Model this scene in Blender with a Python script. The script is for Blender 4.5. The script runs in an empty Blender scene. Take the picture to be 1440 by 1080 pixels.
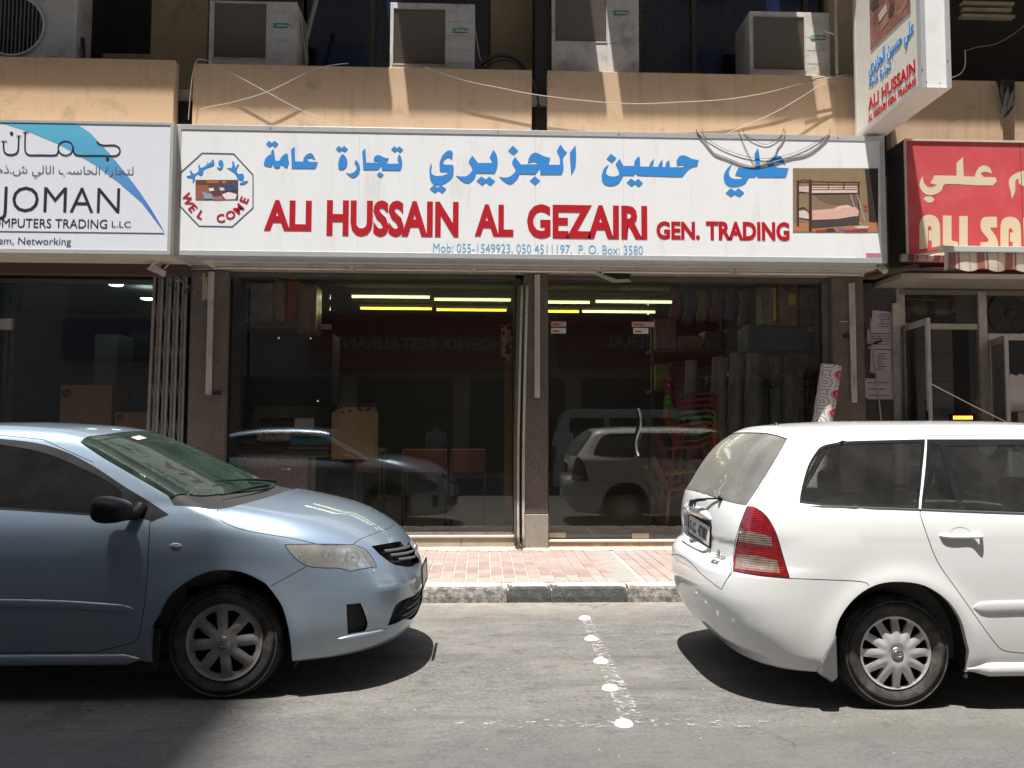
import bpy, bmesh, math, random
import numpy as np
from mathutils import Vector, Matrix
from mathutils.geometry import delaunay_2d_cdt
PI = math.pi
random.seed(7)
S = bpy.context.scene
COL = S.collection

# ---------------------------------------------------------------- camera, light, exposure
YAW, PITCH, ROLL, FPX, EYE = 2.1, 3.3, 0.2, 1120.0, 1.52
def cam_basis():
    y, p, r = [math.radians(a) for a in (YAW, PITCH, ROLL)]
    f = Vector((math.sin(y)*math.cos(p), math.cos(y)*math.cos(p), math.sin(p)))
    r0 = Vector((math.cos(y), -math.sin(y), 0)); u0 = r0.cross(f)
    return r0*math.cos(r)+u0*math.sin(r), -r0*math.sin(r)+u0*math.cos(r), f
CR, CU, CF = cam_basis()
cd = bpy.data.cameras.new('camera'); cam = bpy.data.objects.new('camera', cd); COL.objects.link(cam)
cd.sensor_fit = 'HORIZONTAL'; cd.sensor_width = 36; cd.lens = 36*FPX/1440; cd.clip_start = .05; cd.clip_end = 500
cam.matrix_world = Matrix(((CR.x, CU.x, -CF.x, 0), (CR.y, CU.y, -CF.y, 0), (CR.z, CU.z, -CF.z, EYE), (0, 0, 0, 1)))
S.camera = cam
SUN = Vector((.12, .214, -1)).normalized()          # the way the sunlight travels
w = bpy.data.worlds.new('World'); S.world = w; w.use_nodes = True
nt = w.node_tree; nt.nodes.clear()
sky = nt.nodes.new('ShaderNodeTexSky'); sky.sky_type = 'NISHITA'; sky.sun_disc = False
sky.sun_elevation = math.asin(-SUN.z); sky.sun_rotation = math.atan2(-SUN.x, -SUN.y)
sky.air_density = 1.3; sky.dust_density = 2.5
bg = nt.nodes.new('ShaderNodeBackground'); bg.inputs[1].default_value = .08
wo = nt.nodes.new('ShaderNodeOutputWorld'); nt.links.new(sky.outputs[0], bg.inputs[0]); nt.links.new(bg.outputs[0], wo.inputs[0])
sd = bpy.data.lights.new('sun', 'SUN'); sd.energy = 5.0; sd.angle = math.radians(.53); sd.color = (1, .965, .91)
sun = bpy.data.objects.new('sun', sd); COL.objects.link(sun); sun.rotation_euler = SUN.to_track_quat('-Z', 'Y').to_euler()
sun.location = (0, 0, 60)
S.view_settings.view_transform = 'Standard'; S.view_settings.look = 'None'; S.view_settings.gamma = 1
S.view_settings.exposure = 1.35
S.view_settings.use_curve_mapping = False

# ---------------------------------------------------------------- helpers
def ray(px, py):
    return CF*FPX+CR*(px-720)+CU*(540-py)
def at(px, py, Y):                                   # the point a line of sight meets on the upright plane y = Y
    d = ray(px, py); t = Y/d.y
    return Vector((d.x*t, Y, EYE+d.z*t))
def on_ground(px, py, z=0.0):
    d = ray(px, py); t = (z-EYE)/d.z
    return Vector((d.x*t, d.y*t, z))

def mesh_obj(name, verts, faces, mat=None, parent=None, smooth=False, bevel=0, edges=()):
    me = bpy.data.meshes.new(name); me.from_pydata([tuple(v) for v in verts], edges, [tuple(f) for f in faces]); me.update()
    if mat is not None:
        for m in (mat if isinstance(mat, (list, tuple)) else [mat]): me.materials.append(m)
    if smooth: me.shade_smooth()
    o = bpy.data.objects.new(name, me); COL.objects.link(o)
    if parent is not None: o.parent = parent
    if bevel:
        b = o.modifiers.new('b', 'BEVEL'); b.width = bevel; b.segments = 2; b.limit_method = 'ANGLE'; b.angle_limit = math.radians(50); b.harden_normals = False
    return o

class MB:
    """collects shapes and links them as one mesh object"""
    def __init__(s): s.v = []; s.f = []; s.mi = []; s.m = 0
    def add(s, v, f):
        n = len(s.v); s.v += [Vector(p) for p in v]; s.f += [tuple(i+n for i in q) for q in f]; s.mi += [s.m]*len(f); return s
    def box(s, x0, x1, y0, y1, z0, z1, M=None):
        v = [Vector((x, y, z)) for x in (x0, x1) for y in (y0, y1) for z in (z0, z1)]
        if M is not None: v = [M @ p for p in v]
        return s.add(v, [(0,1,3,2),(4,6,7,5),(0,4,5,1),(2,3,7,6),(0,2,6,4),(1,5,7,3)])
    def prism(s, poly, a, b, axis='y', M=None):
        """polygon in the two other axes, extruded from a to b along the axis"""
        def P(u, w_, t):
            return Vector((u, t, w_)) if axis == 'y' else (Vector((t, u, w_)) if axis == 'x' else Vector((u, w_, t)))
        n = len(poly); v = [P(p[0], p[1], a) for p in poly]+[P(p[0], p[1], b) for p in poly]
        if M is not None: v = [M @ p for p in v]
        ar = sum(poly[i][0]*poly[(i+1) % n][1]-poly[(i+1) % n][0]*poly[i][1] for i in range(n))
        f = [tuple(range(n)), tuple(range(2*n-1, n-1, -1))]+[(i, i+n, (i+1) % n+n, (i+1) % n) for i in range(n)]
        flip = (ar > 0) == (axis != 'y')
        if (b < a): flip = not flip
        if flip: f = [tuple(reversed(q)) for q in f]
        return s.add(v, f)
    def tube(s, pts, r, n=8, cap=True):
        pts = [Vector(p) for p in pts]; k = len(pts); rs = r if isinstance(r, (list, tuple)) else [r]*k
        v = []; f = []; up = None
        for i, p in enumerate(pts):
            t = (pts[min(i+1, k-1)]-pts[max(i-1, 0)]).normalized()
            if up is None: up = t.orthogonal().normalized()
            up = (up-t*up.dot(t)); up = up.normalized() if up.length > 1e-6 else t.orthogonal().normalized()
            q = t.cross(up)
            v += [p+(up*math.cos(2*PI*j/n)+q*math.sin(2*PI*j/n))*rs[i] for j in range(n)]
        for i in range(k-1):
            f += [(i*n+j, i*n+(j+1) % n, (i+1)*n+(j+1) % n, (i+1)*n+j) for j in range(n)]
        if cap: f += [tuple(range(n-1, -1, -1)), tuple(range((k-1)*n, k*n))]
        return s.add(v, f)
    def lathe(s, prof, n=32, M=None):
        """profile of (radius, height) turned about the z axis"""
        k = len(prof); v = [Vector((r*math.cos(2*PI*j/n), r*math.sin(2*PI*j/n), h)) for r, h in prof for j in range(n)]
        if M is not None: v = [M @ p for p in v]
        return s.add(v, [(i*n+j, i*n+(j+1) % n, (i+1)*n+(j+1) % n, (i+1)*n+j) for i in range(k-1) for j in range(n)])
    def grid(s, P):
        a = len(P); b = len(P[0])
        return s.add([p for r_ in P for p in r_], [(i*b+j, i*b+j+1, (i+1)*b+j+1, (i+1)*b+j) for i in range(a-1) for j in range(b-1)])
    def build(s, name, mat, parent=None, smooth=False, bevel=0, loc=None):
        """vertices are in world space; the object keeps them so under a parent too"""
        off = Vector(loc) if loc is not None else Vector((0, 0, 0))
        if parent is not None: off = off+world_loc(parent)
        o = mesh_obj(name, [p-off for p in s.v], s.f, mat, parent, smooth, bevel)
        if loc is not None: o.location = Vector(loc)
        if len(set(s.mi)) > 1: o.data.polygons.foreach_set('material_index', s.mi)
        return o
def world_loc(o):
    l = Vector((0, 0, 0))
    while o is not None: l = l+o.location; o = o.parent
    return l
def tag(o, label=None, cat=None, group=None, kind=None):
    if label: o['label'] = label
    if cat: o['category'] = cat
    if group: o['group'] = group
    if kind: o['kind'] = kind
    return o
def thing(name, label, cat, loc=(0, 0, 0), group=None):
    o = bpy.data.objects.new(name, None); COL.objects.link(o); o.location = loc; o.empty_display_size = .1
    return tag(o, label, cat, group)
def copy_tree(o, parent=None):
    c = o.copy(); COL.objects.link(c)
    if parent is not None: c.parent = parent
    for ch in list(o.children): copy_tree(ch, c)
    return c
def spline(pts, n=8):
    """Catmull-Rom through the points"""
    pts = [Vector(p) for p in pts]; out = []; k = len(pts)
    for i in range(k-1):
        a, b, c, d = pts[max(i-1, 0)], pts[i], pts[i+1], pts[min(i+2, k-1)]
        for j in range(n):
            t = j/n; out.append(.5*((2*b)+(c-a)*t+(2*a-5*b+4*c-d)*t*t+(3*b-a-3*c+d)*t**3))
    return out+[pts[-1]]

# ---------------------------------------------------------------- materials
MATS = {}
def nodes(m):
    return m.node_tree.nodes, m.node_tree.links
def mat(name, col, rough=.6, metal=0, spec=.5, var=0.0, vscale=8, bump=0.0, bscale=60, coat=0, dirt=None, emis=None, estr=1, stretch=None, detail=6, dscale=3, damt=(.5, .75), rvar=0):
    """col: linear base; var: brightness noise; dirt: second colour mixed in patches"""
    if name in MATS: return MATS[name]
    m = bpy.data.materials.new(name); m.use_nodes = True; N, L = nodes(m); b = N['Principled BSDF']
    b.inputs['Base Color'].default_value = (*col, 1); b.inputs['Roughness'].default_value = rough; b.inputs['Metallic'].default_value = metal
    b.inputs['Specular IOR Level'].default_value = spec; b.inputs['Coat Weight'].default_value = coat; b.inputs['Coat Roughness'].default_value = .04
    tc = N.new('ShaderNodeTexCoord'); src = tc.outputs['Object']
    geo = N.new('ShaderNodeNewGeometry')
    src = geo.outputs['Position']
    if name.startswith('obj_'): src = tc.outputs['Object']
    if stretch:
        mp = N.new('ShaderNodeMapping'); mp.inputs['Scale'].default_value = stretch; L.new(src, mp.inputs[0]); src = mp.outputs[0]
    colsock = None
    if var:
        n = N.new('ShaderNodeTexNoise'); n.inputs['Scale'].default_value = vscale; n.inputs['Detail'].default_value = detail; n.inputs['Roughness'].default_value = .65; L.new(src, n.inputs['Vector'])
        r = N.new('ShaderNodeMapRange'); r.inputs[1].default_value = .25; r.inputs[2].default_value = .75; r.inputs[3].default_value = 1-var; r.inputs[4].default_value = 1+var; L.new(n.outputs[0], r.inputs[0])
        mx = N.new('ShaderNodeVectorMath'); mx.operation = 'SCALE'; mx.inputs[0].default_value = col; L.new(r.outputs[0], mx.inputs['Scale']); colsock = mx.outputs[0]
    if dirt:
        n2 = N.new('ShaderNodeTexNoise'); n2.inputs['Scale'].default_value = dscale; n2.inputs['Detail'].default_value = 8; n2.inputs['Roughness'].default_value = .7; L.new(src, n2.inputs['Vector'])
        r2 = N.new('ShaderNodeMapRange'); r2.inputs[1].default_value = damt[0]; r2.inputs[2].default_value = damt[1]; L.new(n2.outputs[0], r2.inputs[0])
        mm = N.new('ShaderNodeMix'); mm.data_type = 'RGBA'; L.new(r2.outputs[0], mm.inputs['Factor'])
        if colsock: L.new(colsock, mm.inputs['A'])
        else: mm.inputs['A'].default_value = (*col, 1)
        mm.inputs['B'].default_value = (*dirt, 1); colsock = mm.outputs['Result']
    if colsock: L.new(colsock, b.inputs['Base Color'])
    if rvar:
        n4 = N.new('ShaderNodeTexNoise'); n4.inputs['Scale'].default_value = 5; n4.inputs['Detail'].default_value = 7; L.new(src, n4.inputs['Vector'])
        r4 = N.new('ShaderNodeMapRange'); r4.inputs[1].default_value = .3; r4.inputs[2].default_value = .7; r4.inputs[3].default_value = max(0, rough-rvar); r4.inputs[4].default_value = min(1, rough+rvar); L.new(n4.outputs[0], r4.inputs[0]); L.new(r4.outputs[0], b.inputs['Roughness'])
    if bump:
        n3 = N.new('ShaderNodeTexNoise'); n3.inputs['Scale'].default_value = bscale; n3.inputs['Detail'].default_value = 5; L.new(src, n3.inputs['Vector'])
        bp = N.new('ShaderNodeBump'); bp.inputs['Strength'].default_value = bump; bp.inputs['Distance'].default_value = .01; L.new(n3.outputs[0], bp.inputs['Height']); L.new(bp.outputs[0], b.inputs['Normal'])
    if emis:
        b.inputs['Emission Color'].default_value = (*emis, 1); b.inputs['Emission Strength'].default_value = estr
    MATS[name] = m; return m
def sheet_glass(name, tint, rough=0.0, dirt=0.0, ior=1.5, boost=1.0, dcol=(.5, .48, .45), dvar=.5):
    """thin pane: fresnel reflection over a tinted see-through pane, with a little dust"""
    if name in MATS: return MATS[name]
    m = bpy.data.materials.new(name); m.use_nodes = True; N, L = nodes(m); N.clear()
    o = N.new('ShaderNodeOutputMaterial'); tr = N.new('ShaderNodeBsdfTransparent'); tr.inputs[0].default_value = (*tint, 1)
    gl = N.new('ShaderNodeBsdfGlossy'); gl.inputs['Roughness'].default_value = rough
    fr = N.new('ShaderNodeFresnel'); fr.inputs[0].default_value = ior
    ml = N.new('ShaderNodeMath'); ml.operation = 'MULTIPLY'; ml.inputs[1].default_value = boost; ml.use_clamp = True; L.new(fr.outputs[0], ml.inputs[0])
    mx = N.new('ShaderNodeMixShader'); L.new(ml.outputs[0], mx.inputs[0]); L.new(tr.outputs[0], mx.inputs[1]); L.new(gl.outputs[0], mx.inputs[2])
    out = mx.outputs[0]
    if dirt:
        d = N.new('ShaderNodeBsdfDiffuse'); d.inputs[0].default_value = (*dcol, 1); n = N.new('ShaderNodeTexNoise'); n.inputs['Scale'].default_value = 4; n.inputs['Detail'].default_value = 9; n.inputs['Roughness'].default_value = .7
        g = N.new('ShaderNodeNewGeometry'); L.new(g.outputs['Position'], n.inputs['Vector'])
        r = N.new('ShaderNodeMapRange'); r.inputs[1].default_value = .35; r.inputs[2].default_value = .75; r.inputs[3].default_value = dirt*(1-dvar); r.inputs[4].default_value = dirt*(1+dvar); L.new(n.outputs[0], r.inputs[0])
        m2 = N.new('ShaderNodeMixShader'); L.new(r.outputs[0], m2.inputs[0]); L.new(out, m2.inputs[1]); L.new(d.outputs[0], m2.inputs[2]); out = m2.outputs[0]
    L.new(out, o.inputs[0]); MATS[name] = m; return m

# ---------------------------------------------------------------- car bodies: one smooth shape each, cut into panels
def clamp(x, a=0, b=1): return np.minimum(np.maximum(x, a), b)
def smax(a, b, k):
    h = clamp(.5+.5*(a-b)/k); return b*(1-h)+a*h+k*h*(1-h)
def smin(a, b, k): return -smax(-a, -b, k)
class Curve:
    """monotone cubic through (t, value) keys"""
    def __init__(s, keys):
        keys = sorted(keys); s.x = np.array([k[0] for k in keys], float); s.y = np.array([k[1] for k in keys], float)
        h = np.diff(s.x); d = np.diff(s.y)/h; m = np.zeros(len(s.x)); m[0] = d[0]; m[-1] = d[-1]
        for i in range(1, len(m)-1):
            if d[i-1]*d[i] > 0:
                w1 = 2*h[i]+h[i-1]; w2 = h[i]+2*h[i-1]; m[i] = (w1+w2)/(w1/d[i-1]+w2/d[i])
        s.m = m; s.h = h
    def __call__(s, t):
        t = np.asarray(t, float); i = np.clip(np.searchsorted(s.x, t)-1, 0, len(s.h)-1); h = s.h[i]; u = np.clip((t-s.x[i])/h, 0, 1)
        a = s.y[i]; b = s.y[i+1]; ma = s.m[i]*h; mb = s.m[i+1]*h
        return (2*u**3-3*u**2+1)*a+(u**3-2*u**2+u)*ma+(-2*u**3+3*u**2)*b+(u**3-u**2)*mb
class CarShape:
    """implicit half body; x forward from the visible wheel, w half width, z up"""
    def __init__(s, spec): s.__dict__.update(spec)
    def F(s, x, w, z):
        w = np.abs(w)
        W = s.W(z)+s.flare(x, z)
        side = w-W
        def plan(xc, a, n, sgn):
            dx = np.maximum(sgn*(x-xc), 0)/a; r = (dx**n+(w/W)**n)**(1/n); return (r-1)*W*.9
        front = plan(s.fx, s.Xf(z)-s.fx, s.fn, 1); rear = plan(s.rx, s.rx-s.Xr(z), s.rn, -1)
        ff = np.where(x > s.fx, front, side); ff = np.where(x < s.rx, rear, ff)
        top = (z-(s.H(x)-s.crown*w*w))*s.hs
        low = smax(ff, top, s.k1); low = smax(low, s.zb(x)-z, .03)
        side2 = (w-s.Wc(z))*.93
        ws = ((x-s.wx+s.wc*w*w)*math.sin(s.wa)+(z-s.wz)*math.cos(s.wa))
        roof = z-(s.R(x)-s.rcrown*w*w)
        if s.wagon:
            dx = np.maximum(-(x-s.rx), 0)/(s.rx-s.Xr(z)); r = (dx**s.rn2+(w/s.Wc(z))**s.rn2)**(1/s.rn2); scr = np.where(x < s.rx, (r-1)*s.Wc(z)*.8, -1.)
        else:
            scr = ((s.sx-s.sc*w*w-x)*math.sin(s.sa)+(z-s.sz)*math.cos(s.sa))
        cab = smax(smax(side2, scr, s.kd), ws, .05); cab = smax(cab, roof, s.kr); cab = smax(cab, .88-z, .03); cab = smax(cab, x-s.wx-.2, .03)
        return smin(low, cab, s.km)
    def ptdir(s, u, v):
        """u: along (metres in the middle, fan beyond), v: elevation*0.9"""
        u = np.asarray(u, float); v = np.asarray(v, float); phi = v/.9
        x0 = np.clip(u, s.xa, s.xb); al = (u-x0)/.8
        cx = np.sin(al); cw = np.cos(al)
        d = np.stack([cx*np.cos(phi), cw*np.cos(phi), np.sin(phi)], -1)
        o = np.stack([x0, 0*x0, 0*x0+s.zc], -1); return o, d
    def point(s, u, v):
        o, d = s.ptdir(u, v); lo = np.zeros(o.shape[0])+.1; hi = lo*0+2.2
        for _ in range(34):
            m = (lo+hi)/2; p = o+d*m[:, None]; ins = s.F(p[:, 0], p[:, 1], p[:, 2]) < 0
            lo = np.where(ins, m, lo); hi = np.where(ins, hi, m)
        return o+d*lo[:, None]
    def param(s, p):
        p = np.asarray(p, float); x = p[:, 0]; w = np.abs(p[:, 1]); z = p[:, 2]-s.zc
        x0 = np.clip(x, s.xa, s.xb); dx = x-x0; al = np.arctan2(dx, w); r = np.hypot(dx, w); phi = np.arctan2(z, r)
        return np.stack([x0+al*.8, phi*.9], -1)
    def normal(s, p):
        e = 1e-3; g = np.stack([s.F(p[:, 0]+e*a, p[:, 1]+e*b, p[:, 2]+e*c)-s.F(p[:, 0]-e*a, p[:, 1]-e*b, p[:, 2]-e*c) for a, b, c in ((1,0,0),(0,1,0),(0,0,1))], -1)
        return g/np.maximum(np.linalg.norm(g, axis=1), 1e-9)[:, None]
    def snap(s, p):
        for _ in range(6):
            f = s.F(p[:, 0], p[:, 1], p[:, 2]); e = 1e-3
            g = np.stack([s.F(p[:, 0]+e*a, p[:, 1]+e*b, p[:, 2]+e*c)-s.F(p[:, 0]-e*a, p[:, 1]-e*b, p[:, 2]-e*c) for a, b, c in ((1,0,0),(0,1,0),(0,0,1))], -1)/(2*e)
            p = p-g*(f/np.maximum((g**2).sum(1), 1e-3))[:, None]*.9
        return p
    def hit(s, px, py):
        """where the line of sight through a photo pixel meets the body, car space"""
        d = ray(px, py); d = np.array(d.normalized()); o = np.array((0, 0, EYE))-np.array((s.X, s.Y, 0))
        t = np.arange(3.2, 7.6, .012); P = o+d*t[:, None]; f = s.F(P[:, 0], P[:, 1], P[:, 2])
        i = np.argmax(f < 0)
        if f[i] >= 0: k = np.argmin(f); t = np.arange(t[k]-.03, t[k]+.03, .002); P = o+d*t[:, None]; f = s.F(P[:, 0], P[:, 1], P[:, 2]); i = np.argmax(f < 0)
        if f[i] >= 0: i = np.argmin(f); return P[i]
        lo, hi = t[i-1], t[i]
        for _ in range(16):
            m = (lo+hi)/2; p = o+d*m
            if s.F(p[None, 0], p[None, 1], p[None, 2])[0] < 0: hi = m
            else: lo = m
        return o+d*hi
def smooth_line(pts, closed, n=4, corners=()):
    """Catmull-Rom subdivision of a 2D traced line"""
    P = [np.array(p, float) for p in pts]; k = len(P); out = []
    for i in range(k if closed else k-1):
        g = lambda j: P[j % k] if closed else P[min(max(j, 0), k-1)]
        a, b, c, d = g(i-1), g(i), g(i+1), g(i+2)
        if i in corners: a = b
        if (i+1) % k in corners: d = c
        for j in range(n):
            t = j/n; out.append(.5*((2*b)+(c-a)*t+(2*a-5*b+4*c-d)*t*t+(3*b-a-3*c+d)*t**3))
    if not closed: out.append(P[-1])
    return out
def dens(poly, step, closed=True):
    out = []; k = len(poly)
    for i in range(k if closed else k-1):
        a = np.array(poly[i]); b = np.array(poly[(i+1) % k]); n = max(1, int(np.linalg.norm(b-a)/step))
        out += [a+(b-a)*j/n for j in range(n)]
    if not closed: out.append(np.array(poly[-1]))
    return out
def inpoly(P, poly):
    x, y = P[:, 0], P[:, 1]; r = np.zeros(len(P), bool); n = len(poly)
    for i in range(n):
        x1, y1 = poly[i]; x2, y2 = poly[(i+1) % n]
        if y1 == y2: continue
        c = ((y1 > y) != (y2 > y)) & (x < (x2-x1)*(y-y1)/(y2-y1)+x1); r ^= c
    return r
def cut_body(sh, regions, seams, du=.024, dv=.022, seam_w=.0024):
    """regions: [(key, uv polygon, inset)] in order of priority; returns key -> (verts, faces, normals, uv)"""
    u0, u1 = sh.xa-PI/2*.8, sh.xb+PI/2*.8; v0, v1 = -PI/2*.9, PI/2*.9
    nu, nv = int((u1-u0)/du), int((v1-v0)/dv)
    uu = np.linspace(u0, u1, nu); vv = np.linspace(v0, v1, nv)
    pts = [Vector((a, b)) for a in uu for b in vv]; edges = []
    for i in range(nu):
        for j in (0, nv-1):
            if i < nu-1: edges.append((i*nv+j, (i+1)*nv+j))
    for j in range(nv-1):
        edges.append((j, j+1)); edges.append(((nu-1)*nv+j, (nu-1)*nv+j+1))
    def addloop(poly, closed=True):
        q = dens(poly, .02, closed); q = [np.array((min(max(a, u0), u1), min(max(b, v0), v1))) for a, b in q]
        n = len(pts); pts.extend(Vector(p) for p in q); m = len(q)
        edges.extend((n+i, n+(i+1) % m) for i in range(m if closed else m-1))
    for key, poly, inset in regions: addloop(poly)
    strips = []; deep = []
    for sm in seams:
        q = np.array(dens(sm, .02, False)); p3 = sh.point(q[:, 0], q[:, 1]); nn = sh.normal(p3)
        t = np.gradient(p3, axis=0); t /= np.maximum(np.linalg.norm(t, axis=1), 1e-9)[:, None]; b = np.cross(nn, t)
        L_ = sh.param(p3+b*seam_w); R_ = sh.param(p3-b*seam_w); st = list(L_)+list(R_[::-1]); strips.append(st)
        addloop(st); addloop(list(q), False); deep.append(q)
    vo, eo, fo, _, _, _ = delaunay_2d_cdt(pts, edges, [], 0, 1e-6)
    V = np.array([(p[0], p[1]) for p in vo]); Fc = np.array([f for f in fo if len(f) == 3])
    C = V[Fc].mean(1); own = np.full(len(Fc), -1)
    for st in strips: own[inpoly(C, st) & (own == -1)] = -2
    for i, (key, poly, inset) in enumerate(regions):
        own[(own == -1) & inpoly(C, poly)] = i
    P = sh.point(V[:, 0], V[:, 1]); Nn = sh.normal(P)
    # keep the strip's centre line low so that a panel gap is a groove
    dm = np.zeros(len(V))
    for q in deep:
        for a in range(0, len(q)):
            dd = np.abs(V-q[a]).sum(1); dm[dd < 1e-5] = .007
    out = {}
    def take(mask, inset, dmv=None):
        f = Fc[mask]; ids, inv = np.unique(f, return_inverse=True); f2 = inv.reshape(-1, 3)
        p = P[ids]-Nn[ids]*(inset if dmv is None else dmv[ids][:, None])
        # orient outward
        fn = np.cross(p[f2[:, 1]]-p[f2[:, 0]], p[f2[:, 2]]-p[f2[:, 0]]); fl = (fn*Nn[ids][f2[:, 0]]).sum(1) < 0; f2[fl] = f2[fl][:, ::-1]
        ar = np.linalg.norm(fn, axis=1); f2 = f2[ar > 1e-10]
        return p, f2, Nn[ids]
    for i, (key, poly, inset) in enumerate(regions):
        if (own == i).any():
            r_ = take(own == i, inset)
            if key in out:
                a = out[key]; out[key] = (np.vstack([a[0], r_[0]]), np.vstack([a[1], r_[1]+len(a[0])]), np.vstack([a[2], r_[2]]))
            else: out[key] = r_
    out['rest'] = take(own == -1, 0.)
    if (own == -2).any(): out['seam'] = take(own == -2, 0., dm)
    return out
def shell(name, data, mt, parent, sides='both', off=0.0, flip=False, keep=None):
    """one panel (or the pair merged): side -1 is the one towards the road"""
    p, f, n = data
    if keep is not None:
        c = p[f].mean(1); f = f[keep(c)]
    p = p-n*off; objs = []
    if flip: f = f[:, ::-1]; n = -n
    near = p*np.array([1, -1, 1]); nn = n*np.array([1, -1, 1])
    def mk(V, Fa, Nv, nm):
        me = bpy.data.meshes.new(nm); me.from_pydata(V.tolist(), [], Fa.tolist()); me.materials.append(mt); me.shade_smooth()
        me.update(); me.normals_split_custom_set_from_vertices(Nv.tolist())
        o = bpy.data.objects.new(nm, me); COL.objects.link(o); o.parent = parent; return o
    if sides == 'both':
        return mk(np.vstack([near, p]), np.vstack([f[:, ::-1], f+len(p)]), np.vstack([nn, n]), name)
    a = mk(near, f[:, ::-1], nn, name); b = mk(p, f, n, name); return a, b
def rim_wall(sh, poly, depth, nm, mt, parent, floor=None, inward=None, flo_mat=None, sides=(-1, 1)):
    """walls going inward from a closed outline in body space, and a floor"""
    q = np.array(dens(poly, .015)); P = sh.point(q[:, 0], q[:, 1]); N_ = sh.normal(P)
    if inward is not None: N_ = np.tile(np.array(inward, float), (len(P), 1))
    Q = P-N_*depth; k = len(P); res = []
    for sg in sides:
        A = P*np.array([1, sg, 1]); B = Q*np.array([1, sg, 1]); mb = MB()
        mb.add([Vector(a) for a in A]+[Vector(b) for b in B], [(i, (i+1) % k, (i+1) % k+k, i+k) for i in range(k)])
        if floor: mb.add([Vector(b) for b in B], [tuple(range(k))])
        o = mesh_obj(nm, mb.v, mb.f, mt, parent, False); res.append(o)
    return res

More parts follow.
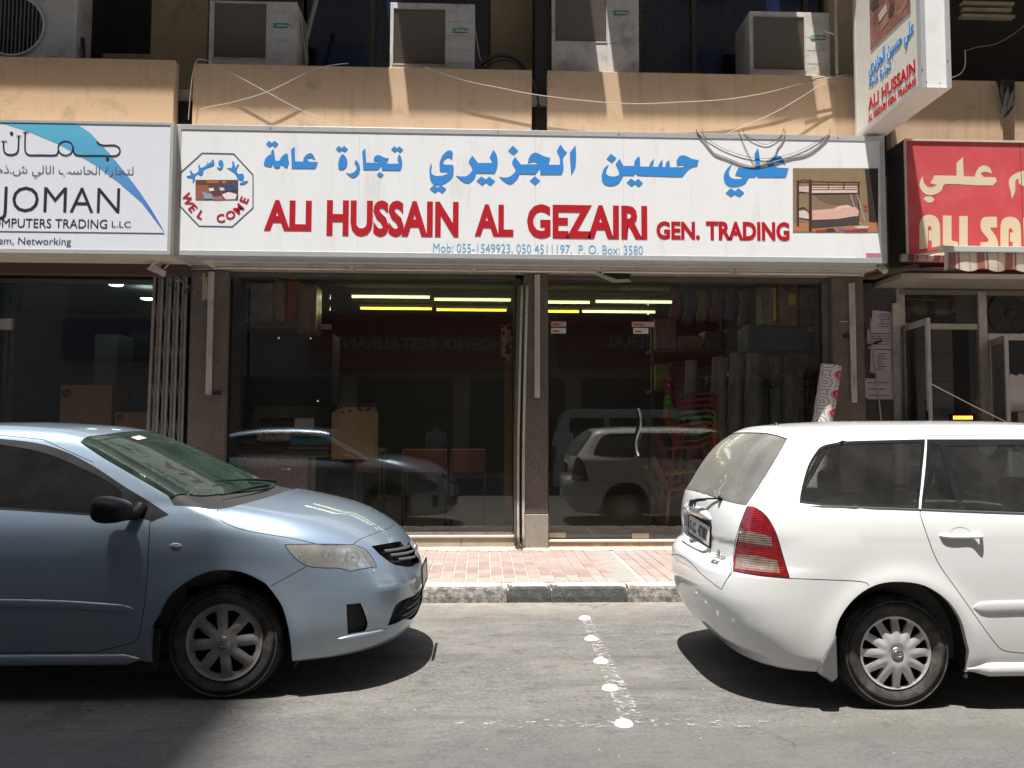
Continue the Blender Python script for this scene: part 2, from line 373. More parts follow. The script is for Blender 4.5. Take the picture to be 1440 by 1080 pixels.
def make_wheel(parent, x, y, z, R, wd, rr, style, mt_rim, side, steer=0):
    """style: 'paddles' (8) or 'fingers' (12); side -1 faces the road"""
    M = Matrix.Translation((x, y, z)) @ Matrix.Rotation(steer, 4, 'Z') @ Matrix.Rotation(PI/2 if side < 0 else -PI/2, 4, 'X')
    tm = M_['tyre']; n = 72
    hub = MB(); hub.lathe([(0, -.05), (rr*.55, -.05), (rr*.6, -.12), (rr*.98, -.12), (rr*.98, -.02)], 40, M)
    wh = mesh_obj('wheel', hub.v, hub.f, M_['brake'], parent, True)
    t = MB(); hw = wd/2
    prof = [(rr-.012, -wd*.9), (rr-.005, -wd), (rr+.02, -wd-.006), (R-.05, -wd-.012), (R-.018, -wd), (R-.004, -wd*.88), (R, -wd*.6), (R, -wd*.3), (R-.003, -wd*.14), (R-.010, -.014), (R-.022, -.002), (R-.040, .006), ((R+rr)/2+.02, .010), ((R+rr)/2-.01, .009), (rr+.022, .002), (rr+.010, -.002), (rr+.004, -.006), (rr-.010, -.010), (rr-.014, -.03)]
    t.lathe(prof, n, M)
    # sidewall ring bead
    ring = [((R+rr)/2+.032, .0095), ((R+rr)/2+.030, .0125), ((R+rr)/2+.024, .0125), ((R+rr)/2+.022, .0095)]
    t.lathe(ring, n, M)
    mesh_obj('tyre', t.v, t.f, tm, wh, True)
    # tread blocks round the shoulder
    tb = MB()
    for j in range(76):
        a = 2*PI*j/76
        for (w0, w1, r0, r1) in ((-.030, -.006, R-.020, R-.001), (-.075, -.036, R-.012, R+.003), (-.12, -.082, R-.012, R+.003)):
            da = .034
            vv = []
            for ww, rtop in ((w0, r1), (w1, r1-(.010 if w1 > -.01 else 0))):
                for aa in (a-da, a+da):
                    vv += [(math.cos(aa)*(R-.03), math.sin(aa)*(R-.03), ww), (math.cos(aa)*rtop, math.sin(aa)*rtop, ww)]
            vv = [M @ Vector(q) for q in vv]
            tb.add(vv, [(1, 3, 7, 5), (0, 1, 5, 4), (2, 6, 7, 3), (4, 5, 7, 6), (0, 2, 3, 1)])
    o = mesh_obj('tread', tb.v, tb.f, tm, wh); o['kind'] = 'stuff'
    # hub cap: a disc with holes, dished
    holes = []; k = 8 if style == 'paddles' else 12
    for i in range(k):
        a0 = 2*PI*(i+.5)/k+(.1 if k == 8 else 0)
        if k == 8:
            r0, r1, s0, s1 = rr*.36, rr*.80, .10, .215; cc = []
            for (r_, s_) in ((r0, -s0*.6), (r0*1.3, -s0*1.05), (r1*.95, -s1), (r1, -s1*.8), (r1*1.02, 0), (r1, s1*.8), (r1*.95, s1), (r0*1.3, s0*1.05), (r0, s0*.6)): cc.append((r_*math.cos(a0+s_), r_*math.sin(a0+s_)))
        else:
            cc = []
            r0, r1 = rr*.52, rr*.90
            for (r_, s_) in ((r0, -.02), (rr*.60, -.075), (rr*.75, -.125), (r1*.97, -.15), (r1, -.11), (r1*1.01, 0), (r1, .11), (r1*.97, .15), (rr*.75, .125), (rr*.60, .075), (r0, .02)): cc.append((r_*math.cos(a0+s_), r_*math.sin(a0+s_)))
        holes.append(cc)
    P2 = []; E2 = []
    def loop(l):
        nn = len(P2); P2.extend(Vector(p) for p in l); m = len(l); E2.extend((nn+i, nn+(i+1) % m) for i in range(m))
    loop([(rr*math.cos(2*PI*j/96), rr*math.sin(2*PI*j/96)) for j in range(96)])
    for h in holes: loop(dens(h, .008))
    for rad in (.12, .22, .3, .42, .5, .6, .7, .82, .9, .96):
        m = int(24+rad*72); P2.extend(Vector((rr*rad*math.cos(2*PI*j/m+rad), rr*rad*math.sin(2*PI*j/m+rad))) for j in range(m))
    P2.append(Vector((0, 0)))
    vo, eo, fo, _, _, _ = delaunay_2d_cdt(P2, E2, [], 1, 1e-7)
    V = np.array([(p[0], p[1]) for p in vo]); Fc = np.array([f for f in fo]); C = V[Fc].mean(1); keep = np.ones(len(Fc), bool)
    for h in holes: keep &= ~inpoly(C, h)
    Fc = Fc[keep]; rad = np.hypot(V[:, 0], V[:, 1])/rr; ang = np.arctan2(V[:, 1], V[:, 0])-(.1 if k == 8 else 0)
    dome = Curve([(0, .026), (.2, .026), (.24, .020), (.5, .016), (.8, .004), (.9, .003), (.93, .010), (.97, .012), (1, -.004)] if k == 8 else [(0, .018), (.19, .018), (.22, .026), (.30, .030), (.5, .022), (.8, .006), (.9, .002), (.94, .008), (.985, .008), (1, -.004)])
    cr = (.007 if k == 8 else .0035)*np.cos(ang*k)*((rad > .3) & (rad < .92))*np.sin(np.clip((rad-.3)/.62, 0, 1)*PI)
    Z = dome(rad)+cr-.012
    ids = np.unique(Fc); top = [M @ Vector((V[i, 0], V[i, 1], Z[i])) for i in range(len(V))]
    mb = MB(); mb.add(top, Fc.tolist()); bot = [M @ Vector((V[i, 0], V[i, 1], Z[i]-.018)) for i in range(len(V))]
    ec = {}
    for f in Fc:
        for a, b in ((f[0], f[1]), (f[1], f[2]), (f[2], f[0])):
            ec[(a, b)] = 1
    n0 = len(mb.v); mb.v += bot
    for (a, b) in ec:
        if (b, a) not in ec: mb.f.append((b, a, a+n0, b+n0)); mb.mi.append(0)
    rim = mesh_obj('rim', mb.v, mb.f, mt_rim, wh, True)
    rim.data.set_sharp_from_angle(angle=math.radians(35))
    # centre badge: three ovals on a round boss
    bd = MB(); bd.lathe([(0, .022-.004), (rr*.155, .022-.004), (rr*.17, .012)], 32, M)
    def oval(cx, cy, a, b, tw):
        bd.tube([M @ Vector((cx+a*math.cos(2*PI*j/24), cy+b*math.sin(2*PI*j/24), .020)) for j in range(25)], tw, 6)
    q = rr*.1; oval(0, 0, q*1.25, q*.85, .0018); oval(0, q*.05, q*.42, q*.75, .0016); oval(0, q*.3, q*.85, q*.32, .0016)
    mesh_obj('emblem', bd.v, bd.f, M_['emblem'], wh, True)
    return wh

def arch_flare(cx, cz, r0, amp):
    def f(x, z):
        out = 0
        for c in cx:
            r = np.hypot(x-c, z-cz); out = out+amp*np.exp(-((r-r0)/.07)**2)*(z > cz-.15)
        return out
    return f
BLUE = CarShape(dict(X=-1.4544, Y=5.46, wagon=False, xa=-2.75, xb=.30, zc=.60,
    W=Curve([(0, .80), (.15, .83), (.28, .86), (.45, .882), (.62, .888), (.8, .886), (.9, .872), (1.0, .84), (1.1, .80), (1.3, .7)]),
    flare=arch_flare((0, -2.6), .31, .40, .012),
    fx=.12, fn=2.5, Xf=Curve([(0, .80), (.16, .90), (.25, 1.0), (.4, 1.055), (.55, 1.055), (.66, 1.02), (.76, .965), (.83, .915), (.90, .835), (1.0, .7), (1.6, .3)]),
    rx=-2.7, rn=2.6, Xr=Curve([(0, -3.5), (.3, -3.62), (.6, -3.66), (.8, -3.64), (1.0, -3.6), (1.15, -3.5), (1.6, -3.2)]),
    H=Curve([(-4, 1.05), (-3.6, 1.10), (-3.2, 1.135), (-2.6, 1.15), (-1.5, 1.16), (-.5, 1.16), (-.2, 1.15), (0, 1.128), (.2, 1.095), (.4, 1.052), (.6, .998), (.75, .950), (.85, .908), (.95, .855), (1.1, .76)]),
    crown=.105, hs=.93, k1=.13, zb=Curve([(-4, .24), (-3, .2), (.5, .2), (1.1, .2)]), k2=.03,
    Wc=Curve([(.6, .70), (.88, .80), (.95, .815), (1.02, .808), (1.1, .78), (1.2, .735), (1.35, .665), (1.45, .61), (1.55, .54), (1.8, .4)]),
    wx=.03, wz=1.115, wa=math.radians(24.5), wc=.43, R=Curve([(-3.5, 1.0), (-2.9, 1.36), (-2.4, 1.50), (-1.9, 1.553), (-1.5, 1.56), (-1.2, 1.548), (-.86, 1.52), (-.4, 1.44), (0, 1.36)]), rcrown=.10,
    sx=-2.45, sz=1.47, sa=math.radians(28), sc=.2, kd=.06, kr=.07, km=.03))
WHITE = CarShape(dict(X=2.291, Y=5.17, wagon=True, xa=-.28, xb=2.75, zc=.62,
    W=Curve([(0, .79), (.15, .81), (.3, .838), (.5, .85), (.7, .852), (.88, .846), (1.0, .832), (1.1, .81), (1.3, .72)]),
    flare=arch_flare((0, 2.6), .30, .40, .012),
    fx=2.75, fn=2.4, Xf=Curve([(0, 3.3), (.2, 3.44), (.5, 3.5), (.7, 3.46), (.9, 3.35), (1.6, 3)]),
    rx=-.22, rn=3.4, Xr=Curve([(0, -.74), (.22, -.80), (.30, -.885), (.445, -.96), (.59, -.99), (.70, -.98), (.745, -.955), (.785, -.91), (.87, -.905), (.96, -.90), (1.08, -.88), (1.158, -.845), (1.29, -.768), (1.40, -.685), (1.531, -.515), (1.65, -.36)]),
    H=Curve([(-2, 1.2), (2.2, 1.16), (2.6, 1.10), (3.0, 1.0), (3.4, .85), (3.6, .78)]),
    crown=.10, hs=.93, k1=.08, zb=Curve([(-2, .2), (4, .2)]),
    Wc=Curve([(.6, .70), (.88, .81), (.95, .825), (1.02, .819), (1.1, .795), (1.2, .758), (1.35, .698), (1.45, .655), (1.55, .60), (1.8, .4)]),
    wx=2.45, wz=1.1, wa=math.radians(28), wc=.35, R=Curve([(-1, 1.49), (-.50, 1.548), (-.25, 1.572), (.1, 1.585), (.8, 1.59), (1.3, 1.575), (1.8, 1.53), (2.4, 1.4)]), rcrown=.11,
    rn2=3.6, kd=.05, kr=.07, km=.03))

def pt_search(sh, base, d, lo, hi):
    """first surface crossing from outside (hi) towards inside (lo) along d"""
    base = np.array(base, float); d = np.array(d, float); t = np.linspace(hi, lo, 500); P = base+d*t[:, None]; f = sh.F(P[:, 0], P[:, 1], P[:, 2]); i = np.argmax(f < 0)
    if f[i] >= 0: return base+d*t[np.argmin(f)]
    a, b = t[i], t[max(i-1, 0)]
    for _ in range(20):
        m = (a+b)/2; p = base+d*m
        if sh.F(p[None, 0], p[None, 1], p[None, 2])[0] < 0: a = m
        else: b = m
    return base+d*a
def PXL(sh, pts, closed=False, corners=(), n=4):
    return [np.abs(sh.hit(*p)*np.array([0, 1, 0]))+sh.hit(*p)*np.array([1, 0, 1]) for p in (smooth_line(pts, closed, n, corners) if n > 1 else pts)]
def SV(sh, pts, closed=False, corners=(), n=4):
    return [pt_search(sh, (p[0], 0, p[1]), (0, 1, 0), .2, 1.1) for p in (smooth_line(pts, closed, n, corners) if n > 1 else pts)]
def TV(sh, pts, n=4):
    return [pt_search(sh, (p[0], p[1], 0), (0, 0, 1), .6, 1.8) for p in (smooth_line(pts, False, n) if n > 1 else pts)]
def FV(sh, pts, sg, closed=False, n=4, corners=()):
    return [pt_search(sh, (0, p[0], p[1]), (sg, 0, 0), -sh.xa if sg < 0 else sh.xb, 4.2) for p in (smooth_line(pts, closed, n, corners) if n > 1 else pts)]
def UV(sh, P): return [np.array(q) for q in sh.param(np.array(P))]

M_ = {}
def paint(name, col, metal, flake, dust):
    m = bpy.data.materials.new(name); m.use_nodes = True; N, L = nodes(m); b = N['Principled BSDF']
    b.inputs['Metallic'].default_value = metal; b.inputs['Roughness'].default_value = .33; b.inputs['Coat Weight'].default_value = 1; b.inputs['Coat Roughness'].default_value = .05
    g = N.new('ShaderNodeNewGeometry'); n = N.new('ShaderNodeTexNoise'); n.inputs['Scale'].default_value = 3.0; n.inputs['Detail'].default_value = 9; n.inputs['Roughness'].default_value = .7; L.new(g.outputs['Position'], n.inputs['Vector'])
    r = N.new('ShaderNodeMapRange'); r.inputs[1].default_value = .35; r.inputs[2].default_value = .8; r.inputs[3].default_value = dust*.3; r.inputs[4].default_value = dust*1.8; L.new(n.outputs[0], r.inputs[0])
    # dust gathers low on the body
    sp = N.new('ShaderNodeSeparateXYZ'); L.new(g.outputs['Position'], sp.inputs[0]); rz = N.new('ShaderNodeMapRange'); rz.inputs[1].default_value = .18; rz.inputs[2].default_value = .75; rz.inputs[3].default_value = 2.4; rz.inputs[4].default_value = .8; L.new(sp.outputs[2], rz.inputs[0])
    mu = N.new('ShaderNodeMath'); mu.operation = 'MULTIPLY'; mu.use_clamp = True; L.new(r.outputs[0], mu.inputs[0]); L.new(rz.outputs[0], mu.inputs[1])
    mx = N.new('ShaderNodeMix'); mx.data_type = 'RGBA'; mx.inputs['A'].default_value = (*col, 1); mx.inputs['B'].default_value = (.42, .38, .32, 1); L.new(mu.outputs[0], mx.inputs['Factor']); L.new(mx.outputs['Result'], b.inputs['Base Color'])
    rr = N.new('ShaderNodeMapRange'); rr.inputs[1].default_value = 0; rr.inputs[2].default_value = .5; rr.inputs[3].default_value = .02; rr.inputs[4].default_value = .18; L.new(mu.outputs[0], rr.inputs[0]); L.new(rr.outputs[0], b.inputs['Coat Roughness'])
    return m
M_['blue'] = paint('metallic_light_blue_paint', (.235, .318, .41), .60, 0, .12)
M_['white'] = paint('white_paint', (.62, .625, .625), 0, 0, .10)
M_['tyre'] = mat('tyre_rubber', (.022, .021, .02), .8, var=.25, vscale=14, dirt=(.11, .095, .078), dscale=7, damt=(.48, .75), bump=.2, bscale=160)
M_['brake'] = mat('brake_dark', (.02, .018, .016), .7, dirt=(.06, .045, .035), dscale=20)
M_['rim_dark'] = mat('dusty_silver_hubcap', (.25, .245, .24), .5, metal=.25, var=.12, vscale=20, dirt=(.12, .105, .09), dscale=9, damt=(.45, .8))
M_['rim_light'] = mat('silver_hubcap', (.50, .50, .50), .36, metal=.5, var=.08, vscale=20, dirt=(.30, .27, .24), dscale=9, damt=(.5, .85))
M_['emblem'] = mat('dull_chrome', (.30, .30, .30), .35, metal=.8)
M_['chrome'] = mat('bright_chrome', (.8, .8, .82), .12, metal=1)
M_['black'] = mat('black_trim', (.008, .008, .009), .5, spec=.2, rvar=.1)
M_['blackmat'] = mat('matt_black_plastic', (.009, .009, .0095), .7, bump=.15, bscale=300)
M_['seam'] = mat('panel_gap', (.012, .012, .012), .9)
M_['liner'] = mat('wheel_liner', (.015, .014, .013), .9, dirt=(.05, .042, .035), dscale=6)
M_['cabin'] = mat('cabin_grey_plastic', (.09, .088, .082), .8, var=.15, vscale=10)
M_['seatb'] = mat('seat_fabric_beige', (.22, .20, .17), .95, var=.2, vscale=40)
M_['seatg'] = mat('seat_fabric_grey', (.10, .10, .10), .95, var=.2, vscale=40)
M_['lining'] = mat('cabin_lining', (.30, .29, .27), .95)
M_['glass_side'] = sheet_glass('dark_tinted_car_glass', (.10, .10, .085), dirt=.02, boost=1.0)
M_['glass_ws'] = sheet_glass('green_windscreen_glass', (.66, .86, .76), dirt=.035, boost=.8, dcol=(.35, .60, .45))
M_['glass_w'] = sheet_glass('grey_tinted_car_glass', (.50, .54, .51), dirt=.035, boost=1.1)
M_['glass_hatch'] = sheet_glass('dusty_rear_glass', (.42, .43, .41), rough=.08, dirt=.27, boost=1.3, dcol=(.42, .41, .38), dvar=.25)
M_['lens'] = sheet_glass('headlight_lens', (.97, .97, .94), rough=.03, dirt=.17, boost=1.8, dcol=(.80, .79, .73), dvar=.3)
def light_red(name, col, metal=0):
    m = mat(name, col, .22, coat=1, spec=.6, metal=metal); N, L = nodes(m); b = N['Principled BSDF']
    g = N.new('ShaderNodeNewGeometry'); wv = N.new('ShaderNodeTexWave'); wv.bands_direction = 'Z'; wv.inputs['Scale'].default_value = 26; L.new(g.outputs['Position'], wv.inputs[0])
    wx = N.new('ShaderNodeTexNoise'); wx.inputs['Scale'].default_value = 30; L.new(g.outputs['Position'], wx.inputs[0])
    r = N.new('ShaderNodeMapRange'); r.inputs[3].default_value = .85; r.inputs[4].default_value = 1.1; L.new(wv.outputs[0], r.inputs[0])
    r2 = N.new('ShaderNodeMath'); r2.operation = 'MULTIPLY'; L.new(r.outputs[0], r2.inputs[0])
    r3 = N.new('ShaderNodeMapRange'); r3.inputs[1].default_value = .3; r3.inputs[2].default_value = .7; r3.inputs[3].default_value = .7; r3.inputs[4].default_value = 1.35; L.new(wx.outputs[0], r3.inputs[0]); L.new(r3.outputs[0], r2.inputs[1])
    sc = N.new('ShaderNodeVectorMath'); sc.operation = 'SCALE'; sc.inputs[0].default_value = col; L.new(r2.outputs[0], sc.inputs['Scale']); L.new(sc.outputs[0], b.inputs['Base Color'])
    bp = N.new('ShaderNodeBump'); bp.inputs['Strength'].default_value = .25; bp.inputs['Distance'].default_value = .004; L.new(wv.outputs[0], bp.inputs['Height']); L.new(bp.outputs[0], b.inputs['Normal'])
    return m
M_['red'] = light_red('red_light_lens', (.16, .004, .007)); M_['clearband'] = light_red('smoky_clear_lens', (.15, .105, .085)); M_['amber'] = light_red('side_marker_lens', (.55, .52, .48))
def reflector_mat():
    m = mat('headlight_reflector', (.92, .91, .90), .18, metal=1); N, L = nodes(m); b = N['Principled BSDF']
    g = N.new('ShaderNodeNewGeometry'); v = N.new('ShaderNodeTexVoronoi'); v.inputs['Scale'].default_value = 28; L.new(g.outputs['Position'], v.inputs[0]); bp = N.new('ShaderNodeBump'); bp.inputs['Strength'].default_value = .3; bp.inputs['Distance'].default_value = .008; L.new(v.outputs[0], bp.inputs['Height']); L.new(bp.outputs[0], b.inputs['Normal']); return m
M_['reflector'] = reflector_mat()
M_['plate'] = mat('number_plate_white', (.62, .62, .60), .5, dirt=(.4, .37, .33), dscale=20)
M_['ink'] = mat('black_ink', (.015, .015, .015), .6)

def hollow_box(mb, x0, x1, y0, y1, z0, z1): mb.box(x0, x1, y0, y1, z0, z1)
def soft_box(name, x0, x1, y0, y1, z0, z1, mt, parent, r=.04, tilt=0, piv=None):
    M = None
    if tilt:
        c = Vector(piv); M = Matrix.Translation(c) @ Matrix.Rotation(tilt, 4, 'Y') @ Matrix.Translation(-c)
    mb = MB(); mb.box(x0, x1, y0, y1, z0, z1, M); o = mesh_obj(name, mb.v, mb.f, mt, parent, True)
    b = o.modifiers.new('b', 'BEVEL'); b.width = r; b.segments = 4; b.limit_method = 'NONE'; return o
def seat(parent, x, y, mt, head=True, wide=.25):
    s_ = soft_box('seat', x-.25, x+.27, y-wide, y+wide, .34, .50, mt, parent, .05)
    soft_box('backrest', x-.30, x-.17, y-wide, y+wide, .42, 1.04, mt, s_, .05, -.30, (x-.22, y, .45))
    if head:
        hy = [y] if wide < .4 else [y-.35, y+.35]
        for h in hy: soft_box('headrest', x-.46, x-.37, h-.12, h+.12, 1.05, 1.24, mt, s_, .035)
    return s_
def cabin(parent, x0, x1, wd, seats, mt, dashx, near_z=.92):
    mb = MB(); mb.box(x0, x1, -wd, wd, .24, .34)
    for sg in (-1, 1): mb.box(x0, x1, sg*wd-.015, sg*wd+.015, .24, near_z)
    mb.box(x0-.03, x0, -wd, wd, .24, .95)
    mesh_obj('cabin_tub', mb.v, mb.f, M_['cabin'], parent)
    for q in seats: seat(parent, *q)
    mb = MB(); mb.prism([(dashx-.42, .60), (dashx-.44, .86), (dashx-.36, .97), (dashx-.10, 1.01), (dashx+.12, 1.0), (dashx+.16, .60)], -wd, wd, 'y')
    d = mesh_obj('dashboard', mb.v, mb.f, M_['cabin'], parent, bevel=.02)
    st = MB(); c = Vector((dashx-.50, .36, .93)); M = Matrix.Translation(c) @ Matrix.Rotation(-1.15, 4, 'Y')
    st.tube([M @ Vector((.18*math.cos(2*PI*j/28), .18*math.sin(2*PI*j/28), 0)) for j in range(29)], .014, 8)
    for a in (0, 2.1, 4.2): st.tube([M @ Vector((0, 0, -.03)), M @ Vector((.18*math.cos(a), .18*math.sin(a), 0))], .016, 6)
    st.tube([M @ Vector((0, 0, -.02)), c+Vector((.25, 0, -.12))], .03, 8)
    mesh_obj('steering_wheel', st.v, st.f, M_['black'], parent, True)
def arch_parts(sh, poly_near, parent, cx, R=.42, wi=.50):
    """the turned lip and the dark liner of a wheel arch"""
    for sg in (-1, 1):
        q = np.array(dens(poly_near, .015)); P = sh.point(q[:, 0], q[:, 1]); P = P*np.array([1, sg, 1]); Q = P.copy(); Q[:, 1] -= sg*.03
        R2 = Q.copy(); R2[:, 1] = sg*wi
        mb = MB(); k = len(P); mb.add([Vector(a) for a in P]+[Vector(a) for a in Q], [(i, (i+1) % k, (i+1) % k+k, i+k) for i in range(k) if P[i][2] > .21])
        mesh_obj('arch_lip', mb.v, mb.f, sh.paint, parent)
        mb = MB(); n = 28; a0 = -.35; pr = [(cx+R*math.cos(a0+(PI-2*a0)*j/n), .31+R*math.sin(a0+(PI-2*a0)*j/n)) for j in range(n+1)]
        mb.grid([[Vector((x, sg*.83, z)) for x, z in pr], [Vector((x, sg*wi, z)) for x, z in pr]])
        mb.add([Vector((x, sg*wi, z)) for x, z in pr], [tuple(range(n+1))])
        mesh_obj('wheel_liner', mb.v, mb.f, M_['liner'], parent)
def strip_on(sh, P, h, t, name, mt, parent, taper=.04, sides=(-1, 1)):
    """a raised moulding following body points, h tall, t thick"""
    P = [np.array(p) for p in P]; L_ = [0]
    for a, b in zip(P, P[1:]): L_.append(L_[-1]+np.linalg.norm(b-a))
    for sg in sides:
        mb = MB(); rows = []
        for i, p in enumerate(P):
            nn = sh.normal(p[None])[0]; e = min(L_[i], L_[-1]-L_[i]); k = min(1, .15+e/taper)
            prof = [(-.5, -.002), (-.48, .6), (-.3, 1), (.3, 1), (.48, .7), (.5, -.002)]
            row = []
            for a, b in prof:
                v = p+np.array([0, 0, 1])*a*h*k+nn*(b*t*k); row.append(Vector((v[0], v[1]*sg, v[2])))
            rows.append(row)
        mb.grid(rows); mesh_obj(name, mb.v, mb.f, mt, parent, True)
def text_mesh(s, size, align='CENTER', offset=0.0, extrude=0.0, sx=1.0, space=1.0, res=3):
    c = bpy.data.curves.new('t', 'FONT'); c.body = s; c.size = size; c.align_x = align; c.offset = offset; c.extrude = extrude; c.space_character = space; c.resolution_u = res
    o = bpy.data.objects.new('t', c); COL.objects.link(o); dg = bpy.context.evaluated_depsgraph_get(); me = o.evaluated_get(dg).to_mesh()
    V = [Vector((v.co.x*sx, v.co.y, v.co.z)) for v in me.vertices]; F_ = [tuple(p.vertices) for p in me.polygons]; bpy.data.objects.remove(o); bpy.data.curves.remove(c)
    return V, F_
def plate(parent, M, w, h, items, nm='number_plate', frame=None, mt=None):
    mb = MB(); mb.box(-w/2, w/2, -h/2, h/2, 0, .004, M); p = mesh_obj(nm, mb.v, mb.f, mt or M_['plate'], parent)
    if frame:
        f = MB(); t = .008
        for a in ((-w/2-t, w/2+t, h/2, h/2+t), (-w/2-t, w/2+t, -h/2-t, -h/2), (-w/2-t, -w/2, -h/2, h/2), (w/2, w/2+t, -h/2, h/2)): f.box(a[0], a[1], a[2], a[3], -.002, .008, M)
        mesh_obj('plate_frame', f.v, f.f, frame, p)
    ink = MB()
    for s, x, y, sz, off, sx in items:
        V, F_ = text_mesh(s, sz, offset=off, sx=sx); ink.add([M @ Vector((v.x+x, v.y+y, .0062)) for v in V], F_)
    mesh_obj('lettering', ink.v, ink.f, M_['ink'], p)
    return p
def emblem(parent, M, q):
    bd = MB()
    def oval(cx, cy, a, b, tw): bd.tube([M @ Vector((cx+a*math.cos(2*PI*j/28), cy+b*math.sin(2*PI*j/28), tw)) for j in range(29)], tw, 6)
    oval(0, 0, q, q*.66, q*.09); oval(0, q*.04, q*.3, q*.58, q*.07); oval(0, q*.26, q*.66, q*.25, q*.07)
    mesh_obj('emblem', bd.v, bd.f, M_['chrome'], parent, True)
def face_matrix(c, n, up=(0, 0, 1)):
    n = Vector(n).normalized(); u = Vector(up); x = u.cross(n).normalized(); y = n.cross(x)
    return Matrix(((x.x, y.x, n.x, c[0]), (x.y, y.y, n.y, c[1]), (x.z, y.z, n.z, c[2]), (0, 0, 0, 1)))
def wiper(parent, a, b, sag, nm='wiper'):
    pts = spline([a, ((Vector(a)+Vector(b))/2+Vector(sag)), b], 8); mb = MB(); mb.tube(pts, [.012-.008*i/(len(pts)-1) for i in range(len(pts))], 6)
    return mesh_obj(nm, mb.v, mb.f, M_['black'], parent, True)

# ================================================================ the light blue saloon
def BOT(x): return np.array((x, .5, .2))
def circle_sv(sh, cx, cz, r, zmin=.225):
    a = math.asin((zmin-cz)/r); return SV(sh, [(cx+r*math.cos(t), cz+r*math.sin(t)) for t in np.linspace(PI-a, a, 26)], n=1)+[BOT(cx+r*math.cos(a)), BOT(cx-r*math.cos(a))]
def build_blue():
    sh = BLUE; sh.paint = M_['blue']
    T = thing('saloon_car', 'light blue saloon car parked nose to the right, black door mirror, dusty eight-spoke hubcaps', 'car', (sh.X, sh.Y, 0))
    vtop = PI/2*.9+.01; ue = sh.xb+PI/2*.8+.01; us = sh.xa-PI/2*.8-.01
    arch = UV(sh, PXL(sh, [(223, 865), (239, 837), (271, 813), (303, 802), (338, 804), (368, 817), (380, 828), (397, 853), (406, 885)])+SV(sh, [(.385, .30), (.387, .225)], n=1)+[BOT(.387), BOT(-.38)]+SV(sh, [(-.38, .225), (-.385, .30), (-.378, .42)], n=1))
    rarch = UV(sh, circle_sv(sh, -2.6, .31, .385))
    head = UV(sh, PXL(sh, [(400, 766), (450, 765), (497, 766), (513, 772), (524, 785), (530, 797), (510, 800), (493, 803.5), (476, 799), (460, 799), (432, 796), (413, 783)], True, corners=(0, 2, 5, 7, 9)))
    gr = UV(sh, PXL(sh, [(522, 768), (545, 764), (563, 761)], corners=(0, 2))+FV(sh, [(.20, .757), (0, .760)], 1, n=1))
    grb = UV(sh, FV(sh, [(0, .625), (.2, .630), (.36, .655)], 1, n=1)+PXL(sh, [(557, 795), (547, 790), (533, 779)], n=2))
    grille = gr+grb
    low = UV(sh, PXL(sh, [(545, 880), (551, 864), (557, 850), (570, 842), (581, 838)], n=2)+FV(sh, [(.15, .47), (0, .47), (0, .31), (.3, .315)], 1, n=1)+PXL(sh, [(567, 871), (556, 877)], n=1))
    fog = UV(sh, PXL(sh, [(487, 850), (507, 848), (513, 862), (517, 878), (513, 888), (489, 892)], True, corners=(0, 1, 4, 5)))
    ws = UV(sh, PXL(sh, [(112, 622), (140, 641), (167, 657), (205, 679), (240, 699.5)])+TV(sh, [(-.30, .745), (-.19, .66), (-.06, .40), (.01, .18), (.035, 0)]))
    wst = UV(sh, TV(sh, [(-.862, 0), (-.868, .2), (-.885, .42), (-.925, .565)]))
    wpoly = ws+[np.array((.035, vtop)), np.array((-.862, vtop))]+wst
    wband = UV(sh, TV(sh, [(-.862, 0), (-.868, .2), (-.885, .42), (-.93, .575)]))
    cowl = UV(sh, PXL(sh, [(236, 697)], n=1)+TV(sh, [(-.31, .79), (-.18, .79), (-.085, .775), (.02, .70), (.085, .52), (.13, .28), (.14, .0)]))+[np.array((.14, vtop)), np.array((-.3, vtop)), UV(sh, TV(sh, [(-.45, .60)], n=1))[0]]
    hood = UV(sh, TV(sh, [(.14, 0), (.13, .28), (.085, .52), (.02, .70), (-.07, .772)])+PXL(sh, [(304, 726), (320, 737), (342, 745), (367, 750), (410, 757), (446, 765), (470, 766.5), (497, 765.5), (505, 759), (520, 753), (533, 748)], corners=(0, 7))+TV(sh, [(.832, .22), (.845, .1), (.848, 0)]))+[np.array((ue, UV(sh, TV(sh, [(.848, 0)], n=1))[0][1])), np.array((ue, vtop)), np.array((.14, vtop))]
    bump_top = PXL(sh, [(380, 823), (405, 811), (430, 797)], n=3)
    fr_top = UV(sh, PXL(sh, [(497, 766), (505, 759), (520, 753), (533, 748)], n=3)+TV(sh, [(.832, .22), (.845, .1), (.848, 0)]))
    bumper = UV(sh, [BOT(.387)]+SV(sh, [(.387, .225), (.386, .30)], n=1)+PXL(sh, [(406, 885), (397, 853), (381, 825), (405, 811), (430, 797), (445, 782), (470, 775)], n=1))+UV(sh, PXL(sh, [(490, 766.5)], n=1))+fr_top+[np.array((ue, fr_top[-1][1])), np.array((ue, -1.2)), np.array((.42, -1.2))]
    # side glass: frame and panes
    frame = UV(sh, PXL(sh, [(0, 617), (52, 623), (92, 635), (131, 655), (175, 684), (209, 704.5), (238, 724)])+PXL(sh, [(213, 734), (200, 729.5), (163, 728), (80, 722), (0, 717)], n=2)+SV(sh, [(-1.6, 1.07), (-2.2, 1.085), (-2.75, 1.10), (-2.95, 1.14)])+SV(sh, [(-2.95, 1.145), (-2.75, 1.27), (-2.5, 1.37), (-2.2, 1.43), (-1.9, 1.455), (-1.55, 1.457)]))
    glassf = UV(sh, PXL(sh, [(0, 625), (52, 634), (92, 648), (131, 666), (160, 683), (171, 692)])+PXL(sh, [(168, 724), (80, 718.5), (0, 713)], n=2)+SV(sh, [(-1.58, 1.09), (-1.60, 1.43), (-1.5, 1.432)], n=1))
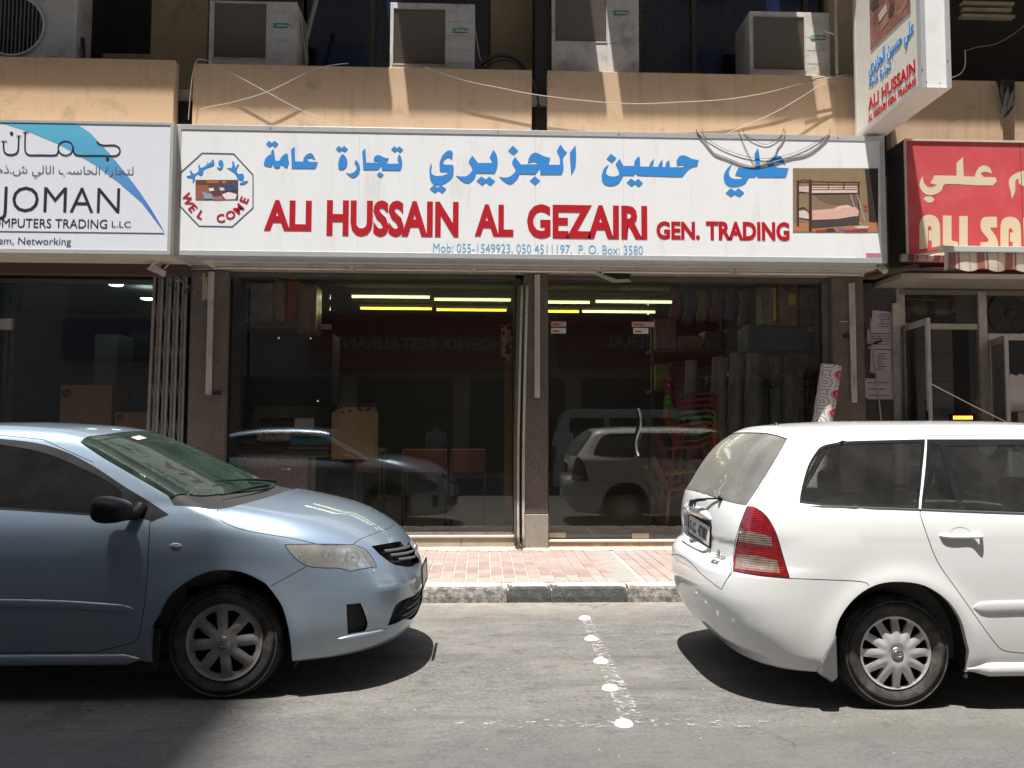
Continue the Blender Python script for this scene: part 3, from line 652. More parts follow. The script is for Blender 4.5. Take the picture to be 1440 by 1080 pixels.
    glassr = UV(sh, SV(sh, [(-1.68, 1.09), (-2.40, 1.115), (-2.42, 1.36), (-2.2, 1.41), (-1.9, 1.432), (-1.68, 1.434)], n=1))
    glassq = UV(sh, SV(sh, [(-2.45, 1.12), (-2.86, 1.15), (-2.7, 1.27), (-2.46, 1.35)], n=1))
    fdoor = UV(sh, PXL(sh, [(211, 705), (211, 735), (209, 770), (207, 809), (203, 850), (198, 884), (193, 899), (184, 905)], n=2)+SV(sh, [(-.7, .275), (-1.2, .275), (-1.55, .275), (-1.60, .32), (-1.63, .7), (-1.63, 1.07), (-1.62, 1.44)], n=2))
    fdoor = fdoor+UV(sh, PXL(sh, [(0, 612), (60, 618), (131, 650)], n=1))
    rdoor = UV(sh, SV(sh, [(-1.645, .32), (-1.66, .275), (-2.1, .275), (-2.2, .32), (-2.28, .45), (-2.42, .62), (-2.48, .8), (-2.45, 1.08), (-2.45, 1.39), (-2.2, 1.45), (-1.63, 1.465)], n=2))
    rw = UV(sh, TV(sh, [(-2.43, 0), (-2.46, .3), (-2.52, .56)])+TV(sh, [(-3.08, .66), (-3.20, .4), (-3.22, 0)]))+[np.array((us, UV(sh, TV(sh, [(-3.22, 0)], n=1))[0][1])), np.array((us, vtop)), np.array((-2.43, vtop))]
    tail = UV(sh, SV(sh, [(-3.30, .95), (-3.32, .80), (-3.45, .76)], n=1)+FV(sh, [(.80, .74), (.60, .74), (.56, .93), (.70, 1.0)], -1, n=1)+SV(sh, [(-3.42, 1.02)], n=1))
    regs = [('hole', arch, 0), ('hole', rarch, 0), ('headlight', head, 0), ('grille_hole', grille, 0), ('lower_hole', low, 0), ('fog_hole', fog, 0), ('ws', wpoly, .003), ('cowl', cowl, .012), ('hood', hood, 0),
            ('gf', glassf, .004), ('gr', glassr, .004), ('gq', glassq, .004), ('frame', frame, .001), ('rw', rw, .003), ('tail', tail, 0), ('bumper', bumper, 0), ('fdoor', fdoor, 0), ('rdoor', rdoor, 0)]
    seams = [hood[3*4:-3], list(fdoor), list(rdoor), UV(sh, PXL(sh, [(381, 824), (405, 811), (431, 796.5)], n=3)), list(head)+[head[0]]]
    D = cut_body(sh, regs, seams)
    body = shell('body', D['rest'], M_['blue'], T)
    shell('hood', D['hood'], M_['blue'], T)
    tag(shell('windscreen', D['ws'], M_['glass_ws'], T), 'green tinted windscreen'); shell('cowl', D['cowl'], M_['blackmat'], T)
    shell('front_bumper', D['bumper'], M_['blue'], T)
    doors = shell('front_door', D['fdoor'], M_['blue'], T, 'pair'); rd = shell('rear_door', D['rdoor'], M_['blue'], T, 'pair')
    fr = shell('window_frame', D['frame'], M_['black'], T, 'pair'); shell('door_glass', D['gf'], M_['glass_side'], T, 'pair'); shell('door_glass', D['gr'], M_['glass_side'], T, 'pair'); shell('quarter_glass', D['gq'], M_['glass_side'], T, 'pair')
    shell('rear_window', D['rw'], M_['glass_side'], T); shell('tail_light', D['tail'], M_['red'], T, 'pair'); shell('panel_gap', D['seam'], M_['seam'], T)
    up = lambda c: (c[:, 2] > .97)
    shell('cabin_lining', D['rest'], M_['lining'], T, off=.03, flip=True, keep=lambda c: (c[:, 2] > 1.0) & (c[:, 0] < -.9) & (c[:, 0] > -3.1))
    lens = shell('headlight', D['headlight'], M_['lens'], T, 'pair')
    for sg, l in zip((-1, 1), lens):
        rim_wall(sh, head, .035, 'reflector', M_['reflector'], l, floor=True, inward=(.62, .62, .15), sides=(sg,))
        c1 = sh.hit(468, 781); c2 = sh.hit(502, 785); c3 = sh.hit(430, 778)
        for c, r_ in ((c1, .036), (c2, .042), (c3, .022)):
            c = Vector((c[0], abs(c[1])*sg, c[2])); dirn = Vector((.75, .66*sg, 0)).normalized(); M = face_matrix(c-dirn*.050, dirn)
            mb = MB(); mb.lathe([(0, .006), (r_*.35, .008), (r_*.55, -.006), (r_*.8, 0), (r_, .022), (r_*1.06, .024), (r_*1.08, .004)], 28, M); mesh_obj('lamp_bowl', mb.v, mb.f, M_['reflector'], l, True)
            mb = MB(); mb.lathe([(0, .03), (.007, .028), (.009, .01), (.009, -.01)], 12, M); mesh_obj('bulb', mb.v, mb.f, M_['amber'], l, True)
    # grille recess, slats, lower grille, fog recess
    rim_wall(sh, grille, .05, 'grille_recess', M_['blackmat'], T, floor=True, inward=(1, 0, 0))
    rim_wall(sh, low, .05, 'lower_grille_recess', M_['blackmat'], T, floor=True, inward=(1, 0, 0))
    rim_wall(sh, fog, .025, 'fog_lamp_blank', M_['blackmat'], T, floor=True, inward=(.7, .7, 0))
    def bar(z, w0, nm, mt, h=.012, inset=.008, z2=None):
        P = [pt_search(sh, (0, w_, z+(0 if z2 is None else (z2-z)*w_/w0)), (1, 0, 0), .3, 1.4) for w_ in np.linspace(0, w0, 14)]
        rows = []
        for p in [q*np.array([1, -1, 1]) for q in P[::-1]]+P[1:]:
            x = p[0]-inset; rows.append([Vector((x-.02, p[1], p[2]+h*.2)), Vector((x, p[1], p[2]+h*.5)), Vector((x+.004, p[1], p[2])), Vector((x, p[1], p[2]-h*.5)), Vector((x-.02, p[1], p[2]-h*.4))])
        mb = MB(); mb.grid(rows); mesh_obj(nm, mb.v, mb.f, mt, T, True)
    mk = mat('grille_slat_grey', (.22, .23, .25), .35, metal=.6)
    for z, z2, w0 in ((.735, .775, .50), (.70, .745, .47), (.665, .71, .41)): bar(z, w0, 'grille_slat', mk, .018, z2=z2)
    for z, z2, w0 in ((.44, .44, .30), (.405, .405, .40), (.37, .37, .45), (.34, .34, .46)): bar(z, w0, 'lower_grille_slat', mk, .009, inset=.012, z2=z2)
    c = pt_search(sh, (0, 0, .705), (1, 0, 0), .3, 1.4); emblem(T, face_matrix((c[0]+.006, 0, .715), (1, 0, .15)), .075)
    c = pt_search(sh, (0, 0, .555), (1, 0, 0), .3, 1.4)
    plate(T, face_matrix((c[0]+.010, 0, .555), (1, 0, .05)), .40, .125, [], frame=M_['black'])
    # door mirror: a black pod on a short arm
    for sg, base in ((-1, True), (1, True)):
        b = Vector((-.50, sg*.80, 1.045)); c0 = Vector((-.60, sg*.985, 1.075))
        mb = MB(); nU, nV = 20, 28; rows = []
        for i in range(nU+1):
            th = PI*i/nU; row = []
            for j in range(nV+1):
                ph = 2*PI*j/nV; e = .62
                sx = math.copysign(abs(math.cos(th))**e, math.cos(th)); r_ = abs(math.sin(th))**e
                y = r_*math.copysign(abs(math.cos(ph))**.75, math.cos(ph)); z = r_*math.copysign(abs(math.sin(ph))**.75, math.sin(ph))
                row.append(c0+Vector((sx*.125*(1 if sx > 0 else .55)+.03*(z < 0)*0, y*.098, z*(.073-.012*(sx > 0)*sx)-.008*sx)))
            rows.append(row)
        mb.grid(rows); pod = mesh_obj('door_mirror', mb.v, mb.f, M_['black'], T, True)
        mb = MB(); mb.tube(spline([b+Vector((0, -sg*.01, .02)), b+Vector((-.01, sg*.05, -.005)), c0+Vector((.02, -sg*.05, -.045))], 5), [.045, .042, .04, .038, .036, .034, .032, .03, .03, .03, .03], 10); mesh_obj('mirror_arm', mb.v, mb.f, M_['black'], pod, True)
        P = SV(sh, [(-.47, 1.035), (-.36, 1.03), (-.50, 1.10)], n=1)
    # black corner triangle, mouldings, side marker, handles
    tri = UV(sh, PXL(sh, [(176, 688), (209, 706), (237, 724), (213, 733), (212, 718)], n=1))
    P = SV(sh, [(-1.55, .555), (-1.2, .552), (-.9, .545), (-.7, .532), (-.55, .52), (-.48, .515)]); strip_on(sh, P, .048, .012, 'side_moulding', M_['blue'], T, .06)
    P = SV(sh, [(-2.3, .565), (-2.0, .562), (-1.7, .558)]); strip_on(sh, P, .048, .012, 'side_moulding', M_['blue'], T, .06)
    P = PXL(sh, [(238, 767), (247, 767), (256, 767)], n=3); strip_on(sh, P, .026, .010, 'side_marker', M_['amber'], T, .02)
    for x0 in (-1.50, -2.40):
        for sg in (-1, 1):
            p = SV(sh, [(x0, .90)], n=1)[0]; mb = MB(); mb.tube(spline([(x0-.09, sg*(p[1]), .90), (x0-.07, sg*(p[1]+.035), .905), (x0+.07, sg*(p[1]+.035), .905), (x0+.09, sg*p[1], .90)], 5), .013, 8); mesh_obj('door_handle', mb.v, mb.f, M_['blue'], T, True)
    strip_on(sh, PXL(sh, [(474, 899), (489, 896.5), (505, 893.5), (522, 890), (545, 884)], n=2), .028, .016, 'bumper_lip', M_['blue'], T, .05)
    # sill strip, wipers, aerial base, sticker
    P = SV(sh, [(-2.15, .235), (-1.5, .235), (-.9, .235), (-.45, .235)]); strip_on(sh, P, .06, .02, 'sill', M_['blue'], T, .05)
    zt = lambda x, y: pt_search(sh, (x, abs(y), 0), (0, 0, 1), .6, 1.8)[2]
    for (a, b) in (((-.02, .30), (-.20, -.45)), ((.03, -.08), (-.10, -.62)), ):
        wiper(T, (a[0], a[1], zt(*a)+.02), (b[0], b[1], zt(*b)+.016), (.03, 0, .012))
    mb = MB(); mb.box(-.86, -.80, .05, .13, 0, .002)
    q = [(-.78, -.30), (-.78, -.17), (-.735, -.17), (-.735, -.30)]; st = MB(); st.add([Vector((x, y, zt(x, y)+.004)) for x, y in q], [(0, 1, 2, 3)]); mesh_obj('windscreen_sticker', st.v, st.f, mat('sticker_pink', (.6, .35, .34), .5), T)
    arch_parts(sh, arch, T, 0); arch_parts(sh, rarch, T, -2.6)
    for x in (0, -2.6):
        for sg in (-1, 1): make_wheel(T, x, sg*.825, .315, .318, .095, .222, 'paddles', M_['rim_dark'], sg)
    # mud flap behind the front wheel, underbody
    for sg in (-1, 1):
        mb = MB(); mb.prism([(-.40, .40), (-.34, .40), (-.36, .17), (-.47, .15), (-.50, .26), (-.44, .30)], sg*.80, sg*.855, 'y'); mesh_obj('mud_flap', mb.v, mb.f, M_['blackmat'], T, bevel=.006)
    cabin(T, -3.0, -.25, .72, [(-1.35, -.36, M_['seatb']), (-1.35, .36, M_['seatb']), (-2.25, 0, M_['seatb'], True, .62)], None, -.16)
    return T

# ================================================================ the white estate car
def build_white():
    sh = WHITE; sh.paint = M_['white']
    T = thing('estate_car', 'white estate car seen from its rear left corner, red tail light, dusty rear window', 'car', (sh.X, sh.Y, 0))
    vtop = PI/2*.9+.01; ue = sh.xb+PI/2*.8+.01; us = sh.xa-PI/2*.8-.01
    arch = UV(sh, PXL(sh, [(1174, 895), (1180, 871), (1200, 843), (1228, 824), (1259.5, 818), (1299, 823), (1331, 843), (1351, 871), (1359, 899)])+SV(sh, [(.365, .33), (.365, .225)], n=1)+[BOT(.365), BOT(-.40)]+SV(sh, [(-.40, .225), (-.395, .33)], n=1))
    farch = UV(sh, circle_sv(sh, 2.6, .31, .375))
    tailp = PXL(sh, [(1050.5, 712.7), (1061, 713.5), (1077, 725), (1091, 749), (1101, 782), (1110.4, 812.6), (1070, 809), (1030.9, 802.4), (1033, 778), (1038, 753.5), (1044, 729)], True, corners=(0, 5, 7))
    tail = UV(sh, tailp)
    b1 = UV(sh, PXL(sh, [(1041, 746), (1062, 749), (1085, 755.5), (1086, 768.5), (1060, 765), (1038, 761)], True, corners=(0, 2, 3, 5)))
    b2 = UV(sh, PXL(sh, [(1036, 779), (1065, 782), (1093, 788), (1097, 806), (1065, 803), (1033, 799)], True, corners=(0, 2, 3, 5)))
    fr1 = UV(sh, PXL(sh, [(1124, 707.5), (1127, 688), (1136, 655.6), (1148, 635), (1156, 627.5), (1169, 623.8), (1192, 620.5), (1240, 619), (1301, 617.6)], corners=(0,))+PXL(sh, [(1297, 660), (1292, 717), (1210, 713.5)], n=2, corners=(1,)))
    g1 = UV(sh, PXL(sh, [(1128, 704.5), (1131, 686), (1140, 656), (1151, 638), (1159, 631), (1170, 627.5), (1192, 624.5), (1240, 623), (1297, 622)], corners=(0, 8))+PXL(sh, [(1288, 712.5), (1210, 709.5)], n=1))
    fr2 = UV(sh, PXL(sh, [(1303.5, 617.6), (1440, 617.5)], n=1)+SV(sh, [(1.2, 1.472), (1.7, 1.45), (2.05, 1.36), (2.35, 1.19), (2.45, 1.07), (1.5, 1.055), (.9, 1.055)], n=1)+PXL(sh, [(1440, 722.8), (1370, 720.5), (1295, 717.8)], n=1))
    gq = UV(sh, PXL(sh, [(1311, 624.5), (1321, 626), (1348, 715.5), (1299, 714.5)], n=1))
    g2 = UV(sh, PXL(sh, [(1330, 627), (1440, 626)], n=1)+SV(sh, [(.98, 1.44), (1.02, 1.075), (.9, 1.073)], n=1)+PXL(sh, [(1440, 719), (1357, 716)], n=1))
    g3 = UV(sh, SV(sh, [(1.12, 1.075), (1.12, 1.445), (1.66, 1.425), (1.98, 1.34), (2.28, 1.18), (2.32, 1.085)], n=1))
    rdoor = UV(sh, PXL(sh, [(1294.5, 716), (1293.6, 722), (1303, 751), (1319, 791), (1347, 831), (1375, 871), (1395, 898.7), (1411, 914.7), (1440, 918.6)], n=3, corners=(0, 1))+SV(sh, [(1.00, .31), (1.05, .36), (1.07, .8), (1.06, 1.2), (1.05, 1.50)], n=2)+PXL(sh, [(1440, 612), (1303, 612.5)], n=1))
    fdoor = UV(sh, SV(sh, [(1.075, .32), (1.9, .31), (2.07, .40), (2.1, .8), (2.08, 1.08), (2.42, 1.09), (2.0, 1.42), (1.6, 1.49), (1.065, 1.50)], n=2))
    hatch_g = UV(sh, TV(sh, [(-.540, 0), (-.540, .2), (-.534, .38), (-.522, .49)])+PXL(sh, [(1107, 617), (1080, 663), (1049.6, 710)], n=3))
    hatch_gb = UV(sh, [pt_search(sh, (0, w_, z_), (-1, 0, 0), .3, 1.4) for w_, z_ in ((.60, 1.097), (.52, 1.102), (.42, 1.108), (.30, 1.114), (.15, 1.119), (0, 1.120))])
    hg = hatch_g+hatch_gb; hg = hg+[np.array((us, hatch_gb[-1][1])), np.array((us, hatch_g[0][1]))]
    hatch = UV(sh, TV(sh, [(-.500, 0), (-.500, .2), (-.494, .38), (-.485, .50)])+PXL(sh, [(1112, 613), (1083, 663), (1052, 712), (1044, 729), (1036, 753.5), (1031, 780), (1028.5, 803), (1020, 818), (1014.6, 829)], n=2)+[pt_search(sh, (0, w_, z_), (-1, 0, 0), .3, 1.4) for w_, z_ in ((.55, .622), (.48, .640), (.38, .658), (.28, .676), (.15, .692), (0, .70))])
    hatch = hatch+[np.array((us, hatch[-1][1])), np.array((us, hatch[0][1]))]
    rec = UV(sh, [pt_search(sh, (0, w_, z_), (-1, 0, 0), .3, 1.4) for w_, z_ in ((0, .972), (.30, .972), (.335, .965), (.352, .94), (.345, .86), (.30, .79), (.26, .775), (0, .77))])
    rec = rec+[np.array((us, rec[-1][1])), np.array((us, rec[0][1]))]
    bump = UV(sh, [BOT(-.40)]+SV(sh, [(-.40, .225), (-.395, .33)], n=1)+PXL(sh, [(1174, 895), (1180, 871), (1200, 843), (1222, 827), (1219, 820), (1200, 817), (1165, 815.5), (1109.6, 813.5), (1070, 810), (1031, 803.5), (1022, 815), (1014.6, 829)], n=2, corners=(0, 3, 7, 9, 11)))+UV(sh, [pt_search(sh, (0, w_, z_), (-1, 0, 0), .3, 1.4) for w_, z_ in ((.55, .622), (.48, .640), (.38, .658), (.28, .676), (.15, .692), (0, .70))])
    bump = bump+[np.array((us, bump[-1][1])), np.array((us, -1.3)), np.array((-.4, -1.3))]
    ws = UV(sh, TV(sh, [(1.72, 0), (1.70, .3), (1.66, .52), (2.28, .70), (2.42, .4), (2.46, 0)], n=1)); wsp = ws+[np.array((2.46, vtop)), np.array((1.72, vtop))]
    headl = UV(sh, SV(sh, [(3.1, .72), (3.1, .60), (3.3, .58)], n=1)+FV(sh, [(.5, .6), (.5, .72)], 1, n=1)+SV(sh, [(3.3, .80)], n=1))
    regs = [('hole', arch, 0), ('hole', farch, 0), ('b1', b1, 0), ('b2', b2, 0), ('tail', tail, 0), ('gh', hg, .004), ('g1', g1, .004), ('gq', gq, .004), ('g2', g2, .004), ('g3', g3, .004), ('fr1', fr1, .001), ('fr2', fr2, .001),
            ('rec', rec, .0), ('hatch', hatch, 0), ('bumper', bump, 0), ('rdoor', rdoor, 0), ('fdoor', fdoor, 0), ('ws', wsp, .003), ('headl', headl, 0)]
    nb = len(bump)
    seams = [list(rdoor), list(fdoor), hatch[:-2], bump[8*2-6:-3], list(tail)+[tail[0]], hg[:-2]]
    D = cut_body(sh, regs, seams)
    shell('body', D['rest'], M_['white'], T)
    ht = shell('tailgate', D['hatch'], M_['white'], T)
    hgm = shell('rear_window', D['gh'], M_['glass_hatch'], T); tag(hgm, 'dusty rear window')
    shell('rear_bumper', D['bumper'], M_['white'], T); shell('rear_door', D['rdoor'], M_['white'], T, 'pair'); shell('front_door', D['fdoor'], M_['white'], T, 'pair')
    shell('window_frame', D['fr1'], M_['black'], T, 'pair'); shell('window_frame', D['fr2'], M_['black'], T, 'pair'); shell('rear_side_glass', D['g1'], M_['glass_w'], T, 'pair'); shell('quarter_glass', D['gq'], M_['glass_w'], T, 'pair')
    shell('door_glass', D['g2'], M_['glass_w'], T, 'pair'); shell('door_glass', D['g3'], M_['glass_w'], T, 'pair'); shell('windscreen', D['ws'], M_['glass_ws'], T); shell('headlight', D['headl'], M_['lens'], T, 'pair')
    tl = shell('tail_light', D['tail'], M_['red'], T, 'pair'); b1o = shell('clear_band', D['b1'], M_['clearband'], tl[0], 'pair'); b2o = shell('clear_band', D['b2'], M_['clearband'], tl[0], 'pair')
    b1o[1].parent = tl[1]; b2o[1].parent = tl[1]
    shell('panel_gap', D['seam'], M_['seam'], T)
    shell('cabin_lining', D['rest'], M_['lining'], T, off=.03, flip=True, keep=lambda c: (c[:, 2] > 1.0) & (c[:, 0] > -.75) & (c[:, 0] < 2.3))
    shell('hatch_lining', D['hatch'], M_['lining'], T, off=.03, flip=True, keep=lambda c: (c[:, 2] > .8))
    # number plate recess: a tapering well in the tailgate
    q = np.array([r_ for r_ in dens(rec[:-2], .02, False)]); P = sh.point(q[:, 0], q[:, 1])
    mb = MB(); ring = [Vector(p) for p in P]+[Vector((p[0], -p[1], p[2])) for p in P[::-1][1:-1]]; k = len(ring); cz = .87
    inner = [Vector((-.862 if p.z > .87 else -.862-.075*max(0, (.87-p.z)/.10), p.y*.97, cz+(p.z-cz)*.95)) for p in ring]
    mb.add(ring+inner, [(i, (i+1) % k, (i+1) % k+k, i+k) for i in range(k)]+[tuple(range(k, 2*k))]); mesh_obj('plate_recess', mb.v, mb.f, M_['white'], T)
    # raised garnish above the plate
    P = [pt_search(sh, (0, w_, .985), (-1, 0, 0), .3, 1.4) for w_ in np.linspace(0, .34, 10)]
    rows = []
    for p in [a*np.array([1, -1, 1]) for a in P[::-1]]+P[1:]:
        e = 1-(abs(p[1])/.35)**6*.9; rows.append([Vector((p[0]-.0, p[1], .972+.065*e)), Vector((p[0]-.018*e, p[1], .972+.045*e)), Vector((p[0]-.026*e, p[1], .972+.006)), Vector((p[0]+.01, p[1], .970))])
    mb = MB(); mb.grid(rows); mesh_obj('tailgate_garnish', mb.v, mb.f, M_['white'], ht, True)
    emblem(ht, face_matrix((-.932, 0, 1.02), (-1, 0, .25)), .058)
    # the plate hangs slightly askew
    M = face_matrix((-.902, -.085, .888), (-1, 0, .05)) @ Matrix.Rotation(-.05, 4, 'Z')
    plate(ht, M, .50, .118, [('G', -.205, -.032, .085, .003, .8), ('دبي'[::-1] and '\uFEF2\uFE91\uFEA9', -.115, .012, .05, .001, 1), ('DUBAI', -.115, -.038, .036, .001, .9), ('47383', .085, -.034, .095, .003, .82)], frame=M_['black'])
    # rear wiper
    c = pt_search(sh, (0, 0, 1.03), (-1, 0, 0), .3, 1.4); a = Vector((c[0]-.03, .0, 1.045)); e = pt_search(sh, (0, .42, 1.12), (-1, 0, 0), .3, 1.4); e = Vector((e[0]-.012, -.42, 1.115))
    wp = MB(); wp.lathe([(0, .035), (.022, .033), (.026, 0)], 16, face_matrix((a.x+.02, a.y, a.z), (-1, 0, .2))); wo = mesh_obj('rear_wiper', wp.v, wp.f, M_['black'], hgm, True)
    wb = MB(); wb.tube([a, a.lerp(e, .12)+Vector((-.02, 0, .006)), a.lerp(e, .35)+Vector((-.025, 0, .012)), a.lerp(e, .6)+Vector((-.02, 0, .008))], [.017, .015, .011, .008], 8)
    wb.tube([a.lerp(e, .2)+Vector((-.015, 0, .012)), a.lerp(e, .6)+Vector((-.014, 0, .012)), e], .006, 6); mesh_obj('wiper_blade', wb.v, wb.f, M_['black'], wo, True)
    mb = MB(); mb.lathe([(0, .022), (.014, .02), (.018, 0)], 12, face_matrix(e+Vector((.004, 0, 0)), (-1, 0, .2))); mesh_obj('washer_stop', mb.v, mb.f, M_['black'], wo, True)
    # badge lettering on the lower right of the tailgate
    for s_, w_, z_, sz in (('1.8', .44, .795, .030), ('COROLLA', .475, .768, .026), ('FIELDER', .475, .742, .024)):
        V, F_ = text_mesh(s_, sz, offset=.0012, extrude=.001, sx=1.0); mb = MB(); vv = []
        for v in V:
            y = w_-(-v.x); y = w_+v.x; p = pt_search(sh, (0, y, z_+v.y), (-1, 0, 0), .3, 1.4); vv.append(Vector((p[0]-.002-v.z, -y, z_+v.y)))
        mb.add(vv, F_); mesh_obj('badge_lettering', mb.v, mb.f, M_['emblem'], ht)
    # handle, moulding, sill, mud flap, reflections of trim
    p = sh.hit(1351, 754)
    for sg in (-1, 1):
        for x0 in (p[0], p[0]+.95):
            z0 = p[2]; w0 = abs(p[1]); mb = MB()
            mb.tube(spline([(x0-.115, sg*(w0-.005), z0+.004), (x0-.10, sg*(w0+.004), z0), (x0-.05, sg*(w0+.007), z0-.004), (x0+.05, sg*(w0+.007), z0-.004), (x0+.10, sg*(w0+.022), z0), (x0+.115, sg*(w0-.005), z0+.004)], 5), .0095, 10)
            hd = mesh_obj('door_handle', mb.v, mb.f, M_['white'], T, True)
            n_ = 20; cup = MB(); pts = [(x0+.062*math.cos(2*PI*j/n_), z0+.008+.042*math.sin(2*PI*j/n_)) for j in range(n_)]
            q0 = SV(sh, pts, n=1); cup.add([Vector((a[0], sg*(a[1]+.0015), a[2])) for a in q0]+[Vector((x0+(a[0]-x0)*.55, sg*(a[1]-.004), z0+(a[2]-z0)*.55)) for a in q0], [(j, (j+1) % n_, (j+1) % n_+n_, j+n_) for j in range(n_)]+[tuple(range(n_, 2*n_))])
            mesh_obj('handle_cup', cup.v, cup.f, M_['white'], hd, True)
    P = SV(sh, [(.39, .560), (.6, .566), (.85, .57), (1.03, .572)]); strip_on(sh, P, .062, .008, 'side_moulding', M_['white'], T, .05)
    P = SV(sh, [(1.1, .572), (1.6, .575), (2.05, .575)]); strip_on(sh, P, .062, .008, 'side_moulding', M_['white'], T, .05)
    P = SV(sh, [(.36, .225), (1, .225), (1.7, .225), (2.2, .225)]); strip_on(sh, P, .07, .024, 'sill', M_['white'], T, .05)
    P = PXL(sh, [(1172.7, 891), (1120, 886), (1080, 881), (1046, 877)], n=2)
    for sg in (-1, 1):
        mb = MB(); mb.prism([(-.372, .42), (-.368, .19), (-.40, .165), (-.465, .205), (-.455, .27), (-.42, .34)], sg*.78, sg*.862, 'y'); mesh_obj('mud_flap', mb.v, mb.f, mat('grey_mud_flap', (.10, .10, .10), .4), T, bevel=.008)
    # chrome-grey strip under the side windows
    strip_on(sh, SV(sh, [(-.50, 1.103), (0, 1.090), (.5, 1.073), (1.0, 1.058)]), .010, .006, 'belt_strip', M_['emblem'], T, .02)
    mb = MB(); mb.lathe([(0, .03), (.012, .026), (.02, 0)], 12, Matrix.Translation((-.40, -.1, 1.545))); mesh_obj('aerial_base', mb.v, mb.f, M_['black'], T, True)
    arch_parts(sh, arch, T, -.015, .40); arch_parts(sh, farch, T, 2.6, .40)
    for x in (0, 2.6):
        for sg in (-1, 1): make_wheel(T, x-.012, sg*.795, .303, .306, .090, .206, 'fingers', M_['rim_light'], sg)
    cabin(T, -.58, 2.35, .66, [(.55, 0, M_['seatg'], True, .60), (1.42, -.34, M_['seatg']), (1.42, .34, M_['seatg'])], None, 2.32, .95)
    return T

# ================================================================ ground
def road_mat():
    m = mat('worn_asphalt', (.105, .100, .092), .93); N, L = nodes(m); b = N['Principled BSDF']
    g = N.new('ShaderNodeNewGeometry'); P = g.outputs['Position']
    def noise(sc, det=6, ro=.6, st=None):
        n = N.new('ShaderNodeTexNoise'); n.inputs['Scale'].default_value = sc; n.inputs['Detail'].default_value = det; n.inputs['Roughness'].default_value = ro
        if st: mp = N.new('ShaderNodeMapping'); mp.inputs['Scale'].default_value = st; L.new(P, mp.inputs[0]); L.new(mp.outputs[0], n.inputs['Vector'])
        else: L.new(P, n.inputs['Vector'])
        return n.outputs[0]
    def rng(s, a, b_, c, d):
        r = N.new('ShaderNodeMapRange'); r.inputs[1].default_value = a; r.inputs[2].default_value = b_; r.inputs[3].default_value = c; r.inputs[4].default_value = d; L.new(s, r.inputs[0]); return r.outputs[0]
    def mixc(f, A, B):
        x = N.new('ShaderNodeMix'); x.data_type = 'RGBA'; L.new(f, x.inputs['Factor'])
        for k, v in (('A', A), ('B', B)):
            if isinstance(v, tuple): x.inputs[k].default_value = (*v, 1)
            else: L.new(v, x.inputs[k])
        return x.outputs['Result']
    def mul(a, b_):
        x = N.new('ShaderNodeMath'); x.operation = 'MULTIPLY'; x.use_clamp = True; L.new(a, x.inputs[0]); L.new(b_, x.inputs[1]); return x.outputs[0]
    c = mixc(rng(noise(38, 9, .82), .36, .66, 0, 1), (.036, .035, .034), (.165, .160, .150))          # stones
    c = mixc(rng(noise(1.1, 8, .7), .42, .68, 0, .75), c, (.155, .145, .127))                   # sandy dust
    c = mixc(rng(noise(.9, 6, .6, (.5, 3.2, 1)), .50, .72, 0, .7), c, (.055, .053, .050))       # dark drag marks
    c = mixc(rng(noise(70, 3), .66, .72, 0, .9), c, (.32, .305, .28)); c = mixc(rng(noise(55, 4), .66, .74, 0, .8), c, (.018, .017, .016)); c = mixc(rng(noise(3.2, 9, .75, (1, 2.2, 1)), .50, .62, 0, .45), c, (.165, .157, .142)); c = mixc(rng(noise(5.5, 9, .7, (1, 2.5, 1)), .55, .63, 0, .6), c, (.050, .048, .045)); c = mixc(rng(noise(1.9, 4, .5), .63, .70, 0, .5), c, (.045, .042, .040))                           # light grit
    sp = N.new('ShaderNodeSeparateXYZ'); L.new(P, sp.inputs[0])
    wob = noise(1.7, 5); ad = N.new('ShaderNodeMath'); ad.operation = 'MULTIPLY_ADD'; ad.inputs[1].default_value = .7; L.new(wob, ad.inputs[0]); L.new(sp.outputs[1], ad.inputs[2])
    c = mixc(mul(rng(ad.outputs[0], 6.9, 7.5, 0, .85), rng(noise(6, 6), .3, .6, .4, 1)), c, (.24, .215, .18))   # sand drifted to the kerb
    c = mixc(rng(ad.outputs[0], 4.75, 4.30, 0, .5), c, (.075, .073, .071))                         # travelled lane, polished darker
    # cracks
    v = N.new('ShaderNodeTexVoronoi'); v.feature = 'DISTANCE_TO_EDGE'; v.inputs['Scale'].default_value = 1.05
    nd = N.new('ShaderNodeTexNoise'); nd.inputs['Scale'].default_value = 2.2; nd.inputs['Detail'].default_value = 7; L.new(P, nd.inputs['Vector'])
    vm = N.new('ShaderNodeVectorMath'); vm.operation = 'MULTIPLY_ADD'; vm.inputs[1].default_value = (.9, .9, 0); L.new(nd.outputs[1], vm.inputs[0]); L.new(P, vm.inputs[2]); L.new(vm.outputs[0], v.inputs['Vector'])
    cr = mul(rng(v.outputs[0], 0, .018, 1, 0), rng(noise(.8, 3), .55, .66, 0, .6)); c = mixc(cr, c, (.035, .033, .03))
    L.new(c, b.inputs['Base Color'])
    h = N.new('ShaderNodeMath'); h.operation = 'MULTIPLY_ADD'; h.inputs[1].default_value = -1.2; L.new(cr, h.inputs[0]); L.new(noise(42, 8, .8), h.inputs[2])
    h2 = N.new('ShaderNodeMath'); h2.operation = 'MULTIPLY_ADD'; h2.inputs[1].default_value = 2.5; L.new(noise(4, 6, .6, (1, 1.6, 1)), h2.inputs[0]); L.new(h.outputs[0], h2.inputs[2])
    bp = N.new('ShaderNodeBump'); bp.inputs['Strength'].default_value = 1.0; bp.inputs['Distance'].default_value = .014; L.new(h2.outputs[0], bp.inputs['Height']); L.new(bp.outputs[0], b.inputs['Normal'])
    return m
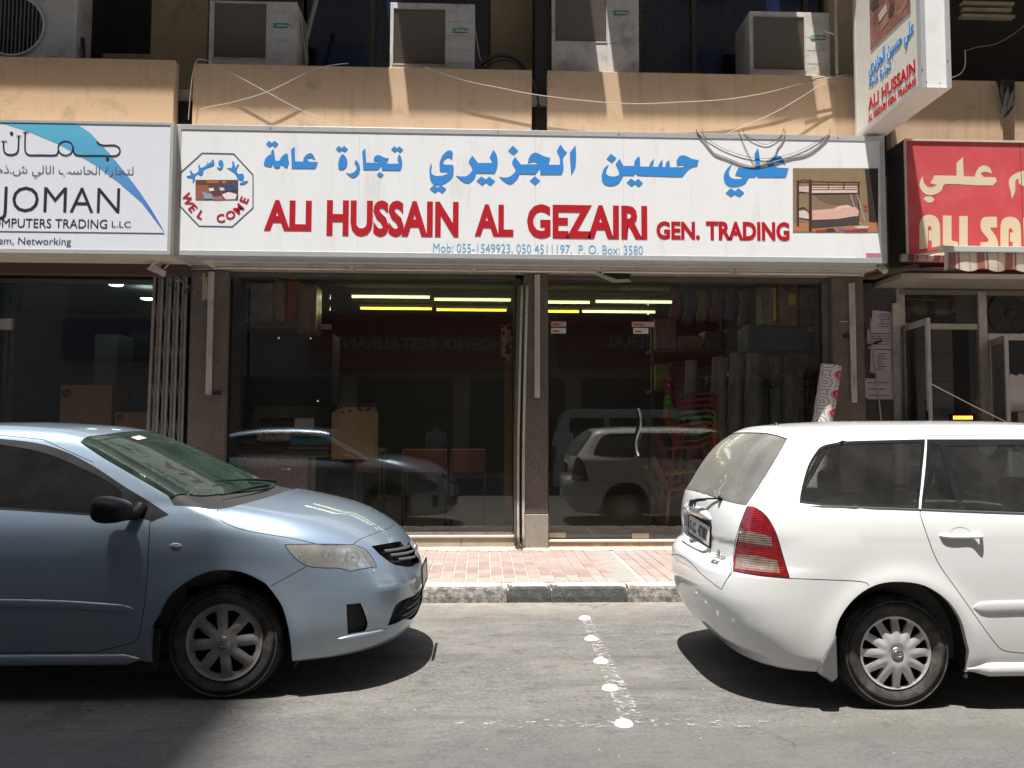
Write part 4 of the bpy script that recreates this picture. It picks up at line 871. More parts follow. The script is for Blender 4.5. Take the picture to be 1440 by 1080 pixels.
def faint_paint(name, col, lo, hi, sc):
    m = bpy.data.materials.new(name); m.use_nodes = True; N, L = nodes(m); b = N['Principled BSDF']; b.inputs['Base Color'].default_value = (*col, 1); b.inputs['Roughness'].default_value = .8
    g = N.new('ShaderNodeNewGeometry'); n = N.new('ShaderNodeTexNoise'); n.inputs['Scale'].default_value = sc; n.inputs['Detail'].default_value = 9; n.inputs['Roughness'].default_value = .75; L.new(g.outputs['Position'], n.inputs['Vector'])
    r = N.new('ShaderNodeMapRange'); r.inputs[1].default_value = lo; r.inputs[2].default_value = hi; L.new(n.outputs[0], r.inputs[0]); L.new(r.outputs[0], b.inputs['Alpha']); return m
# road: one sheet, gently uneven near the camera
mb = MB(); mb.add([(-80, -4.2, 0), (80, -4.2, 0), (80, 7.12, 0), (-80, 7.12, 0)], [(0, 1, 2, 3)])
road = tag(mb.build('road', road_mat()), kind='structure')
mb = MB(); mb.box(-80, 80, -5.6, -4.2, -.2, .14); tag(mb.build('far_pavement', mat('pavement_grey', (.22, .20, .18), .9, var=.15, vscale=3)), kind='structure')
lp = [on_ground(*p) for p in ((816, 866), (828, 866), (905, 1012), (872, 1012))]
mb = MB(); mb.add([Vector((p.x, p.y, .004)) for p in lp], [(0, 1, 2, 3)]); tag(mb.build('parking_bay_line', faint_paint('worn_white_paint', (.32, .31, .28), .50, .64, 22)), kind='structure')
mb = MB(); mb.add([(-.2, 4.16, .004), (1.5, 4.12, .004), (1.5, 4.24, .004), (-.2, 4.28, .004)], [(0, 1, 2, 3)]); tag(mb.build('parking_edge_line', faint_paint('worn_white_paint_thin', (.28, .27, .25), .53, .66, 16)), kind='structure')
mb = MB(); mb.add([(.15, 4.10, .0045), (.75, 4.08, .0045), (.78, 4.30, .0045), (.2, 4.32, .0045)], [(0, 1, 2, 3)]); tag(mb.build('road_scar', faint_paint('dark_road_scar', (.03, .03, .03), .58, .68, 7)), kind='structure')

# pavement bed, kerb stones, pavers
mb = MB(); mb.box(-14, 14, 7.24, 9.35, -.1, .142); pavement = tag(mb.build('pavement', mat('joint_sand', (.42, .36, .30), .95, var=.15, vscale=12)), kind='structure')
kerb = tag(mesh_obj('kerb', [Vector(p) for p in ((-14, 7.14, .0), (14, 7.14, .0), (14, 7.25, .0), (-14, 7.25, .0), (-14, 7.14, .10), (14, 7.14, .10), (14, 7.25, .10), (-14, 7.25, .10))], [(0, 1, 5, 4), (4, 5, 6, 7), (3, 2, 1, 0)], mat('kerb_mortar', (.25, .22, .18), .95, var=.2)), kind='structure')
def kerb_mat(name, c1, c2, lo, hi):
    m = mat(name, c1, .85, dirt=c2, dscale=19, damt=(lo, hi), bump=.5, bscale=45, detail=8); return m
kw = kerb_mat('kerb_worn_white', (.10, .095, .085), (.30, .29, .265), .42, .62); kb = kerb_mat('kerb_faded_black', (.050, .052, .055), (.12, .115, .11), .5, .75)
ktop = mat('kerb_top_cement', (.36, .32, .28), .9, var=.2, vscale=9, dirt=(.16, .145, .13), dscale=12)
xs = [-14+.6*i for i in range(22)]+[-.70]
kx = sorted([x for x in xs if x < -.75])+[at(600, 840, 7.12).x-.33]; kx = [x for x in kx if x < -1]
kx += [-.86, at(714.5, 840, 7.12).x, at(775.5, 840, 7.12).x, at(882, 840, 7.12).x]; x = kx[-1]
while x < 13: x += .72; kx.append(x)
tone = {}
for i in range(len(kx)-1):
    a, b = kx[i], kx[i+1]; black = (abs(a-at(714.5, 840, 7.12).x) < .01 or abs(a-at(775.5, 840, 7.12).x) < .01) or (i % 4 in (0, 1) and (b < -1.5 or a > 3))
    g = .006+random.random()*.004
    ch = .035 if abs(a-at(714.5, 840, 7.12).x) < .01 else .012
    jt = random.uniform(-.004, .004)
    rows = []
    n = 14
    for k in range(n+1):
        t = a+g+(b-a-2*g)*k/n; e = min(t-a, b-t); dz = -.02*max(0, 1-e/(ch+.01)); no = lambda s_: math.sin(t*37+s_*5)*.0022+math.sin(t*91+s_)*.0012
        rows.append([Vector((t, 7.25, .152+dz)), Vector((t, 7.155, .152+dz+no(1))), Vector((t, 7.128+jt+no(2), .140+dz)), Vector((t, 7.118+jt+no(3), .118)), Vector((t, 7.108+jt+no(4), .05)), Vector((t, 7.106+jt, -.02))])
    mb = MB(); mb.grid(rows)
    mb.add([v for v in rows[0]], [tuple(range(6))]); mb.add([v for v in rows[-1]], [tuple(range(5, -1, -1))])
    o = mb.build('kerb_stone', [kb if black else kw, ktop], kerb, loc=((a+b)/2, 7.18, 0), smooth=False)
    for f in o.data.polygons:
        if f.normal.z > .8 and f.center.z > .14: f.material_index = 1
# pavers: bricks laid in staggered rows
pm = [mat('paver_faded_red', (.205, .155, .140), .9, var=.12, vscale=5, dirt=(.25, .20, .175), dscale=3.2, damt=(.42, .66), bump=.25, bscale=90),
      mat('paver_red', (.185, .128, .116), .9, var=.14, vscale=5, dirt=(.24, .185, .16), dscale=3, damt=(.48, .70), bump=.25, bscale=90),
      mat('paver_grey', (.20, .19, .17), .9, var=.12, vscale=5, dirt=(.23, .205, .18), dscale=3.2, damt=(.45, .68), bump=.25, bscale=90)]
pw, pl = .1105, .2120
def paver_mesh(w_, l_, m):
    b = MB(); c = .004; h = .05
    v = [(-w_/2, -l_/2, 0), (w_/2, -l_/2, 0), (w_/2, l_/2, 0), (-w_/2, l_/2, 0)]; bot = [Vector((p[0], p[1], -h)) for p in v]; mid = [Vector((p[0], p[1], -c)) for p in v]; top = [Vector((p[0]*(1-2*c/w_), p[1]*(1-2*c/l_), 0)) for p in v]
    b.add(bot+mid+top, [(8, 9, 10, 11)]+[(i, (i+1) % 4, (i+1) % 4+4, i+4) for i in range(4)]+[(i+4, (i+1) % 4+4, (i+1) % 4+8, i+8) for i in range(4)])
    me = bpy.data.meshes.new('paver'); me.from_pydata([tuple(p) for p in b.v], [], b.f); me.materials.append(m); return me
gx, gy = .1175, .219
pmesh = [paver_mesh(pw, pl, m) for m in pm]; pmesh2 = paver_mesh(gx*2-.007, .1045, pm[2]); field = MB(); np_ = 0
X0 = -13.9; ncol = int(27.6/gx); vis = []
for i in range(ncol):
    cx = X0+gx*(i+.5)
    colgrey = 1.21 < cx < 1.46
    rows_ = 9
    for j in range(-1, rows_):
        y0 = 7.27+gy*j+(gy/2 if i % 2 else 0); y1 = y0+gy
        y0c, y1c = max(y0, 7.262), min(y1, 9.20)
        if y1c-y0c < .03: continue
        if colgrey: continue
        z = .152+random.uniform(-.0018, .0018)
        k = 2 if y0c < 7.40 else (0 if (random.random() < .25+.6*min(1, max(0, (cx-.2)/1.5)) or y0c > 8.2) else 1)
        if random.random() < .04: k = 2
        vis.append((abs(cx-.75), cx, (y0c+y1c)/2, z, (y1c-y0c-.008)/pl, k, random.uniform(-.012, .012)))
cols = [c for c in range(1)]
for cx in (1.335,):
    for j in range(17):
        y = 7.27+.1115*(j+.5); o = bpy.data.objects.new('paver', pmesh2); COL.objects.link(o); o.location = (cx, y, .152+random.uniform(-.001, .001)); o.parent = pavement
vis.sort()
for n_, (d_, x, y, z, sy, k, rz) in enumerate(vis):
    if n_ < 275:
        o = bpy.data.objects.new('paver', pmesh[k]); COL.objects.link(o); o.location = (x, y, z); o.scale = (1, sy, 1); o.rotation_euler = (random.uniform(-.004, .004), random.uniform(-.006, .006), rz); o.parent = pavement
    else:
        field.m = k; field.add([Vector((x+v.co.x, y+v.co.y*sy, z+v.co.z)) for v in pmesh[k].vertices], [tuple(p.vertices) for p in pmesh[k].polygons])
o = field.build('paver_field', pm, pavement); o['kind'] = 'stuff'
# sand washed along the shop fronts
mb = MB(); rows = []
for i in range(60):
    x = -3+8*i/59; w_ = .07+.035*math.sin(i*1.7)+.02*math.sin(i*.61); rows.append([Vector((x, 9.26, .185)), Vector((x, 9.20-w_*.4, .170)), Vector((x, 9.20-w_, .1535))])
mb.grid(rows); tag(mb.build('sand_drift', mat('drifted_sand', (.34, .29, .23), .95, var=.2, vscale=20, bump=.4, bscale=120), smooth=True), kind='structure')

# road studs
sm = mat('ceramic_white', (.78, .78, .76), .35, coat=.4, dirt=(.5, .46, .40), dscale=30, damt=(.6, .8))
names = ['farthest white ceramic road stud, nearest the kerb', 'second white road stud out from the kerb', 'third white road stud, middle of the row between the cars', 'fourth white road stud out from the kerb', 'nearest white road stud, at the foot of the row on the worn edge line']
stud = None
for i, (px, py) in enumerate(((822.5, 868.5), (831.5, 897), (845, 928.5), (858, 966), (877, 1016))):
    p = on_ground(px, py, .01); mb = MB(); mb.lathe([(.050, 0), (.049, .004), (.041, .013), (.027, .019), (.012, .022), (0, .0225)], 28)
    if stud is None:
        o = mesh_obj('road_stud', mb.v, mb.f, sm, None, True); stud = o
    else:
        o = stud.copy(); COL.objects.link(o)
    o.location = (p.x, p.y, .001); o.rotation_euler = (0, 0, i*1.3); tag(o, names[i], 'road stud', 'road studs between the parking bays')

# ================================================================ the building
stone = mat('speckled_granite_pier', (.115, .098, .085), .75, var=.30, vscale=3, dirt=(.30, .26, .22), dscale=55, damt=(.53, .66), bump=.3, bscale=120)
stone2 = mat('pale_granite_base', (.27, .24, .20), .8, var=.2, vscale=4, dirt=(.14, .12, .10), dscale=45, damt=(.55, .68), bump=.3, bscale=120)
def plaster(name, col, dk, sc=2.5):
    m = mat(name, col, .9, var=.05, vscale=sc, dirt=dk, dscale=3.2, damt=(.55, .85), bump=.22, bscale=70)
    N, L = nodes(m); b = N['Principled BSDF']; src = b.inputs['Base Color'].links[0].from_socket
    g = N.new('ShaderNodeNewGeometry'); mp = N.new('ShaderNodeMapping'); mp.inputs['Scale'].default_value = (9, 9, .5); L.new(g.outputs['Position'], mp.inputs[0]); n = N.new('ShaderNodeTexNoise'); n.inputs['Scale'].default_value = 1.6; n.inputs['Detail'].default_value = 6; L.new(mp.outputs[0], n.inputs['Vector'])
    r = N.new('ShaderNodeMapRange'); r.inputs[1].default_value = .56; r.inputs[2].default_value = .78; r.inputs[3].default_value = 0; r.inputs[4].default_value = .38; L.new(n.outputs[0], r.inputs[0])
    x = N.new('ShaderNodeMix'); x.data_type = 'RGBA'; L.new(r.outputs[0], x.inputs['Factor']); L.new(src, x.inputs['A']); x.inputs['B'].default_value = (*dk, 1); L.new(x.outputs['Result'], b.inputs['Base Color']); return m
tan = plaster('tan_render', (.47, .325, .205), (.22, .155, .105)); beige = plaster('dirty_beige_render', (.46, .37, .24), (.20, .165, .11), 1.5)
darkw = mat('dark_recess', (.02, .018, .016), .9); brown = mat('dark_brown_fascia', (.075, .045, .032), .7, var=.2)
alu = mat('weathered_aluminium', (.46, .44, .40), .45, metal=.35, var=.12, vscale=9, dirt=(.20, .18, .15), dscale=10, damt=(.5, .8))
alud = mat('dark_aluminium', (.12, .115, .11), .5, metal=.4, var=.2)
pvc = mat('white_trunking', (.50, .47, .42), .55, var=.08, vscale=8, dirt=(.24, .21, .17), dscale=5, damt=(.5, .8))
bluegl = mat('dark_blue_window_glass', (.006, .015, .052), .12, spec=.6, coat=.6, var=.5, vscale=1.2)
shopgl = sheet_glass('tinted_shop_glass', (.93, .92, .90), dirt=.008, boost=1.5, dcol=(.45, .42, .38))
B = thing('shop_building', 'tan rendered street building with speckled granite piers around three glazed shop fronts', 'building', (0, 9.3, 0))
def part(name, x0, x1, y0, y1, z0, z1, m, parent=None, bevel=0):
    mb = MB(); mb.box(x0, x1, y0, y1, z0, z1); return mb.build(name, m, parent or B, bevel=bevel)
X = lambda px, Y, py=500: at(px, py, Y).x
Z = lambda py, Y, px=720: at(px, py, Y).z
# ground floor piers
P1a, P1b = X(266, 9.2), X(318, 9.2); P2a, P2b = X(737, 9.2), X(771, 9.2); P3a, P3b = X(1172, 9.2), X(1216, 9.2)
for a, b in ((P1a, P1b), (P2a, P2b), (P3a, P3b)):
    part('pier', a, b, 9.2, 9.75, .56, 3.34, stone, bevel=.006); part('pier_base', a-.004, b+.004, 9.194, 9.75, .14, .555, stone2, bevel=.008)
part('side_wall', P3b+.003, X(1262, 9.35), 9.36, 9.8, .14, 3.3, mat('dark_stone_reveal', (.07, .06, .052), .8, var=.3, vscale=5, dirt=(.16, .13, .11), dscale=30))
part('side_wall', X(215, 9.45), P1a-.003, 9.50, 9.8, .14, 3.3, darkw)
part('pier', X(-60, 9.2), X(-20, 9.2), 9.2, 9.75, .14, 3.34, stone)
# beam over the shop fronts
part('beam', -9, 12, 9.14, 9.9, 3.345, 4.55, mat('beam_render', (.24, .20, .15), .9, var=.2))
# sills
sl = mat('cream_tile_sill', (.38, .32, .235), .6, var=.12, vscale=6, dirt=(.33, .26, .18), dscale=7); sl2 = mat('orange_marble_step', (.40, .25, .15), .5, var=.25, vscale=7, dirt=(.52, .42, .30), dscale=4); cap = mat('white_marble_edge', (.62, .57, .50), .5, var=.1)
for k in range(5):
    a = P1b+.003+(P2a-P1b-.04)*k/5; b = P1b+.003+(P2a-P1b-.04)*(k+1)/5-.004; part('sill_tile', a, b, 9.235, 9.6, .15, .285, sl, bevel=.003)
part('sill_cap', P1b+.003, P2a-.035, 9.222, 9.6, .287, .312, cap, bevel=.003)
part('step_slab', P2b+.006, P3a-.003, 9.205, 9.7, .14, .172, cap, bevel=.004)
for k in range(5):
    a = P2b+.006+(P3a-P2b-.01)*k/5; b = P2b+.006+(P3a-P2b-.01)*(k+1)/5-.003; part('step_tile', a, b, 9.228, 9.7, .173, .232, sl2 if k in (0, 1) else sl, bevel=.003)
part('step_cap', P2b+.006, P3a-.003, 9.218, 9.7, .234, .258, cap, bevel=.003)
# glazing of the middle shop
ZT = 3.34
def pane(name, x0, x1, z0, z1, Y, m=shopgl, parent=None, th=.01):
    mb = MB(); mb.box(x0, x1, Y, Y+th, z0, z1); return mb.build(name, m, parent or B)
gl = X(322, 9.3); gs = X(463, 9.3); gr_ = X(722, 9.3)
sw = part('shop_window', gl-.04, gr_+.02, 9.28, 9.34, ZT-.05, ZT, alud); pane('window_pane', gl, gs-.002, .33, ZT-.05, 9.30, parent=sw); pane('window_pane', gs+.002, gr_, .33, ZT-.05, 9.302, parent=sw)
mb = MB(); mb.box(gl-.04, gl, 9.27, 9.33, .312, ZT-.052); mb.build('window_frame', alud, sw); mb = MB(); mb.box(gl, gr_, 9.28, 9.33, .313, .345); mb.build('window_frame', alu, sw); mb = MB(); mb.box(gr_, P2a-.037, 9.27, 9.33, .313, ZT-.052); mb.build('window_frame', mat('brown_door_frame', (.06, .048, .038), .5, metal=.2), sw)
# right hand window and glass door
d0 = P2b+.012; d1 = X(912, 9.3); d2 = X(1066, 9.3); d3 = X(1156, 9.3)
dw = part('shop_window', d0, P3a-.003, 9.28, 9.34, ZT-.05, ZT, alud)
door = pane('glass_door', d0+.004, d1-.003, .275, ZT-.40, 9.30, parent=B); pane('window_pane', d0+.004, d1-.003, ZT-.395, ZT-.05, 9.30, parent=dw); pane('window_pane', d1+.003, d2-.002, .262, ZT-.05, 9.302, parent=dw); pane('window_pane', d2+.002, d3, .262, ZT-.05, 9.30, parent=dw)
part('window_frame', d3, P3a-.004, 9.26, 9.33, .26, ZT-.052, alud, dw)
pf = mat('brass_patch_fitting', (.48, .40, .30), .4, metal=.5, var=.1); pk = mat('pink_paper_sticker', (.50, .30, .29), .7); wt = mat('white_paper', (.60, .58, .55), .8)
for (px0, px1, py0, py1, nm, m) in ((772, 796, 749, 756, 'door_fitting', pf), (889, 913, 750, 757.5, 'door_fitting', pf)):
    a, b = at(px0, py1, 9.28), at(px1, py0, 9.28); part(nm, a.x, b.x, 9.285, 9.325, a.z, b.z, pf, door, .002)
for (px0, px1, py0, py1) in ((775, 796.5, 452, 459), (889, 920, 452.5, 459), (775, 796, 461, 468.5), (891, 912, 461, 469)):
    a, b = at(px0, py1, 9.28), at(px1, py0, 9.28); st_ = part('door_sticker', a.x, b.x, 9.29, 9.297, a.z, b.z, pk if py0 < 460 else wt, door)
    part('sticker_stripe', a.x+.02, a.x+(b.x-a.x)*.55, 9.287, 9.2895, a.z+.015, a.z+.035, mat('sticker_red', (.45, .05, .06), .6), st_)
mb = MB(); hp = [at(x, y, 9.24) for x, y in ((904, 575), (899.5, 590), (897, 603), (900, 620), (902, 632), (897, 645))]
hp = [at(898+3.5*math.sin((y-575)/65*6.2), y, 9.235) for y in range(575, 645, 5)]; mb.tube([hp[0]+Vector((0, .07, 0)), hp[0]]+hp[1:-1]+[hp[-1], hp[-1]+Vector((0, .07, 0))], .014, 10); mb.build('door_handle', M_['chrome'], door, True)
# copper coloured pipes left of the middle pier
for px, r_, m in ((726, .020, alud), (729.5, .016, pvc), (737, .017, pvc)):
    mb = MB(); mb.tube(spline([(X(px, 9.21), 9.19, .20), (X(px, 9.21)-.006, 9.19, 1.2), (X(px, 9.21)+.01, 9.19, 2.2), (X(px+4, 9.21), 9.19, 3.2)], 6), r_, 8)
    tag(mb.build('conduit', m, None, True), {726: 'thin dark conduit left of the middle pier, by the shop window', 729.5: 'outer cream pipe beside the middle pier', 737: 'cream pipe running down against the middle granite pier'}[px], 'conduit')
# the vertical white trunkings on the piers
for px, top, bot, lab in ((294.5, 382, 555, 'white plastic trunking on the left granite pier'), (756, 386, 559, 'white plastic trunking on the middle granite pier'), (1200.5, 398, 566, 'white plastic trunking on the right granite pier')):
    c = X(px, 9.17); T_ = thing('cable_trunking', lab, 'trunking', (c, 9.17, Z(bot, 9.17, px)), 'white trunkings on the piers')
    part('channel', c-.035, c+.028, 9.165, 9.196, Z(bot, 9.17, px), min(3.34, Z(top, 9.17, px)), pvc, T_, .004)
    part('channel_lid', c-.006, c+.026, 9.155, 9.1645, Z(bot, 9.17, px)+.01, min(3.335, Z(top, 9.17, px)), pvc, T_, .003)
# first floor: parapets, wall, windows, columns
zt = 5.69; pgaps = [X(-400, 9), X(247, 9, 84), None]
def parapet(x0, x1, y=9.0, top=zt): return part('parapet', x0, x1, y, y+.14, 4.45, top, tan, bevel=.008)
pl0 = at(246, 84, 8.96); parapet(-8, pl0.x, 8.96, pl0.z)
parapet(at(272, 90, 9).x, at(748, 98, 9).x); parapet(at(770, 98, 9).x, at(1215, 108, 9).x); parapet(at(1252, 112, 9).x, 12, 9.0, zt-.02)
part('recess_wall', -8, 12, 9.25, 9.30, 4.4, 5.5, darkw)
part('floor_slab', -8, 12, 9.145, 12, 5.35, 5.45, mat('slab_concrete', (.25, .22, .18), .9))
YW = 9.95
zc = 9.4
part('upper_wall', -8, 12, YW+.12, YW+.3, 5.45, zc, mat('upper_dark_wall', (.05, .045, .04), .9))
for a, b in ((218, 296), (690, 748), (1160, 1216)):
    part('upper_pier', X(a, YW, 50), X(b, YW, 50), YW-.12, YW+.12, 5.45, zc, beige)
part('dark_column', X(750, 9.6, 50), X(771, 9.6, 50), 9.22, 9.8, 4.5, zc, mat('rusty_dark_column', (.035, .026, .022), .8, var=.3, vscale=6))
part('upper_pier', X(771, 9.62, 50)+.005, X(779, 9.62, 50), 9.3, 9.82, 5.45, zc, beige)
def upper_window(pa, pb, mull):
    w0, w1 = X(pa, YW, 50), X(pb, YW, 50); o = part('upper_window', w0, w1, YW+.03, YW+.06, 5.5, 5.56, alud)
    xs_ = [w0]+[X(m, YW, 50) for m in mull]+[w1]
    for a, b in zip(xs_, xs_[1:]): pane('window_pane', a+.03, b-.03, 5.56, zc, YW+.04, bluegl, o)
    for m in xs_: mb = MB(); mb.box(m-.03, m+.03, YW, YW+.08, 5.56, zc); mb.build('mullion', mat('bronze_mullion', (.10, .085, .07), .5, metal=.3), o)
    return o
upper_window(430, 690, [524]); upper_window(901, 1160, [976, 1134]); upper_window(296, 428, [])
part('upper_panel', X(128, YW), X(160, YW), YW-.02, YW+.02, 5.5, 6.02, M_['blackmat']); part('upper_panel', X(128, YW), X(218, YW), YW+.03, YW+.05, 6.08, 6.25, beige); part('upper_panel', X(160, YW), X(218, YW), YW+.03, YW+.05, 5.5, 6.06, mat('olive_board', (.10, .085, .05), .9)); part('upper_panel', X(128, YW), X(218, YW), YW+.04, YW+.06, 6.27, 7.2, M_['blackmat'])
part('upper_panel', X(1216, 9.9), 12, 9.9, 9.95, 5.5, zc, mat('brown_dark_screen', (.035, .028, .024), .8))
for i, (pa, pb) in enumerate(((1352, 1424), (1352, 1420), (1350, 1424))):
    mb = MB(); z_ = Z(6+9*i, 9.5, 1390); mb.box(X(pa, 9.5, 10), X(pb, 9.5, 10), 9.46, 9.54, z_-.02, z_+.015); mb.build('shelf_rail', beige, B)
# slabs of the balcony above: gaps between them let strips of sun through
Zs = 8.35; zsh = at(500, 158, 8.99).z; Yf = 9.0-(Zs-zsh)*SUN.y/-SUN.z; dxs = (Zs-5.4)*SUN.x/-SUN.z
gaps = [at(px, 128, 9).x-dxs for px in (560, 861, 1156)]; x0 = -9
for g in gaps+[13]:
    x1 = g-.095 if g < 12 else 12
    part('balcony_plank', x0, x1, Yf, YW, Zs, Zs+.12, beige); x0 = g+.095
part('top_block', -9, 12, YW-.1, 14, zc, 13, beige)

# interiors: one room per shop
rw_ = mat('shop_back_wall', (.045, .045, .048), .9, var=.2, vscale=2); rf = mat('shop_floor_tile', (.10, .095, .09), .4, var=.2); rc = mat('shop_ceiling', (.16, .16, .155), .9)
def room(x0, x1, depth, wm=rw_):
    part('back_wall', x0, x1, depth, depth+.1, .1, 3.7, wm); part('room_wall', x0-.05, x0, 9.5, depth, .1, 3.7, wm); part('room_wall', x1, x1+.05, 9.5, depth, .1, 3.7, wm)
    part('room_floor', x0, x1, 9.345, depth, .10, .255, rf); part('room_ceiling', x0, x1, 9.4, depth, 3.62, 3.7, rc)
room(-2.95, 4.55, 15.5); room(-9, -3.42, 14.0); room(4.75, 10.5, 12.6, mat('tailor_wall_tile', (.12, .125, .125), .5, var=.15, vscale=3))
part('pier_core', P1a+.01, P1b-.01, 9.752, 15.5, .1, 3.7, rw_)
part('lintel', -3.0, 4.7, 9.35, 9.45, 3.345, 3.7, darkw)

# opposite side of the street (what the glass mirrors)
OB = thing('opposite_building', 'shaded tan building block across the street, mirrored in the shop glass', 'building', (0, -6, 0))
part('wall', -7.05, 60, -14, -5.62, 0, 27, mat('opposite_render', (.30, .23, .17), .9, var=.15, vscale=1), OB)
for i in range(9):
    for j in range(6): 
        o = part('window', -5.5+3*i, -3.9+3*i, -5.62, -5.59, 6.2+j*3.2, 7.8+j*3.2, bluegl, OB)
for i in range(7): part('shop_glass', -7.2+3.4*i, -4.3+3.4*i, -5.62, -5.58, .3, 3.1, mat('opposite_dark_glass', (.02, .02, .022), .2), OB)
TW = thing('tower_block', 'tall dark tower block across the street, beyond the left edge of the view', 'building', (-20, -10, 0))
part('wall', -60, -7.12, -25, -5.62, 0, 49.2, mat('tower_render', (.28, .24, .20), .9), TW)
for i in range(6):
    for j in range(5): part('window', -12.5-3.4*i, -10.5-3.4*i, -5.62, -5.59, 5+3.2*j, 6.6+3.2*j, bluegl, TW)
def far_sign(x0, x1, z0, z1, col, txt, tcol, size, label):
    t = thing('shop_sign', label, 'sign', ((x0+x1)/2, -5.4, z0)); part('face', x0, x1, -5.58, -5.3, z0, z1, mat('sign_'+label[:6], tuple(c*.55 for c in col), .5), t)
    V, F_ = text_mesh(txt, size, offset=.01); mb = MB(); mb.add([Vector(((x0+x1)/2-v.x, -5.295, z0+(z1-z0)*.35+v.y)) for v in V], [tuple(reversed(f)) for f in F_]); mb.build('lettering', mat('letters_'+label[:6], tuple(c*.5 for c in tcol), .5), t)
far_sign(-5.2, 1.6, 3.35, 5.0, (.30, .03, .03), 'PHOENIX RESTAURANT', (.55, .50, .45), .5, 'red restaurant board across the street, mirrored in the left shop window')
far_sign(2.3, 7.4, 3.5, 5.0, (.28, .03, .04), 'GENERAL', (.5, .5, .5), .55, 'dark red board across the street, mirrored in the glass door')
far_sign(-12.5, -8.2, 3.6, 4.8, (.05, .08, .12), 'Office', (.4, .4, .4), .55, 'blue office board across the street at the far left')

# ================================================================ signs
YS = 8.6
white_face = mat('white_sign_face', (.74, .75, .76), .42, var=.03, vscale=1.5, dirt=(.50, .49, .46), dscale=2.2, damt=(.55, .95), stretch=(2.5, 2.5, .5))
frame_al = mat('silver_sign_frame', (.60, .61, .62), .35, metal=.5, var=.06, vscale=12)
blue_l = mat('sky_blue_letter', (.035, .235, .62), .38); red_l = mat('crimson_letter', (.43, .008, .018), .38); edge_l = mat('letter_edge_brown', (.16, .07, .06), .6); navy = mat('navy_line', (.045, .05, .14), .6)
def flat_poly(mb, pts, depth=0.0):
    """a filled outline; pts are world points on a plane facing the road; depth > 0 makes it a cut-out letter"""
    from mathutils.geometry import tessellate_polygon
    n = len(pts); tri = tessellate_polygon([[Vector(p) for p in pts]])
    fs = [tuple(t) for t in tri]
    def nrm(t): a, b, c = [Vector(pts[i]) for i in t]; return (b-a).cross(c-a)
    fs = [t if nrm(t).y < 0 else tuple(reversed(t)) for t in fs]
    if depth <= 0: mb.add(pts, fs); return
    back = [Vector(p)+Vector((0, depth, 0)) for p in pts]; mb.add(list(pts)+back, fs+[(i, (i+1) % n, (i+1) % n+n, i+n) for i in range(n)])
def crop_pts(pts, ox, oy, sc, Y): return [at(ox+x/sc, oy+y/sc, Y) for x, y in pts]
def rounded(pts, corners=(), n=3):
    return [tuple(p) for p in smooth_line(pts, True, n, corners)]
def letters(name, shapes, Y, d, m, parent, side=True):
    """each shape = outline in world points; one object per letter group"""
    for s_ in shapes:
        mb = MB(); flat_poly(mb, s_, d); o = mb.build(name, [m, edge_l], parent)
        if side:
            for f in o.data.polygons:
                if abs(f.normal.y) < .5: f.material_index = 1
SB = thing('shop_sign', 'long white shop sign with blue Arabic and red English lettering above the middle shop', 'sign', (.57, YS, 3.39))
sx0, sx1, sz0, sz1 = -3.335, 4.485, 3.385, 4.822
part('sign_box', sx0, sx1, YS+.012, 9.13, sz0, sz1, frame_al, SB)
# the face in sheets with visible joints
js = [sx0+.045]+[at(px, 280, YS).x for px in (504.5, 753, 877)]+[sx1-.05]
for a, b in zip(js, js[1:]): part('face_panel', a+.0008, b-.0008, YS+.004, YS+.0115, sz0+.05, sz1-.05, white_face, SB)
for a in ((sx0, sx1, sz1-.055, sz1), (sx0, sx1, sz0, sz0+.055), (sx0, sx0+.05, sz0+.055, sz1-.055), (sx1-.055, sx1, sz0+.055, sz1-.055)):
    part('sign_frame', a[0], a[1], YS-.001, YS+.0035, a[2], a[3], frame_al, SB, .001)
for px in (380, 700, 870, 1178): p = at(px, 190, YS); part('screw', p.x-.006, p.x+.006, YS-.004, YS-.0012, sz1-.032, sz1-.020, M_['blackmat'], SB)
L3 = YS+.0012; LD = .003
ara = []
c1 = (365, 195, 14.4)   # word 'amma'
ara += [([(135,105),(185,40),(250,85),(300,40),(378,100),(320,170),(255,125),(205,170)], c1, range(8)),
 ([(280,200),(300,300),(325,440),(400,440),(430,390),(480,330),(540,298),(570,320),(580,400),(595,480),(575,540),(550,590),(490,555),(435,520),(415,560),(400,592),(310,592),(275,530),(262,500),(235,570),(160,560),(90,535),(95,470),(120,400),(165,350),(235,305),(232,265)], c1, (0,12,15,17,18,20,22)),
 ([(700,165),(715,200),(712,300),(722,460),(885,460),(890,400),(940,330),(1010,290),(1060,300),(1100,350),(1130,425),(1080,400),(1040,385),(960,400),(985,445),(1020,465),(1175,470),(1155,540),(1125,605),(650,600),(645,400),(635,225)], c1, (0,3,4,10,13,15,16,18,19,21))]
c2 = (465, 195, 13.09)
